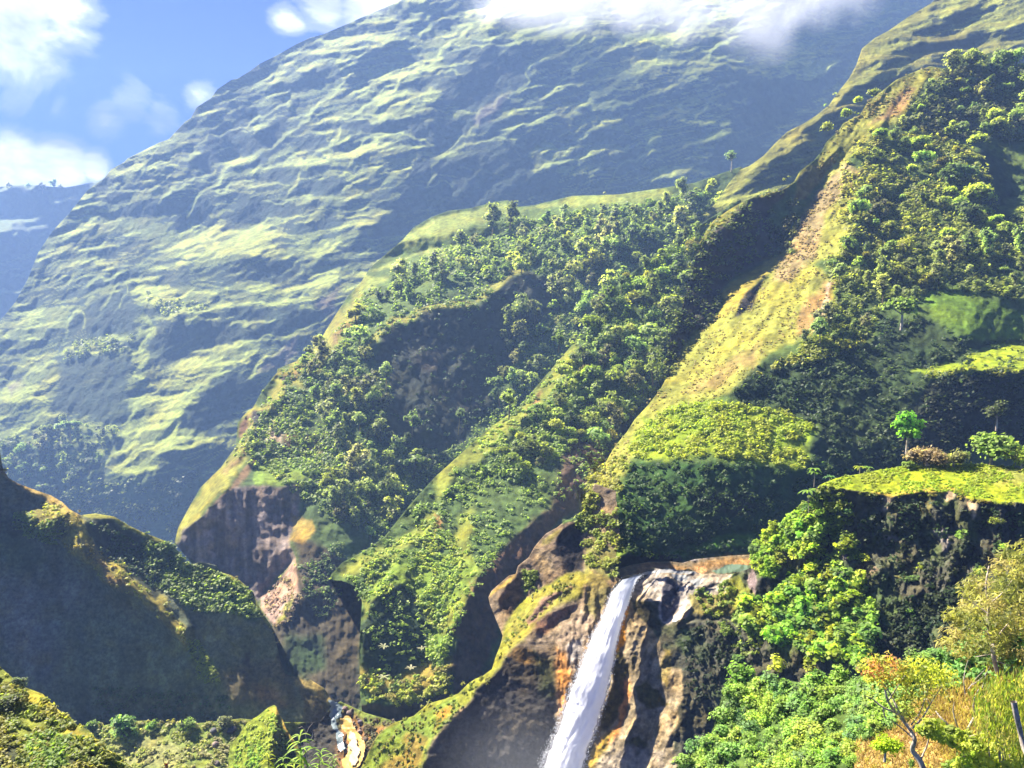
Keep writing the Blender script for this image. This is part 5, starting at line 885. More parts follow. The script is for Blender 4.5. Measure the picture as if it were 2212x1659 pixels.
scatter_stuff('shrub_cover', LAY['crest'], [
    (Z_H1, 1500, 15, 12, 5, T_MD, (.095, .105, .04)), (Z_H2, 2300, 15, 12, 5, T_LT, (.11, .14, .03)), (Z_H3, 1300, 15, 12, 5, T_LT, T_MD),
    (T(3, [(1040, 1060), (1200, 850), (1500, 850), (1940, 1000), (1950, 1200), (1700, 1500), (1000, 1700)]), 900, 15, 13, 5, T_LT, T_YL),
    (gap, 520, 14, 12, 4.5, T_MD, T_DK), (band, 5200, 4, 5, 3.0, (.20, .19, .045), (.25, .21, .07)), (scar, 500, 4, 5, 3.0, (.19, .14, .07), (.22, .18, .06)), (fern, 1000, 15, 18, 4.5, (.19, .27, .018), (.23, .27, .02)), (wallg, 620, 13, 12, 4.5, (.025, .06, .012), (.05, .10, .014)), (big, 1500, 13, 10, 4.5, T_DK, (.03, .06, .02)),
    (T(6, [(700, 640), (1000, 480), (1200, 560), (1000, 640), (800, 700), (500, 760), (400, 830)]), 420, 14, 14, 5, T_LT, T_YL), (SG([(560, 150), (800, 0), (860, 100), (760, 300), (760, 500), (800, 690), (700, 700), (560, 500)]), 330, 12, 12, 4.5, T_YL, T_LT),
    (T(6, [(1600, 740), (2212, 720), (2212, 780), (1600, 800)]), 160, 10, 10, 4, T_YL, T_LT), (wd, 350, 18, 12, 5, (.022, .03, .014), (.04, .05, .02)),
    (T(3, [(600, 1659), (700, 1300), (750, 1380), (720, 1659)]), 120, 13, 12, 4.5, T_MD, (.1, .1, .03))])
scatter_stuff('shrub_cover', LAY['left'], [
    (bsh, 900, 14, 13, 5, T_MD, T_LT), (st, 420, 9, 10, 4, T_YL, G_DRY), (bd, 60, 10, 10, 4, T_LT, T_YL) if False else (T(7, [(1210, 820), (1290, 850), (1420, 1090), (1330, 1110), (1260, 1000)]), 110, 10, 10, 4.5, T_LT, T_YL),
    (T(7, [(100, 0), (350, 40), (420, 240), (300, 200), (100, 130)]), 170, 11, 10, 4.5, T_MD, T_LT), (T(7, [(600, 1130), (1500, 1200), (1500, 1400), (600, 1350)]), 200, 13, 10, 4.5, T_DK, (.03, .06, .02)), (T(7, [(540, 60), (940, 200), (1040, 520), (700, 300)]), 160, 11, 9, 4, T_DK, T_DK), (hum, 60, 10, 9, 4, T_DK, T_MD)])
scatter_stuff('shrub_cover', LAY['floor'], [([(160, 1575), (330, 1560), (560, 1560), (500, 1660), (640, 1700), (150, 1720)], 900, 9, 12, 4.5, (.25, .31, .06), (.30, .30, .12)), (SR([(1250, 1000), (1700, 1050), (1500, 1300), (1300, 1500)]), 120, 8, 8, 4, (.14, .10, .04), (.10, .11, .03))])
scatter_stuff('shrub_cover', LAY['mtn'], [(T(4, [(0, 1200), (380, 1080), (500, 1480), (800, 1440), (1000, 1480), (1300, 1400), (1350, 1550), (1200, 1900), (0, 1900)]), 900, 13, 10, 4.5, T_DK, T_MD), (T(4, [(500, 560), (860, 520), (860, 600), (700, 640), (380, 680)]), 160, 12, 9, 4, T_LT, T_MD), (T(4, [(950, 230), (1400, 330), (1000, 420)]), 90, 10, 9, 4, T_LT, T_MD)])
# ---------------------------------------------------------------- water
def water_fall():
    rows = 150; cols = 34
    Lp = [(1345, 1252), (1337, 1262), (1322, 1280), (1311, 1312), (1296, 1350), (1284, 1366), (1270, 1402), (1257, 1440), (1244, 1475), (1231, 1506), (1217, 1550), (1204, 1589), (1190, 1630), (1177, 1665), (1160, 1720), (1140, 1800)]
    Rp = [(1388, 1242), (1377, 1250), (1366, 1272), (1360, 1292), (1350, 1320), (1340, 1352), (1333, 1378), (1327, 1406), (1321, 1440), (1314, 1472), (1305, 1506), (1294, 1540), (1282, 1580), (1271, 1608), (1256, 1660), (1240, 1720), (1222, 1800)]
    def res(P, n):
        P = np.array(P, float); d = np.r_[0, np.cumsum(np.hypot(*np.diff(P, axis=0).T))]; t = np.linspace(0, d[-1], n); return np.c_[np.interp(t, d, P[:, 0]), np.interp(t, d, P[:, 1])]
    A, B = res(Lp, rows), res(Rp, rows); t = np.linspace(0, 1, rows)[:, None]; u = np.linspace(0, 1, cols)[None]
    wob = fbm(np.zeros((rows, 1)) + 3, t*rows*3.0, 12, 3, 600)*3.0*t; wob2 = fbm(np.zeros((rows, 1)) + 9, t*rows*3.0, 10, 3, 601)*4.0*t
    A[:, 0] += wob[:, 0] - 4*t[:, 0]; B[:, 0] += wob2[:, 0] + 2*t[:, 0]
    X = A[:, :1]*(1-u) + B[:, :1]*u; Y = A[:, 1:]*(1-u) + B[:, 1:]*u
    Z = 119.5 - 1.0*t - 7.5*np.sqrt(np.clip(t, 0, 1)) + 0*u
    st = fbm(u*60 + t*6, t*rows*.35 + u*8, 6, 4, 610); fine = fbm(u*160, t*rows*.5, 8, 3, 611)
    Z = Z - 1.2*np.sin(np.pi*u)**.6*np.clip(t*6, .2, 1) - (.07*st + .10*fbm(u*34, t*rows*1.1, 9, 4, 613) + .5*fbm(u*12, t*rows*.5, 14, 2, 612))*np.clip(t*4, .15, 1)
    Zc = np.minimum(LAY['east'].sample(X.ravel(), Y.ravel())[1], LAY['west'].sample(X.ravel(), Y.ravel())[1]).reshape(X.shape)
    Zm = np.minimum.accumulate(np.minimum(Zc.min(1), 119.5)); Zm = np.convolve(np.pad(Zm, 8, mode='edge'), np.ones(17)/17, 'valid')[:, None]*.985
    Zrow = np.minimum(119.5 - 1.0*t - 7.5*np.sqrt(t), Zm); Z = Z - (119.5 - 1.0*t - 7.5*np.sqrt(t)) + Zrow
    def sheet(Zz):
        a = (X-CX)/F; v = -(Y-CY)/F; return np.stack([a*Zz, (cp - v*sp)*Zz, (sp + v*cp)*Zz], -1).reshape(-1, 3)
    V1, V2 = sheet(Z), sheet(Zrow + .4 + .5*np.sin(np.pi*u)); i = np.arange(rows*cols).reshape(rows, cols)
    Q1 = np.stack([i[:-1, :-1], i[1:, :-1], i[1:, 1:], i[:-1, 1:]], -1).reshape(-1, 4); Q2 = Q1[:, ::-1] + rows*cols
    n = rows*cols; side = [(i[k, 0], i[k, 0]+n, i[k+1, 0]+n, i[k+1, 0]) for k in range(rows-1)] + [(i[k, -1], i[k+1, -1], i[k+1, -1]+n, i[k, -1]+n) for k in range(rows-1)]
    dens = (.97 + .035*st - .06*np.clip(fbm(u*34, t*rows*1.2, 7, 4, 614), 0, 1)); dens = dens*(1 - .42*np.exp(-t*22)*(u > -1)); blue = np.exp(-t*16)
    c = np.stack([dens*(1-.32*blue), dens*(1-.25*blue), dens*(1-.14*blue)], -1).reshape(-1, 3)*.90
    m, nt, p = new_mat('falling water'); at_ = node(nt, 'ShaderNodeAttribute', attribute_name='tone'); nt.links.new(at_.outputs[0], p.inputs[0]); p.inputs['Roughness'].default_value = .5
    p.inputs['Subsurface Weight'].default_value = .0
    tr = node(nt, 'ShaderNodeBsdfTranslucent'); nt.links.new(at_.outputs[0], tr.inputs[0]); mx = node(nt, 'ShaderNodeMixShader'); mx.inputs[0].default_value = .45
    nt.links.new(p.outputs[0], mx.inputs[1]); nt.links.new(tr.outputs[0], mx.inputs[2]); nt.links.new(mx.outputs[0], nt.nodes['Material Output'].inputs[0])
    o = mesh_np('waterfall', np.r_[V1, V2], np.r_[Q1, Q2, np.array(side)], m, np.r_[c, c], True); o['kind'] = 'structure'
    # loose spray along both edges
    rs = np.random.RandomState(8); k = 5200; tt = rs.rand(k)**.8; r = (tt*(rows-1)).astype(int); sgn = rs.rand(k) < .5
    e = np.where(sgn[:, None], A[r], B[r]); off = np.abs(rs.randn(k))*(1+7*tt)*np.where(sgn, -1.25, .7); x = e[:, 0] + off; y = e[:, 1] + rs.randn(k)*3
    Zs = Zrow[r, 0] + rs.randn(k)*.4 - .3; a = (x-CX)/F; v = -(y-CY)/F; P = np.stack([a*Zs, (cp - v*sp)*Zs, (sp+v*cp)*Zs], -1)
    Vv, Qq, cc = leaves(P, np.tile([0, -1, .2], (k, 1)), .10, rs, 1.2, 1.2, (.8, .8, .8), .1); o = mesh_np('spray', Vv, Qq, m, cc); tag(o, kind='stuff')
water_fall()
def water_mat(name, col, rough=.12):
    m, nt, p = new_mat(name); p.inputs['Base Color'].default_value = (*col, 1); p.inputs['Roughness'].default_value = rough
    p.inputs['Specular IOR Level'].default_value = .12 if rough > .3 else .4
    n = node(nt, 'ShaderNodeTexNoise'); n.inputs['Scale'].default_value = 2.5; n.inputs['Detail'].default_value = 5; b = node(nt, 'ShaderNodeBump'); b.inputs['Strength'].default_value = .5; b.inputs['Distance'].default_value = .2
    nt.links.new(n.outputs[0], b.inputs['Height']); nt.links.new(b.outputs[0], p.inputs['Normal']); return m
def pool(name, pts, h, mat, wob=4.0, push=0.0):
    """level water inside a shore line"""
    s_ = 1.5; xs = [p[0] for p in pts]; ys = [p[1] for p in pts]
    X, Y = np.meshgrid(np.arange(min(xs)-3, max(xs)+3, s_), np.arange(min(ys)-3, max(ys)+3, s_*.7))
    M = inside(X + wob*fbm(X, Y, 12, 3, 5), Y + wob*.6*fbm(X, Y, 12, 3, 6), pts); cell = M[:-1, :-1] & M[1:, :-1] & M[1:, 1:] & M[:-1, 1:]
    used = np.zeros(M.shape, bool); used[:-1, :-1] |= cell; used[1:, :-1] |= cell; used[:-1, 1:] |= cell; used[1:, 1:] |= cell
    idx = -np.ones(M.shape, int); idx[used] = np.arange(used.sum()); d = np.stack([(X-CX)/F, cp + (Y-CY)/F*sp, sp - (Y-CY)/F*cp], -1)
    lay = None
    if callable(h): Z = h(X, Y)
    else: Z = h/np.maximum(-(d[..., 2]), 1e-3)
    V = (d*Z[..., None])[used]; Q = np.stack([idx[:-1, :-1][cell], idx[1:, :-1][cell], idx[1:, 1:][cell], idx[:-1, 1:][cell]], 1)
    o = mesh_np(name, V, Q, mat, None, True); o['kind'] = 'structure'; return o
W_TEAL = water_mat('green pool water', (.10, .14, .08)); W_WHITE = water_mat('rushing water', (.24, .235, .21), .35); W_STREAM = water_mat('shaded stream', (.16, .20, .20), .25); W_YEL = water_mat('yellow mineral shallows', (.34, .22, .05), .5); W_CREAM = water_mat('pale mineral shallows', (.38, .32, .18), .5)
def on(lay, k=.997): return lambda X, Y: (lay.sample(X.ravel(), Y.ravel())[1]*k).reshape(X.shape)
pool('pool_water', SQ([(1290, 668), (1370, 640), (1430, 605), (1500, 592), (1600, 600), (1700, 606), (1720, 640), (1600, 672), (1540, 684), (1450, 694), (1340, 694)]), on(LAY['bed'], .988), W_TEAL, 1)
pool('stream_water', SQ([(380, 790), (450, 720), (560, 690), (640, 668), (760, 650), (860, 640), (1000, 660), (1120, 668), (1150, 690), (1000, 700), (860, 690), (700, 690), (560, 720), (480, 800), (420, 830)]), on(LAY['east'], .992), W_WHITE, 1.5)
pool('stream_water', SQ([(860, 690), (980, 705), (1080, 720), (1040, 760), (960, 780), (900, 740)]), on(LAY['east'], .990), W_WHITE, 2)
pool('stream_water', SQ([(1060, 760), (1150, 735), (1260, 730), (1190, 790), (1110, 870), (1080, 900), (1120, 830)]), on(LAY['east'], .990), W_WHITE, 2)
pool('small_cascade', SQ([(990, 1000), (1040, 960), (1055, 990), (1010, 1080), (980, 1160), (930, 1195), (880, 1205), (910, 1130), (950, 1060)]), on(LAY['east'], .990), W_WHITE, 2)
pool('river_water', SR([(800, 760), (870, 770), (950, 830), (1010, 900), (960, 990), (900, 1020), (930, 1130), (1000, 1260), (1030, 1400), (960, 1440), (900, 1330), (880, 1180), (830, 1050), (820, 900)]), on(LAY['floor'], .985), W_STREAM)
pool('mineral_shallows', SR([(945, 1010), (1020, 960), (1080, 1000), (1130, 1090), (1170, 1180), (1250, 1260), (1290, 1360), (1270, 1500), (1230, 1620), (1100, 1680), (980, 1680), (960, 1560), (1040, 1440), (1070, 1330), (1030, 1240), (990, 1200), (960, 1100)]), on(LAY['floor'], .985), W_YEL)
pool('mineral_shallows', SR([(1080, 1180), (1140, 1200), (1160, 1300), (1200, 1400), (1180, 1560), (1100, 1650), (1060, 1560), (1110, 1440), (1050, 1380), (1080, 1290), (1040, 1210)]), on(LAY['floor'], .980), W_CREAM)
# ---------------------------------------------------------------- boulders
M_STONE = ground_mat('river stone', 2.5, .7, .3, .4, tint2=(1.1, .9, .8))
def boulder(loc, r, rs, label, group=None, tone=(.20, .15, .13)):
    n = 14; th = np.linspace(0, 2*np.pi, n, endpoint=False); ph = np.linspace(-1.5, 1.5, 9); P = np.array([[math.cos(p)*math.cos(t), math.cos(p)*math.sin(t), math.sin(p)] for p in ph for t in th])
    nn = rs.randn(9, 3); nn /= np.linalg.norm(nn, axis=1, keepdims=True); dd = .62+.3*rs.rand(9); k = np.ones(len(P))
    for a, d in zip(nn, dd):
        q = P@a; k = np.where(q > d, np.minimum(k, d/np.maximum(q, 1e-3)), k)
    V = P*k[:, None]*np.array([1, .9, .75]); Q = [(j*n+i, j*n+(i+1) % n, (j+1)*n+(i+1) % n, (j+1)*n+i) for j in range(8) for i in range(n)]
    o = mesh_np('boulder', V*r, np.array(Q), M_STONE, np.tile(np.float32(tone), (len(V), 1)), True); o.location = loc; o.rotation_euler = (0, 0, rs.uniform(0, 6)); return tag(o, label, 'boulder', group)
rs = np.random.RandomState(3)
def lb(lay, x, y, px): P, Z = lay.sample([x], [y]); s_ = px*Z[0]/F/2; return (P[0][0], P[0][1]-s_*.4, P[0][2]+s_*.25), s_
for (x, y, px, lab, tn) in [(*SR([(930, 930)])[0], 17, 'big rounded brown boulder at the head of the yellow stream pool', (.22, .17, .10)), (*SR([(1020, 890)])[0], 13, 'pinkish boulder on the far bank above the yellow stream pool', (.28, .20, .18)), (*SR([(1075, 950)])[0], 16, 'blocky grey-pink boulder right of the head of the yellow stream', (.26, .2, .17)),
     (*SR([(1055, 1180)])[0], 14, 'dark boulder standing in the middle of the yellow stream', (.10, .08, .06)), (*SR([(1215, 1070)])[0], 14, 'grey boulder on the right bank beside the yellow stream', (.16, .13, .13)), (*SR([(1210, 1190)])[0], 13, 'pinkish stone on the right bank below the grey boulder', (.24, .17, .14)),
     (*SR([(1050, 1450)])[0], 16, 'reddish boulder in the stream near the lower edge of the photo', (.25, .15, .10)), (*SR([(1280, 1300)])[0], 15, 'dark brown boulder on the right bank of the pale shallows', (.12, .09, .06)), (*SR([(1270, 1420)])[0], 12, 'small brown stone at the right edge of the pale shallows', (.17, .12, .09)),
     (*T(7, [(1540, 1545)])[0], 24, 'brown angular boulder in the grass left of the grass cone', (.16, .12, .10)), (*T(7, [(1410, 1630)])[0], 15, 'upright dark rock at the bottom left of the grass cone', (.12, .10, .09)), (*T(7, [(1510, 1415)])[0], 22, 'dark rock at the foot of the left slope of the grass cone', (.06, .06, .07)),
     (*T(7, [(1390, 1420)])[0], 18, 'low grey rock among the bushes left of the grass cone', (.12, .12, .12)), (*T(7, [(1400, 1510)])[0], 22, 'pale pink flat rock in the meadow left of the grass cone', (.25, .19, .15)), (*T(7, [(1590, 1550)])[0], 10, 'small brown rock just right of the angular boulder', (.16, .12, .09))]:
    l, r = lb(LAY['floor'], x, y, px); boulder(l, r, rs, lab, None, tn)
for (x, y) in spots(SR([(930, 900), (1100, 880), (1330, 1200), (1330, 1650), (1240, 1650), (1240, 1350), (1100, 1050), (980, 1020)]), 22, rs, 4) + spots(SR([(900, 1250), (1000, 1200), (1060, 1400), (960, 1600), (880, 1450)]), 9, rs, 4) + spots(SR([(1000, 1000), (1100, 1000), (1250, 1300), (1200, 1600), (1050, 1600), (1080, 1300)]), 9, rs, 5):
    l, r = lb(LAY['floor'], x, y, rs.uniform(4, 9)); boulder(l, r, rs, 'small brown stone among the boulders of the yellow stream', 'small stones along the yellow stream', (.17, .13, .09))
P, Z = LAY['spur'].sample([682], [1236]); boulder(tuple(P[0]), 1.2, rs, 'single pink boulder stuck on the dark wall between the two spurs', None, (.3, .22, .18))

# ---------------------------------------------------------------- larger plants one by one
def broad_tree(name, lay, x, y, px, label, cat, tone, n=520, lsz=.12, spread=(.6, .55, .5), lobes=9, trunk=1.2, seed=1, mat=None, lift=None, tv=.35, Z=None, bark=None):
    rs = np.random.RandomState(seed)
    if lay is not None: P, Zz = lay.sample([x], [y]); P = P[0]; Zv = Zz[0]
    else: P = np.array(at(x, y, Z)); Zv = Z
    s_ = px*Zv/F/2*1.2
    root = bpy.data.objects.new(name, None); C.objects.link(root); root.location = (P[0], P[1]-s_*.3, P[2]); tag(root, label, cat)
    h = trunk*s_
    V, Q, c = join(crown_parts(rs, lobes, n, lsz, spread=spread, lr=.38, tone=tone, aspect=1.35)); mesh_np('crown', V*s_ + np.array([0, 0, h]), Q, mat or M_LEAFN, c, parent=root)
    tb = [tube([(0, 0, -.3*s_), (.04*s_, 0, h*.5), (0, .02*s_, h)], [.07*s_, .05*s_, .03*s_], 7)]
    for k in range(4):
        a = rs.uniform(0, 6.28); tb.append(tube([(.02*s_, 0, h*.55), (.3*s_*math.cos(a), .3*s_*math.sin(a), h*.8), (.5*s_*math.cos(a), .5*s_*math.sin(a), h*1.05)], [.035*s_, .025*s_, .012*s_], 5))
    V, Q, _ = join(tb); mesh_np('trunk', V, Q, M_BARK, None, True, root); return root
E = LAY['east']
broad_tree('broadleaf_tree', None, *SP([(920, 420)])[0], 76, 'lone bright green tree against the dark wood behind the grass plateau', 'tree', (.13, .26, .02), 700, .13, trunk=1.0, seed=21, Z=140)
broad_tree('shrub', E, *SP([(1650, 530)])[0], 100, 'large fresh green bush behind the right part of the grass plateau', 'bush', (.13, .22, .04), 900, .10, (.7, .5, .35), 10, .45, 22)
broad_tree('shrub', E, *SP([(1930, 590)])[0], 70, 'yellow-green bush at the right edge behind the grass plateau', 'bush', (.19, .24, .03), 700, .11, (.5, .5, .55), 9, .6, 23)
broad_tree('dry_bush', E, *SP([(1090, 570)])[0], 84, 'brownish half-dry bush at the back edge of the grass plateau', 'bush', (.21, .17, .08), 900, .08, (.8, .5, .22), 10, .35, 24)
broad_tree('dry_bush', E, *SP([(1330, 575)])[0], 70, 'second half-dry bush beside the large fresh green one', 'bush', (.20, .20, .06), 700, .08, (.8, .5, .25), 9, .35, 25)
broad_tree('shrub', E, *SP([(950, 600)])[0], 34, 'small green bush left of the half-dry bush on the plateau edge', 'bush', (.11, .17, .03), 300, .15, (.6, .5, .25), 7, .3, 26)
broad_tree('shrub', E, *SP([(1420, 560)])[0], 40, 'olive bush between the half-dry bushes and the large green bush', 'bush', (.12, .15, .035), 350, .14, (.6, .5, .35), 7, .7, 27)
broad_tree('broadleaf_tree', None, *SP([(1720, 230)])[0], 56, 'dull dark tree standing above the bushes behind the plateau', 'tree', (.07, .085, .03), 420, .13, (.5, .4, .6), 8, 1.0, 28, Z=150)
def big_leaf_plant(x, y, hpx, n, lpx, label, Z, seed, tone=(.13, .24, .05), tiers=1, name='broad_leaved_plant', droop=.3, width=.32):
    rs = np.random.RandomState(seed); s_ = Z/F; root = bpy.data.objects.new(name, None); C.objects.link(root); root.location = at(x, y, Z); tag(root, label, 'plant')
    h = hpx*s_; V, Q = tube([(0, 0, -.1*h), (.02*h, 0, h*.5), (0, 0, h)], [.9*s_, .7*s_, .4*s_], 6); mesh_np('stem', V, Q, M_BARK, None, True, root)
    for t in range(tiers):
        z0 = h*(1 - .42*t/max(tiers, 1)); parts = []; m = n
        for k in range(m):
            a = 2*math.pi*k/m + rs.uniform(-.3, .3); L_ = lpx*s_*rs.uniform(.75, 1.15); up = rs.uniform(.2, .7); w = L_*width
            ca, sa = math.cos(a), math.sin(a); pts = []
            for f_, ww in ((0, .12), (.3, .9), (.6, 1), (.85, .6), (1, .05)):
                px_ = f_*L_; pz = up*px_ - droop*2.2*px_*px_/L_; pts += [(ca*px_ - sa*w*ww*.5, sa*px_ + ca*w*ww*.5, z0 + pz + .06*L_*ww), (ca*px_, sa*px_, z0+pz), (ca*px_ + sa*w*ww*.5, sa*px_ - ca*w*ww*.5, z0 + pz + .06*L_*ww)]
            q = []
            for j in range(4): q += [(3*j, 3*j+1, 3*j+4, 3*j+3), (3*j+1, 3*j+2, 3*j+5, 3*j+4)]
            parts.append((np.array(pts), np.array(q), np.tile(np.float32(tone)*rs.uniform(.7, 1.3), (15, 1))))
        V, Q, c = join(parts); mesh_np('leaf_whorl', V, Q, M_LEAFN, c, parent=root)
    return root
x, y = SP([(70, 1110)])[0]; big_leaf_plant(x, y, 74, 8, 26, 'tall thin sapling with big floppy leaves left of the grass plateau', 106.5, 31)
x, y = SP([(125, 760)])[0]; big_leaf_plant(x, y, 36, 7, 16, 'slim sapling with a leafy tuft behind the big floppy-leaved one', 109, 32, tiers=2)
x, y = SP([(265, 725)])[0]; big_leaf_plant(x, y, 10, 9, 17, 'low blue-green leafy plant at the left tip of the grass plateau', 110, 33, (.10, .20, .08))
x, y = SP([(530, 662)])[0]; big_leaf_plant(x, y, 16, 6, 17, 'little banana-like plant behind the left half of the grass plateau', 119, 34, (.19, .25, .03)); x, y = SP([(610, 650)])[0]; big_leaf_plant(x, y, 12, 7, 15, 'leafy green seedling right beside the little banana-like plant', 121, 35)
for (x, y, lab, sd) in [(*T(8, [(520, 895)])[0], 'pale star-shaped rosette on the dark hollow of the front spur', 36), (*T(8, [(275, 885)])[0], 'small pale rosette at the left of the dark hollow of the front spur', 37), (*T(8, [(275, 1080)])[0], 'pale rosette on the ochre lip below the dark hollow', 38), (*T(8, [(450, 1025)])[0], 'yellowish rosette on the ochre lip right of the pale one', 39)]:
    P, Z = LAY['front'].sample([x], [y]); big_leaf_plant(x, y, 3, 8, 13, lab, Z[0]*.985, sd, (.42, .40, .24), name='rosette_plant', droop=.15, width=.3)
# leafy growth on the shaded cliff, right of the fall
K_BIG = Kind('broad_leaved_shrub', lambda rs, i: join(crown_parts(rs, 6, 120, .30, spread=(.55, .4, .45), lr=.45, tone=[(.15, .24, .03), (.20, .27, .03), (.10, .17, .04), (.24, .28, .03)][i % 4], aspect=1.25)), 6, M_LEAF)
def shrubs(poly, n, gap, px, label, group, seed, lay, kinds=None, name='broad_leaved_shrub', fl=.5):
    rs = np.random.RandomState(seed)
    for (x, y) in spots(poly, n, rs, gap):
        P, Z = lay.sample([x], [y]); P = P[0]; q = rs.uniform(.6, 1.4); s_ = px*q*Z[0]/F/2; lb2 = label if n < 50 else ('large ' if q > 1.1 else 'small ' if q < .85 else 'middling ') + label + (', high up' if y < 1270 else ', low down' if y > 1370 else ', half way up') + (' on the left' if x < 1740 else ' on the right'); put(K_BIG if kinds is None else kinds[rs.randint(len(kinds))], (P[0], P[1]-s_*fl, P[2]+s_*.2), s_, rs, lb2, 'bush', group, 1, name)
shrubs(T(9, [(400, 560), (560, 560), (700, 480), (850, 330), (1150, 430), (1250, 560), (1250, 720), (1280, 860), (1100, 1000), (900, 960), (600, 820), (400, 740)]), 95, 13, 46, 'leafy shrub on the cliff under the ferny shoulder', 'shrubs covering the cliff below the plateau', 41, E)
shrubs(sh, 30, 15, 34, 'bright lime shrub on the ferny shoulder left of the plateau', 'lime shrubs on the ferny shoulder', 42, E)
shrubs(T(9, [(950, 160), (1100, 150), (1120, 230), (1000, 240)]), 3, 12, 38, 'yellow-green shrub on a ledge of the dark cliff under the plateau\'s left end', 'ledge shrubs under the plateau', 43, E)
for (px_, py_, w_, lab, sd) in [(395, 1270, 52, 'rounded yellow-green bush hanging on the left part of the dark cliff', 1), (410, 980, 34, 'mossy bush close under the left rim of the plateau', 2), (1400, 1190, 44, 'drooping pale green bush in the middle of the dark cliff', 3), (1700, 1080, 50, 'olive feathery bush at the top right of the dark cliff', 4), (1780, 1300, 30, 'light green leafy tuft on the right of the dark cliff', 5), (1590, 1510, 40, 'leafy green sprig above the olive feathery tree', 6), (1070, 1470, 26, 'small leafy tuft low on the dark cliff', 7), (960, 1580, 40, 'mossy yellow cushion low on the dark cliff', 8), (560, 1390, 34, 'leafy tuft beside the reddish rock on the cliff', 9), (440, 1620, 60, 'large sunlit leafy bush at the lower left of the dark cliff', 10)]:
    rs = np.random.RandomState(sd+60); x, y = SP([(px_, py_)])[0]; P, Z = E.sample([x], [y]); s_ = w_*Z[0]/F/2; put(K_BIG if sd != 4 else K_BUSH, (P[0][0], P[0][1]-s_*.6, P[0][2]), s_, rs, lab, 'bush', None, .8, 'hanging_bush')
for (x, y, w_, lab, sd) in [(*T(9, [(600, 960)])[0], 52, 'round leafy bush hung in the dark hollow above the bright green thicket', 1), (*T(9, [(810, 975)])[0], 42, 'smaller round bush to its right, before the black hollow', 2), (*T(9, [(1170, 740)])[0], 64, 'large pale green bush standing out right on the leafy cliff', 3), (*T(9, [(1590, 910)])[0], 44, 'big-leaved plant in front of the dark hollow at the foot of the cliff', 4), (*T(9, [(340, 930)])[0], 34, 'thin leafy sprig high in the black hollow left of the round bush', 5), (*T(9, [(1100, 960)])[0], 40, 'leafy bush above the yellow-orange tree', 6), (*T(9, [(420, 720)])[0], 40, 'lime fern cushion on the ledge right of the small cascade', 7), (*T(9, [(1460, 620)])[0], 26, 'pale leaf tuft in the shade of the dark cliff foot', 8)]:
    rs = np.random.RandomState(sd+80); P, Z = E.sample([x], [y]); s_ = w_*Z[0]/F/2; put(K_BIG, (P[0][0], P[0][1]-s_*.9, P[0][2]), s_, rs, lab, 'bush', None, .95, 'broad_leaved_shrub')
scatter_stuff('shrub_cover', E, [(bsh2, 900, 16, 12, 7, T_LT, (.15, .24, .02)), (sh, 520, 11, 14, 5, (.22, .30, .02), (.26, .30, .02)), ([(1500, 1280), (1560, 1250), (1640, 1300), (1680, 1400), (1600, 1420), (1540, 1350)], 160, 12, 12, 6, T_LT, T_YL),
    (SP([(0, 960), (220, 760), (420, 800), (520, 1400), (300, 1500), (0, 1300)]), 330, 13, 12, 5.5, T_LT, T_YL), (SP([(500, 850), (1700, 950), (2000, 1000), (2000, 1700), (600, 1700)]), 420, 14, 9, 5, T_DK, (.05, .055, .02)), (T(9, [(1250, 600), (1800, 500), (1800, 900), (1500, 960), (1280, 900)]), 420, 14, 10, 6, (.03, .05, .014), (.05, .06, .02)),
    (SP([(200, 740), (1000, 580), (2000, 620), (2100, 900), (1500, 860), (1200, 810), (850, 850), (400, 790)]), 1300, 5, 8, 3.2, (.27, .34, .016), (.30, .30, .03)), (T(9, [(0, 700), (330, 700), (500, 900), (420, 1150), (150, 1300), (0, 1100)]), 160, 12, 9, 5, (.03, .04, .016), (.04, .06, .02)),
    (SP([(400, 800), (850, 870), (1250, 830), (1700, 905), (1900, 920), (1900, 945), (1650, 920), (1250, 850), (850, 890), (400, 830)]), 220, 6, 9, 4, (.22, .17, .03), (.16, .18, .02))])
scatter_stuff('shrub_cover', LAY['west'], [([(1264, 1232), (1204, 1255), (1154, 1285), (1109, 1340), (1079, 1420), (1027, 1468), (924, 1524), (847, 1567), (800, 1625), (780, 1690), (900, 1690), (930, 1600), (1000, 1530), (1060, 1470), (1110, 1400), (1150, 1340), (1220, 1290)], 900, 7, 9, 3.6, (.13, .165, .02), (.18, .165, .025)),
    (SG([(560, 240), (760, 380), (780, 700), (760, 860), (560, 800), (480, 440)]), 320, 11, 11, 4.5, T_LT, T_YL), (SG([(330, 440), (560, 400), (560, 560), (420, 520)]), 90, 11, 11, 4.5, T_LT, T_LT), (SG([(110, 800), (220, 830), (200, 940), (120, 960)]), 50, 9, 10, 4, T_LT, T_LT)])
scatter_stuff('shrub_cover', LAY['bank'], [([(-40, 1450), (100, 1515), (200, 1600), (290, 1665), (320, 1740), (-60, 1740)], 1500, 14, 14, 6, (.18, .22, .04), (.26, .24, .04)), (SB([(350, 1300), (700, 1200), (900, 1300), (800, 1700), (400, 1700)]), 260, 16, 16, 6, (.14, .22, .035), (.18, .26, .04))])
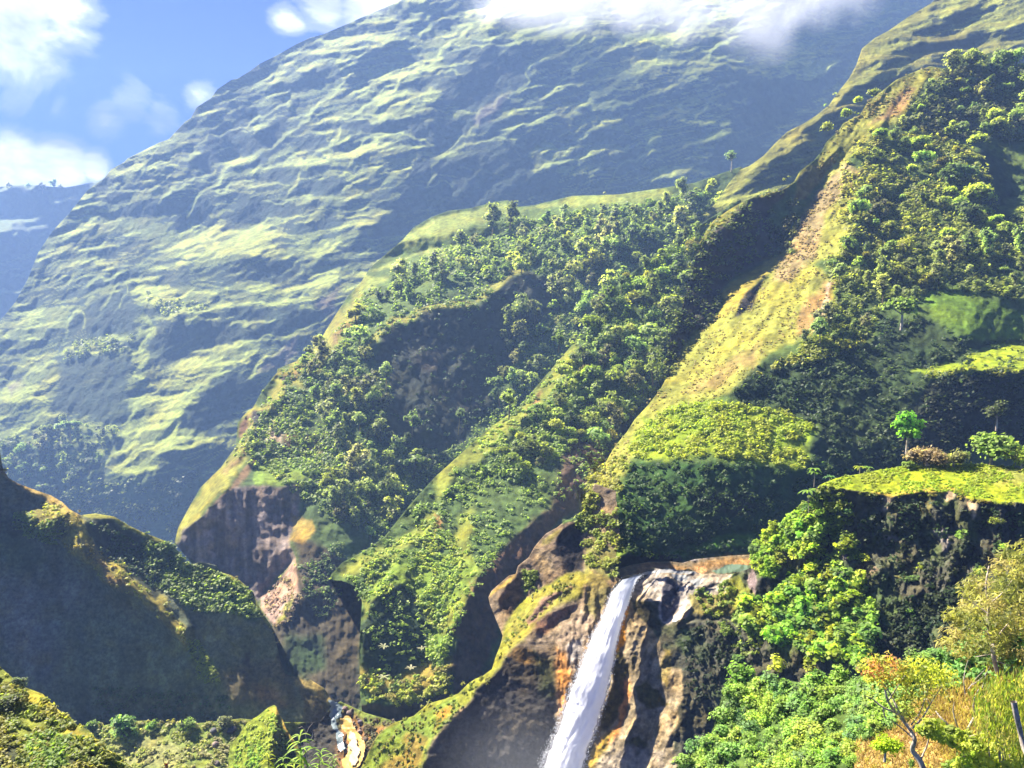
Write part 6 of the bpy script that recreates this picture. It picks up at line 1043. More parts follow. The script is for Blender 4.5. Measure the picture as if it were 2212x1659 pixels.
for (lay, x, y, px_, lab, tn, sd) in [(LAY['floor'], *T(7, [(825, 1420)])[0], 74, 'bright green dome-shaped tree on the valley floor below the shaded ridge', (.12, .21, .05), 51), (LAY['floor'], *T(7, [(1235, 1400)])[0], 46, 'small green bush on the valley floor midway to the grass cone', (.11, .18, .04), 52), (LAY['floor'], *T(7, [(1460, 1370)])[0], 44, 'grey-green bush beside the dark rocks left of the grass cone', (.12, .14, .06), 53),
        (LAY['floor'], *T(7, [(1000, 1400)])[0], 34, 'low green shrub right of the dome-shaped tree', (.11, .18, .03), 54), (LAY['floor'], *T(7, [(600, 1410)])[0], 40, 'dull green shrub where the near bank meets the valley floor', (.10, .14, .03), 55), (LAY['bank'], *T(7, [(140, 1120)])[0], 34, 'grey-green conical bush on the crest of the near left bank', (.13, .15, .08), 56), (LAY['bank'], *T(7, [(70, 1260)])[0], 62, 'dull olive bush on the near left bank below the crest', (.08, .10, .035), 57)]:
    broad_tree('shrub', lay, x, y, px_, lab, 'bush', tn, 460, .12, (.55, .45, .35), 8, .35, sd)
rs = np.random.RandomState(77)
broad_tree('broadleaf_tree', LAY['spur'], *T(3, [(310, 1100)])[0], 34, 'lone tree with bare trunk standing out before the foot of the bench ridge', 'tree', (.12, .16, .05), 300, .12, (.5, .4, .55), 7, 1.5, 58)
for i, (x, y, w_) in enumerate([(20, 402, 18), (60, 400, 16), (92, 404, 20), (117, 396, 24), (132, 402, 14)]):
    P, Z = LAY['far'].sample([x], [y+4]); s_ = w_*Z[0]/F/2; put(K_ROUND, (P[0][0], P[0][1], P[0][2]+s_*.5), s_, rs, ['dark tree at the far left of the skyline of the hazy ridge', 'dark rounded tree second from the left on the hazy skyline', 'broad dark tree in the middle of the row on the hazy skyline', 'tallest tree of the row on the hazy skyline', 'small rightmost tree of the row on the hazy skyline'][i], 'tree', None)
for i, (x, y, w_, lab) in enumerate([(*T(3, [(1240, 610)])[0], 34, 'bright yellow-green tree at the left of the dry crest near its top'), (*T(3, [(1140, 650)])[0], 24, 'small dull tree left of the bright yellow-green one'), (*T(3, [(1060, 740)])[0], 38, 'lime green tree lower on the left of the dry crest'), (*T(3, [(940, 830)])[0], 36, 'green tree at the lower end of the bench ridge')]):
    P, Z = LAY['bench'].sample([x], [y]); Zb = 345; q = at(x, y, Zb); s_ = w_*Zb/F/2; put(K_BUSH, (q[0], q[1], q[2]), s_, rs, lab, 'tree', None, 1.1, 'broadleaf_tree')
for i, (x, y, w_, k_, lab) in enumerate([(*T(5, [(1250, 330)])[0], 34, K_TALL, 'tall slim tree alone in the upper part of the shadowed hollow'), (*T(5, [(290, 740)])[0], 52, K_TALL, 'tall pale-crowned tree on the left of the shadowed hollow'), (*T(5, [(1010, 810)])[0], 50, K_FLAT, 'yellow-green flat-crowned tree below the hollow'), (*T(5, [(770, 1020)])[0], 34, K_TALL, 'slim tree with pale trunk low in the hollow'), (*T(5, [(460, 1050)])[0], 44, K_ROUND, 'round pale green tree at the bottom left of the hollow'), (*T(5, [(210, 1290)])[0], 30, K_TALL, 'small slim tree left below the hollow'),
        (*T(5, [(1090, 920)])[0], 50, K_ROUND, 'bright rounded tree at the lower right rim of the hollow'), (*T(5, [(2010, 700)])[0], 48, K_ROUND, 'bright green tree on the narrow rib by the orange slope'), (*T(5, [(1410, 530)])[0], 34, K_ROUND, 'lime green tree at the head of the bright crest')]):
    l_ = LAY['spur'] if i < 6 else LAY['front']; P, Z = l_.sample([x], [y]); s_ = w_*Z[0]*.96/F/2; q = at(x, y, Z[0]*.96); put(k_, q, s_, rs, lab, 'tree', None, 1.2)
P, Z = LAY['crest'].sample([1947], [720]); broad_tree('broadleaf_tree', None, 1940, 700, 78, 'light green spreading tree with pale leaning trunk below the wood on the right', 'tree', (.13, .19, .03), 620, .11, (.6, .5, .45), 9, .8, 61, Z=Z[0]*.95)

LAY['cone'] = CONE
scatter_stuff('cone_grass', CONE, [([(500, 1660), (520, 1585), (555, 1550), (590, 1527), (598, 1560), (590, 1660)], 420, 5, 9, 3.2, (.20, .27, .03), (.25, .26, .04)), ([(600, 1560), (630, 1600), (650, 1660), (590, 1660)], 120, 6, 8, 3.2, (.06, .09, .02), (.09, .12, .02))])  # tufts on the right side are darker, shade put into their tone
# ---------------------------------------------------------------- near thicket and trees, lower right
SL = LAY['slope']
def thicket():
    rs = np.random.RandomState(90); zone = [(1450, 1700), (1470, 1650), (1500, 1615), (1540, 1590), (1550, 1550), (1575, 1505), (1640, 1475), (1720, 1480), (1800, 1470), (1880, 1465), (1950, 1450), (1960, 1560), (1880, 1600), (1850, 1640), (1840, 1740)]
    sp_ = spots(zone, 150, rs, 17, 25); kinds = []
    K = Kind('leafy_bush', lambda r, i: join(crown_parts(r, 8, 520, .125, spread=(.6, .5, .45), lr=.42, tone=[(.16, .245, .06), (.20, .27, .05), (.13, .21, .075), (.18, .26, .05)][i % 4], aspect=1.3)), 5, M_LEAFN)
    for (x, y) in sp_:
        P, Z = SL.sample([x], [y]); P = P[0]; s_ = rs.uniform(44, 80)*Z[0]/F/2; put(K, (P[0], P[1], P[2]+s_*.15), s_, rs, 'bright green leafy bush ' + ('on the upper edge of the thicket under the dark cliff' if y < 1515 else 'on the right of the thicket beside the dry orange mound' if x > 1800 else 'on the left edge of the thicket above the gorge' if x < 1580 else 'at the bottom of the thicket, nearest the camera' if y > 1600 else 'in the middle of the thicket'), 'bush', 'bushes of the bright green thicket', 1, 'leafy_bush')
thicket()
broad_tree('shrub', None, *T(9, [(360, 1120)])[0], 86, 'leafy bush standing up at the upper left corner of the bright thicket', 'bush', (.12, .21, .03), 620, .12, (.5, .4, .55), 9, .3, 91, Z=63)
broad_tree('shrub', None, *T(9, [(1290, 1560)])[0], 74, 'glossy bright yellow-green bush in front of the dry orange mound', 'bush', (.20, .30, .01), 900, .09, (.6, .5, .4), 9, .4, 92, Z=30)
broad_tree('shrub', None, *T(9, [(1470, 1640)])[0], 26, 'small dark green sprig right of the glossy yellow-green bush', 'bush', (.09, .15, .02), 200, .16, (.5, .5, .3), 6, .3, 93, Z=30)
def branchy(root, segs, Z0, mat=M_BARK, name='branch', sides=6, zj=.6, seed=0):
    rs = np.random.RandomState(seed)
    for s_, (pts, r0, r1) in enumerate(segs):
        n = len(pts); P = []
        for i, (x, y) in enumerate(pts): P.append(np.array(at(x, y, Z0 + (0 if i == 0 else rs.uniform(-zj, zj)))) - np.array(root.location))
        # smooth the bends
        Pp = np.array(P); t = np.linspace(0, n-1, n*3); Pi = np.stack([np.interp(t, range(n), Pp[:, k]) for k in range(3)], 1); Pi[1:-1] = (Pi[:-2] + Pi[1:-1]*2 + Pi[2:])/4
        R = np.linspace(r0, r1, len(Pi))*Z0/F*.5; V, Q = tube(Pi, R, sides); mesh_np('trunk' if s_ == 0 else name, V, Q, mat, None, True, root)
def cloudlet(root, centers, Z0, lpx, k, tones, name='foliage', jit=.7, aspect=2.2, rpx=22, seed=0, zj=1.2, up=.3, mat=None):
    rs = np.random.RandomState(seed); PV = []; s_ = Z0/F
    for (x, y) in centers:
        P = np.array(at(x, y, Z0 + rs.uniform(-zj, zj))) - np.array(root.location); d = rs.randn(k, 3); d /= np.linalg.norm(d, axis=1, keepdims=True); r = rpx*s_*rs.uniform(.6, 1.3)
        pos = P + d*r*(rs.rand(k, 1)**.45)*[1, 1, .75]; tn = np.array(tones[rs.randint(len(tones))]); PV.append(leaves(pos, d + [0, 0, up], lpx*s_, rs, aspect, jit, tn, .35))
    V, Q, c = join(PV); mesh_np(name, V, Q, mat or M_LEAFN, c, parent=root)
def empty(name, loc, label, cat, group=None):
    o = bpy.data.objects.new(name, None); C.objects.link(o); o.location = loc; return tag(o, label, cat, group)
# olive feathery tree at the right edge
Zc = 42.0; r_ = empty('casuarina_tree', at(*T(9, [(2075, 1110)])[0], Zc), 'feathery olive-green tree with dark leaning trunk at the right edge', 'tree')
branchy(r_, [(T(9, [(2075, 1110), (2030, 1010), (2010, 920), (2010, 850), (1985, 780), (1975, 700), (1985, 600), (1960, 480), (1985, 350)]), 11, 3), (T(9, [(2010, 880), (1940, 830), (1890, 800)]), 3.5, 1), (T(9, [(2010, 860), (2060, 780), (2130, 700), (2200, 640)]), 4, 1.5), (T(9, [(1985, 780), (1900, 750), (1850, 760)]), 3, 1), (T(9, [(1980, 660), (1900, 600), (1830, 560)]), 4, 1.2), (T(9, [(1985, 600), (2080, 520), (2150, 420)]), 4, 1.2),
              (T(9, [(2010, 920), (1950, 930), (1890, 940)]), 2.5, 1), (T(9, [(2020, 960), (2100, 990), (2200, 1010)]), 3, 1.2), (T(9, [(1965, 480), (1880, 440), (1820, 480)]), 3, 1)], Zc, seed=2)
rs = np.random.RandomState(12)
cz = spots(T(9, [(1800, 480), (1870, 440), (1960, 400), (2060, 290), (2140, 220), (2400, 200), (2400, 1000), (2150, 1000), (2050, 950), (1920, 900), (1820, 940), (1740, 900), (1680, 860), (1720, 760), (1670, 700), (1720, 640), (1800, 620), (1830, 560)]), 115, rs, 15)
cloudlet(r_, cz, Zc, 3.0, 80, [(.19, .20, .045), (.23, .23, .06), (.12, .14, .035), (.25, .23, .07)], aspect=4.5, rpx=24, seed=5, zj=2.5)
# tree with yellow and orange leaves
Zo = 31.0; r_ = empty('orange_leaved_tree', at(*T(9, [(1570, 1690)])[0], Zo), 'crooked pale-branched tree with yellow and orange crown in the lower right', 'tree')
branchy(r_, [(T(9, [(1570, 1690), (1540, 1610), (1480, 1540), (1510, 1480), (1480, 1420), (1440, 1360), (1380, 1300), (1330, 1230), (1310, 1150)]), 13, 4), (T(9, [(1440, 1360), (1390, 1270), (1350, 1180), (1290, 1100)]), 6, 2), (T(9, [(1380, 1300), (1300, 1270), (1230, 1210), (1180, 1190)]), 5, 2), (T(9, [(1300, 1270), (1310, 1330), (1330, 1350)]), 3.5, 1.5),
              (T(9, [(1490, 1400), (1560, 1330), (1600, 1250), (1680, 1130)]), 5, 1.5), (T(9, [(1510, 1480), (1420, 1400), (1340, 1340)]), 4, 1.5), (T(9, [(1540, 1610), (1590, 1500), (1600, 1420), (1660, 1350)]), 4, 1.5), (T(9, [(1480, 1380), (1540, 1300), (1580, 1180), (1620, 1060)]), 4, 1.2), (T(9, [(1330, 1230), (1400, 1120), (1440, 1060)]), 3.5, 1.2), (T(9, [(1600, 1250), (1560, 1160), (1530, 1080)]), 2.5, 1)], Zo, seed=3)
cloudlet(r_, spots(T(9, [(1150, 1010), (1180, 950), (1290, 930), (1400, 950), (1440, 1000), (1380, 1060), (1300, 1120), (1220, 1090)]), 34, rs, 9), Zo, 4.0, 34, [(.30, .25, .04), (.25, .26, .045), (.30, .15, .05), (.18, .21, .045)], seed=6, rpx=21, zj=.8, name='foliage')
cloudlet(r_, spots(T(9, [(1400, 1000), (1480, 960), (1600, 970), (1700, 1000), (1750, 1060), (1720, 1120), (1600, 1110), (1480, 1100), (1400, 1080)]), 44, rs, 10), Zo, 4.0, 30, [(.28, .32, .03), (.20, .24, .03), (.36, .33, .04), (.13, .16, .03)], seed=7, rpx=22, zj=.8)
cloudlet(r_, spots(T(9, [(1400, 1100), (1700, 1120), (1600, 1300), (1450, 1350), (1380, 1250)]), 22, rs, 14), Zo, 4.2, 22, [(.24, .26, .04), (.18, .2, .04)], seed=8, rpx=24, zj=.8)
# hanging dark leafy bough
r_ = empty('leafy_tree', at(*T(9, [(1830, 1700)])[0], 28), 'slender tree with a dark leafy bough across the dry slope', 'tree')
branchy(r_, [(T(9, [(1860, 1700), (1830, 1580), (1800, 1480), (1760, 1420), (1650, 1380), (1560, 1360)]), 8, 2), (T(9, [(1800, 1480), (1900, 1440), (2000, 1480), (2100, 1540)]), 4, 1.5), (T(9, [(1830, 1580), (1790, 1600), (1780, 1680)]), 3, 1.5)], 28, seed=4)
cloudlet(r_, spots(T(9, [(1530, 1380), (1620, 1360), (1800, 1430), (1960, 1460), (1900, 1560), (1760, 1510), (1620, 1450), (1540, 1430)]), 30, rs, 11), 28, 6, 60, [(.16, .21, .03), (.2, .24, .03), (.12, .16, .03)], seed=9, rpx=16, zj=.8)
cloudlet(r_, spots(T(9, [(1980, 1520), (2100, 1480), (2212, 1560), (2212, 1659), (1700, 1659), (1850, 1580)]), 44, rs, 11), 28, 6, 55, [(.22, .26, .03), (.32, .31, .06), (.15, .19, .03)], seed=10, rpx=18, zj=.8)
# bare twisted branches
for i, (sg, Zb, lab) in enumerate([([(T(9, [(1820, 1480), (1850, 1400), (1900, 1310), (1880, 1250), (1900, 1180), (1940, 1120)]), 6, 2), (T(9, [(1900, 1310), (1940, 1260), (1960, 1190), (1965, 1100)]), 3.5, 1.2)], 29, 'bare crooked pale branch forking upward before the yellow-green bamboo'),
                                   ([(T(9, [(1740, 1430), (1720, 1380), (1670, 1330), (1640, 1290)]), 6, 2.5), (T(9, [(1800, 1440), (1770, 1360), (1750, 1290), (1760, 1230)]), 4, 1.5)], 29.5, 'bare grey twigs rising from the dry slope right of the orange-leaved tree'),
                                   ([(T(9, [(1830, 1180), (1820, 1100), (1830, 1020), (1850, 960)]), 2.6, 1), (T(9, [(1850, 1150), (1900, 1080), (1960, 1020)]), 2, .8), (T(9, [(1880, 1120), (1960, 1060), (1990, 1000)]), 2, .8), (T(9, [(1940, 1140), (1970, 1050), (1940, 980)]), 2, .8)], 33, 'tangle of thin leafless white twigs under the feathery tree'),
                                   ([(T(9, [(2145, 1230), (2165, 1330), (2190, 1430), (2205, 1520), (2260, 1640)]), 13, 10)], 24, 'thick bare grey trunk at the right edge of the photo')]):
    q = sg[0][0][0]; r_ = empty('bare_branch', at(*q, Zb), lab, 'branch'); branchy(r_, sg, Zb, seed=20+i, zj=.3)
    if i != 3: pass
# yellow-green bamboo
def bamboo():
    r_ = empty('bamboo_clump', at(*T(9, [(2080, 1500)])[0], 27), 'yellow-green clump of narrow hanging leaves at the right edge', 'bamboo'); rs = np.random.RandomState(44); s_ = 27/F; PV = []
    zone = T(9, [(1920, 1180), (1980, 1120), (2080, 1095), (2150, 1100), (2300, 1050), (2300, 1640), (2160, 1560), (2050, 1500), (1980, 1430), (1900, 1380)])
    for (x, y) in spots(zone, 210, rs, 8):
        P = np.array(at(x, y, 27 + rs.uniform(-1.5, 1.5))) - np.array(r_.location); k = 26; pos = P + rs.randn(k, 3)*[9*s_, 9*s_, 14*s_]; n = len(pos)
        A = np.stack([rs.randn(n)*.35, rs.randn(n)*.35, -np.ones(n)], 1); A /= np.linalg.norm(A, axis=1, keepdims=True); B = np.cross(A, rs.randn(n, 3)); B /= np.linalg.norm(B, axis=1, keepdims=True); L_ = (13*s_*(.6+.8*rs.rand(n)))[:, None]; w = L_*.11
        V = np.stack([pos-A*L_*.5, pos+B*w, pos+A*L_*.5, pos-B*w], 1).reshape(-1, 3); c = np.array([(.30, .32, .04), (.24, .29, .03), (.34, .31, .07), (.15, .21, .03)][rs.randint(4)]); PV.append((V, np.arange(4*n).reshape(n, 4), np.repeat(np.tile(c, (n, 1))*(.7+.6*rs.rand(n, 1)), 4, 0)))
    V, Q, c = join(PV); mesh_np('foliage', V, Q, M_LEAFN, c, parent=r_)
    for k in range(9):
        x = rs.uniform(1950, 2250); V, Q = tube([np.array(at(*T(9, [(x + 40, 1620)])[0], 27.5)) - np.array(r_.location), np.array(at(*T(9, [(x + rs.uniform(-20, 20), 1200)])[0], 27.5)) - np.array(r_.location)], [1.6*s_, .6*s_], 5); mesh_np('cane', V, Q, M_BARK, None, True, r_)
bamboo()
# dry grasses over the orange ground
def blades(name, lay, items, seed):
    rs = np.random.RandomState(seed); PV = []
    for (poly, n, hpx, ta, tb) in items:
        xs = [p[0] for p in poly]; ys = [p[1] for p in poly]; x = rs.uniform(min(xs), max(xs), n*2); y = rs.uniform(min(ys), max(ys), n*2); ok = inside(x, y, poly); x = x[ok][:n]; y = y[ok][:n]
        P, Z = lay.sample(x, y); m = len(x); L_ = (hpx*Z/F*(.5+rs.rand(m)))[:, None]; A = np.stack([rs.randn(m)*.45, rs.randn(m)*.45 - .2, np.ones(m)], 1); A /= np.linalg.norm(A, axis=1, keepdims=True); B = np.cross(A, rs.randn(m, 3)); B /= np.linalg.norm(B, axis=1, keepdims=True); w = L_*.09
        V = np.stack([P-B*w, P+B*w, P+A*L_*.6+B*w*.6, P+A*L_+[0, 0, 0]], 1).reshape(-1, 3); mv = rs.rand(m, 1); c = np.array(ta)*mv + np.array(tb)*(1-mv); PV.append((V, np.arange(4*m).reshape(m, 4), np.repeat(c, 4, 0)))
    V, Q, c = join(PV); o = mesh_np(name, V, Q, M_LEAF, c); tag(o, kind='stuff')
blades('dry_grass', SL, [(dry, 16000, 13, (.42, .30, .11), (.34, .28, .09)), ([(1990, 1480), (2330, 1380), (2330, 1700), (2050, 1700)], 7000, 16, (.36, .34, .06), (.42, .32, .10))], 51)
scatter_stuff('undergrowth', SL, [([(1850, 1470), (2000, 1420), (2100, 1380), (2200, 1340), (2330, 1330), (2330, 1420), (2100, 1480), (2000, 1500), (1930, 1560), (1860, 1570)], 500, 22, 16, 8, (.09, .18, .04), (.13, .17, .06)), (dry, 120, 16, 10, 6, (.26, .22, .04), (.18, .20, .03))], M_LEAF)
for i, (x, y, w_, lab, tn) in enumerate([(*T(9, [(1700, 960)])[0], 84, 'green shrub under the left side of the feathery tree', (.10, .19, .05)), (*T(9, [(1760, 1060)])[0], 70, 'grey-brown twiggy shrub between orange-leaved tree and bamboo', (.20, .19, .11)), (*T(9, [(2150, 960)])[0], 80, 'green shrub at the right edge below the feathery crown', (.10, .20, .04)), (*T(9, [(1500, 980)])[0], 70, 'pale green shrub behind the top of the orange-leaved tree', (.13, .21, .05)), (*T(9, [(2190, 1150)])[0], 60, 'yellow leafy bush at the right edge above the bamboo', (.34, .32, .02))]):
    broad_tree('shrub', None, x, y, w_, lab, 'bush', tn, 620, .10, (.6, .5, .4), 9, .15, 130+i, Z=46 if i != 4 else 30)
# leafy stems close to the lens at the bottom
def weed(x, y, hpx, tiers, lpx, label, Z, seed, tone, lean=0.0):
    rs = np.random.RandomState(seed); s_ = Z/F; r_ = empty('lanceolate_plant', at(x, y, Z), label, 'plant'); h = hpx*s_
    V, Q = tube([(0, 0, -.4*h), (lean*h*.5, 0, h*.5), (lean*h, 0, h)], [1.3*s_, 1.0*s_, .5*s_], 6); mesh_np('stem', V, Q, M_STEM, None, True, r_)
    for t in range(tiers):
        f0 = 1 - .85*t/tiers; z0 = h*f0; parts = []; m = 5 if t == 0 else 4
        for k in range(m):
            a = 2*math.pi*k/m + t*.8 + rs.uniform(-.3, .3); L_ = lpx*s_*rs.uniform(.7, 1.1)*(1 if t else .8); up = rs.uniform(.1, .9); w = L_*.17; ca, sa = math.cos(a), math.sin(a)*.9; pts = []
            for f_, ww in ((0, .15), (.25, .85), (.5, 1), (.8, .55), (1, .03)):
                p_ = f_*L_; pz = up*p_ - .75*p_*p_/L_; pts += [(lean*z0 + ca*p_ - sa*w*ww*.5, sa*p_ + ca*w*ww*.5, z0 + pz + .12*w*ww), (lean*z0 + ca*p_, sa*p_, z0+pz - .1*w*ww), (lean*z0 + ca*p_ + sa*w*ww*.5, sa*p_ - ca*w*ww*.5, z0+pz + .12*w*ww)]
            q = []
            for j in range(4): q += [(3*j, 3*j+1, 3*j+4, 3*j+3), (3*j+1, 3*j+2, 3*j+5, 3*j+4)]
            parts.append((np.array(pts), np.array(q), np.tile(np.float32(tone)*rs.uniform(.75, 1.25), (15, 1))))
        V, Q, c = join(parts); mesh_np('leaf_whorl', V, Q, M_LEAFN, c, parent=r_)
M_STEM, _nt, _p = new_mat('green stem'); _p.inputs['Base Color'].default_value = (.13, .18, .04, 1)
weed(*T(7, [(1960, 1720)])[0], 92, 5, 40, 'tallest lance-leaved weed at the bottom edge, close to the camera', 7.0, 71, (.24, .38, .06), -.05)
weed(*T(7, [(1740, 1720)])[0], 50, 3, 24, 'short yellowish lance-leaved weed left of the tallest one', 7.4, 72, (.42, .48, .03))
weed(*T(7, [(1840, 1740)])[0], 48, 3, 26, 'small star-leaved weed between the yellowish one and the tallest', 6.8, 73, (.28, .40, .06))
weed(*T(7, [(2060, 1740)])[0], 62, 4, 28, 'lance-leaved weed just right of the tallest one', 7.2, 74, (.28, .40, .05), .1)
weed(*T(7, [(2160, 1740)])[0], 54, 5, 24, 'bushy grey-green weed at the bottom edge by the river', 7.5, 75, (.26, .33, .10))
weed(*T(7, [(1930, 1760)])[0], 44, 3, 26, 'low weed at the foot of the tallest one', 6.6, 76, (.33, .44, .05), -.15)
r_ = empty('dry_flower_stalk', at(*T(7, [(2000, 1560)])[0], 7.05), 'forked dry grey stalk rising beside the tallest weed', 'stalk')
M_DRY, _nt, _p = new_mat('dry stalk'); _p.inputs['Base Color'].default_value = (.34, .28, .24, 1)
branchy(r_, [(T(7, [(1985, 1700), (1990, 1560), (1985, 1480), (1975, 1400)]), 2, 1.2), (T(7, [(1985, 1500), (2010, 1480), (2030, 1450), (2020, 1420)]), 1.5, .8), (T(7, [(1985, 1440), (2000, 1400), (2025, 1370)]), 1.4, .7), (T(7, [(1975, 1420), (1960, 1390), (1935, 1400)]), 1.2, .7)], 7.05, M_DRY, zj=.03, seed=9)
r_ = empty('orange_shoot', at(*T(7, [(1080, 1690)])[0], 6.0), 'tip of a small orange shoot with two horns at the bottom edge', 'shoot')
M_ORS, _nt, _p = new_mat('orange shoot'); _p.inputs['Base Color'].default_value = (.55, .22, .09, 1)
branchy(r_, [(T(7, [(1080, 1700), (1080, 1660), (1078, 1635)]), 9, 6), (T(7, [(1072, 1645), (1060, 1615), (1058, 1590)]), 2.6, .8), (T(7, [(1085, 1642), (1092, 1620), (1096, 1600)]), 2.4, .8)], 6.0, M_ORS, name='horn', zj=.01, seed=10)

# ---------------------------------------------------------------- ragged growth along the crests
def strip(pts, w):
    P = np.array(pts, float); d = np.gradient(P, axis=0); n = np.stack([-d[:, 1], d[:, 0]], 1); n /= np.linalg.norm(n, axis=1, keepdims=True)+1e-9
    return [tuple(p) for p in P + n*w] + [tuple(p) for p in (P - n*w)[::-1]]
RIMS = [(LAY['spur'], [(383, 1160), (403, 1108), (433, 1055), (477, 1012), (510, 965), (525, 910), (567, 845), (600, 805), (650, 772), (690, 742), (730, 674), (778, 613), (835, 549), (893, 493), (970, 456), (1070, 438), (1154, 444), (1237, 424), (1437, 406)], 5, 420, T_LT, T_YL),
        (LAY['left'], [(0, 985), (18, 1034), (80, 1062), (150, 1102), (207, 1111), (280, 1138), (367, 1175), (404, 1219), (450, 1218), (517, 1254), (557, 1307), (587, 1354), (617, 1457), (667, 1467), (715, 1510)], 4, 420, T_LT, G_DRY),
        (LAY['front'], [(712, 1250), (790, 1190), (850, 1136), (940, 1031), (1050, 931), (1180, 811), (1290, 661)], 5, 300, T_LT, T_YL),
        (LAY['crest'], [(2041, 149), (1975, 157), (1905, 199), (1821, 269), (1775, 329), (1728, 372), (1635, 425), (1541, 479), (1500, 560), (1450, 725), (1427, 841), (1354, 934), (1297, 1021), (1270, 1100)], 5, 480, T_YL, T_LT),
        (LAY['bench'], [(2010, 10), (1920, 68), (1862, 107), (1835, 170), (1765, 250), (1672, 314), (1600, 368), (1545, 440)], 4, 160, T_LT, T_YL),
        (LAY['west'], [(1264, 1232), (1154, 1286), (1109, 1341), (1079, 1421), (1027, 1467), (924, 1521), (847, 1564), (804, 1607), (775, 1670)], 4, 260, T_YL, T_LT),
        (LAY['east'], SP([(0, 970), (130, 810), (220, 745), (400, 686), (700, 627), (1000, 588), (1400, 566), (1990, 612)]), 3, 300, (.20, .26, .02), T_LT), (LAY['bank'], [(0, 1441), (58, 1487), (108, 1517), (167, 1567), (233, 1620), (290, 1664)], 5, 240, T_YL, T_LT),
        (LAY['floor'], [(160, 1572), (300, 1560), (450, 1562), (560, 1556)], 4, 90, T_LT, T_YL)]
for lay, pts, w, n, ta, tb in RIMS: scatter_stuff('crest_growth', lay, [(strip(pts, w), n, 6, 10, 3.6, ta, tb)])
# ---------------------------------------------------------------- the air
def air():
    me = bpy.data.meshes.new('haze'); x0, x1, y0, y1, z0, z1 = -2900, 2900, -450, 2600, -520, 905
    v = [(x0, y0, z0), (x1, y0, z0), (x1, y1, z0), (x0, y1, z0), (x0, y0, z1), (x1, y0, z1), (x1, y1, z1), (x0, y1, z1)]
    me.from_pydata(v, [], [(3, 2, 1, 0), (4, 5, 6, 7), (0, 1, 5, 4), (1, 2, 6, 5), (2, 3, 7, 6), (3, 0, 4, 7)])
    ob = bpy.data.objects.new('haze', me); C.objects.link(ob); ob['kind'] = 'stuff'
    m = bpy.data.materials.new('pale air'); m.use_nodes = True; nt = m.node_tree; nt.nodes.clear()
    v = node(nt, 'ShaderNodeVolumePrincipled'); v.inputs['Color'].default_value = HAZE_COL; v.inputs['Density'].default_value = HAZE_D
    v.inputs['Anisotropy'].default_value = .05
    o = node(nt, 'ShaderNodeOutputMaterial'); nt.links.new(v.outputs[0], o.inputs['Volume']); me.materials.append(m)
HAZE_COL = (.31, .49, .92, 1); HAZE_D = .00021
air()

# ---------------------------------------------------------------- cloud hanging on the summit
def cloud_mat():
    m = bpy.data.materials.new('cloud'); m.use_nodes = True; nt = m.node_tree; nt.nodes.clear(); L = nt.links.new
    g = node(nt, 'ShaderNodeTexCoord'); ln = node(nt, 'ShaderNodeVectorMath', operation='LENGTH'); L(g.outputs['Object'], ln.inputs[0])
    mr = node(nt, 'ShaderNodeMapRange'); mr.inputs[1].default_value = 1.0; mr.inputs[2].default_value = 0.0; mr.inputs[3].default_value = 0; mr.inputs[4].default_value = 1; L(ln.outputs['Value'], mr.inputs[0])
    n = node(nt, 'ShaderNodeTexNoise'); n.inputs['Scale'].default_value = .011; n.inputs['Detail'].default_value = 5; n.inputs['Roughness'].default_value = .6; n.inputs['Distortion'].default_value = .4
    geo = node(nt, 'ShaderNodeNewGeometry'); L(geo.outputs['Position'], n.inputs['Vector'])
    a = node(nt, 'ShaderNodeMath', operation='MULTIPLY_ADD'); L(mr.outputs[0], a.inputs[0]); a.inputs[1].default_value = .55; L(n.outputs[0], a.inputs[2])
    b = node(nt, 'ShaderNodeMapRange'); b.inputs[1].default_value = .60; b.inputs[2].default_value = 1.0; b.inputs[3].default_value = 0; b.inputs[4].default_value = CLOUD_D; L(a.outputs[0], b.inputs[0])
    v = node(nt, 'ShaderNodeVolumePrincipled'); v.inputs['Color'].default_value = (.84, .85, .90, 1); v.inputs['Anisotropy'].default_value = .3; L(b.outputs[0], v.inputs['Density'])
    o = node(nt, 'ShaderNodeOutputMaterial'); L(v.outputs[0], o.inputs['Volume']); return m
CLOUD_D = .010
MC = cloud_mat()
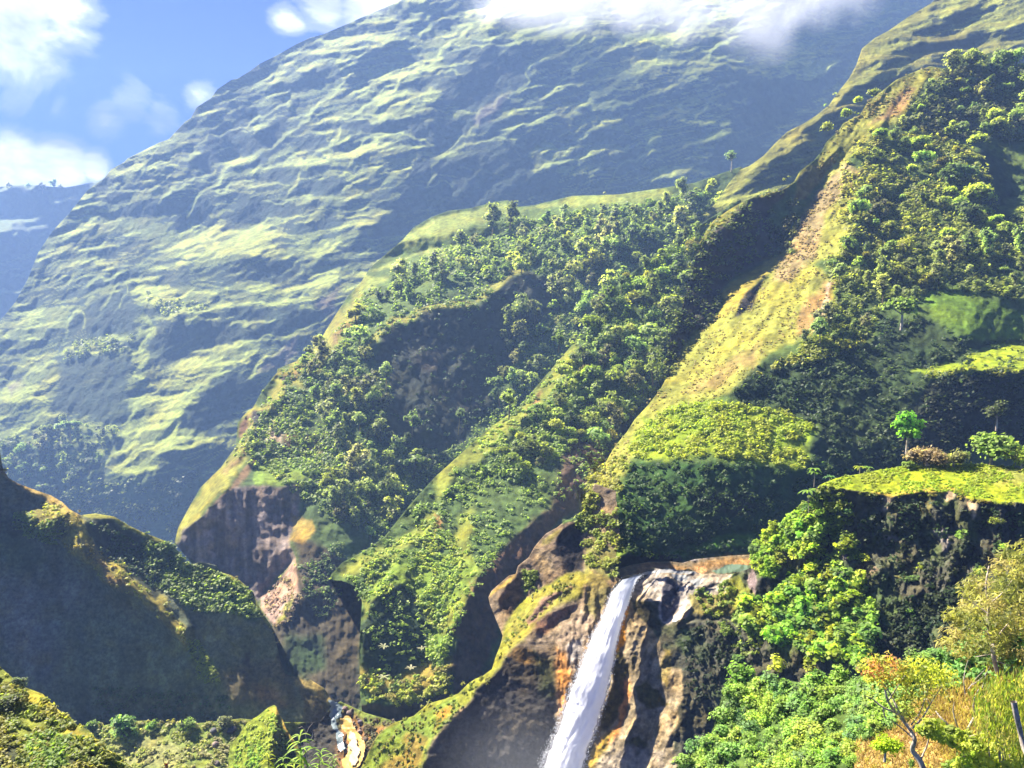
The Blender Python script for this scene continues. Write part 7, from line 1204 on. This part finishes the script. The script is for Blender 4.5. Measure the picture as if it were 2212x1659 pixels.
def puff(x, y, rx, ry, Z, depth, label):
    n = 24; th = np.linspace(0, 2*np.pi, n, endpoint=False); ph = np.linspace(-1.56, 1.56, 13)
    V = np.array([[math.cos(p)*math.cos(t), math.cos(p)*math.sin(t), math.sin(p)] for p in ph for t in th]); Q = [(j*n+i, j*n+(i+1) % n, (j+1)*n+(i+1) % n, (j+1)*n+i) for j in range(12) for i in range(n)]
    o = mesh_np('cloud', V, np.array(Q), MC); o.location = at(x, y, Z); o.scale = (rx*Z/F, depth, ry*Z/F); tag(o, kind='stuff')
puff(880, 22, 150, 75, 1480, 90, ''); puff(1230, 20, 170, 85, 1250, 80, ''); puff(1110, 10, 130, 75, 1290, 80, ''); puff(1330, 15, 190, 80, 1230, 90, ''); puff(1480, 40, 130, 60, 1180, 80, ''); puff(1640, 35, 140, 105, 1150, 90, ''); puff(1800, 0, 150, 70, 1150, 80, '')

def mist():
    m = bpy.data.materials.new('falls mist'); m.use_nodes = True; nt = m.node_tree; nt.nodes.clear(); L = nt.links.new
    g = node(nt, 'ShaderNodeTexCoord'); ln = node(nt, 'ShaderNodeVectorMath', operation='LENGTH'); L(g.outputs['Object'], ln.inputs[0])
    mr = node(nt, 'ShaderNodeMapRange', interpolation_type='SMOOTHSTEP'); mr.inputs[1].default_value = 1.0; mr.inputs[2].default_value = 0.0; mr.inputs[3].default_value = 0; mr.inputs[4].default_value = .010; L(ln.outputs['Value'], mr.inputs[0])
    v = node(nt, 'ShaderNodeVolumePrincipled'); v.inputs['Color'].default_value = (.95, .97, 1, 1); L(mr.outputs[0], v.inputs['Density'])
    o = node(nt, 'ShaderNodeOutputMaterial'); L(v.outputs[0], o.inputs['Volume'])
    n = 20; th = np.linspace(0, 2*np.pi, n, endpoint=False); ph = np.linspace(-1.56, 1.56, 11)
    V = np.array([[math.cos(p)*math.cos(t), math.cos(p)*math.sin(t), math.sin(p)] for p in ph for t in th]); Q = [(j*n+i, j*n+(i+1) % n, (j+1)*n+(i+1) % n, (j+1)*n+i) for j in range(10) for i in range(n)]
    o = mesh_np('mist', V, np.array(Q), m); o.location = at(1130, 1690, 97); o.scale = (15, 9, 13); tag(o, kind='stuff')
mist()
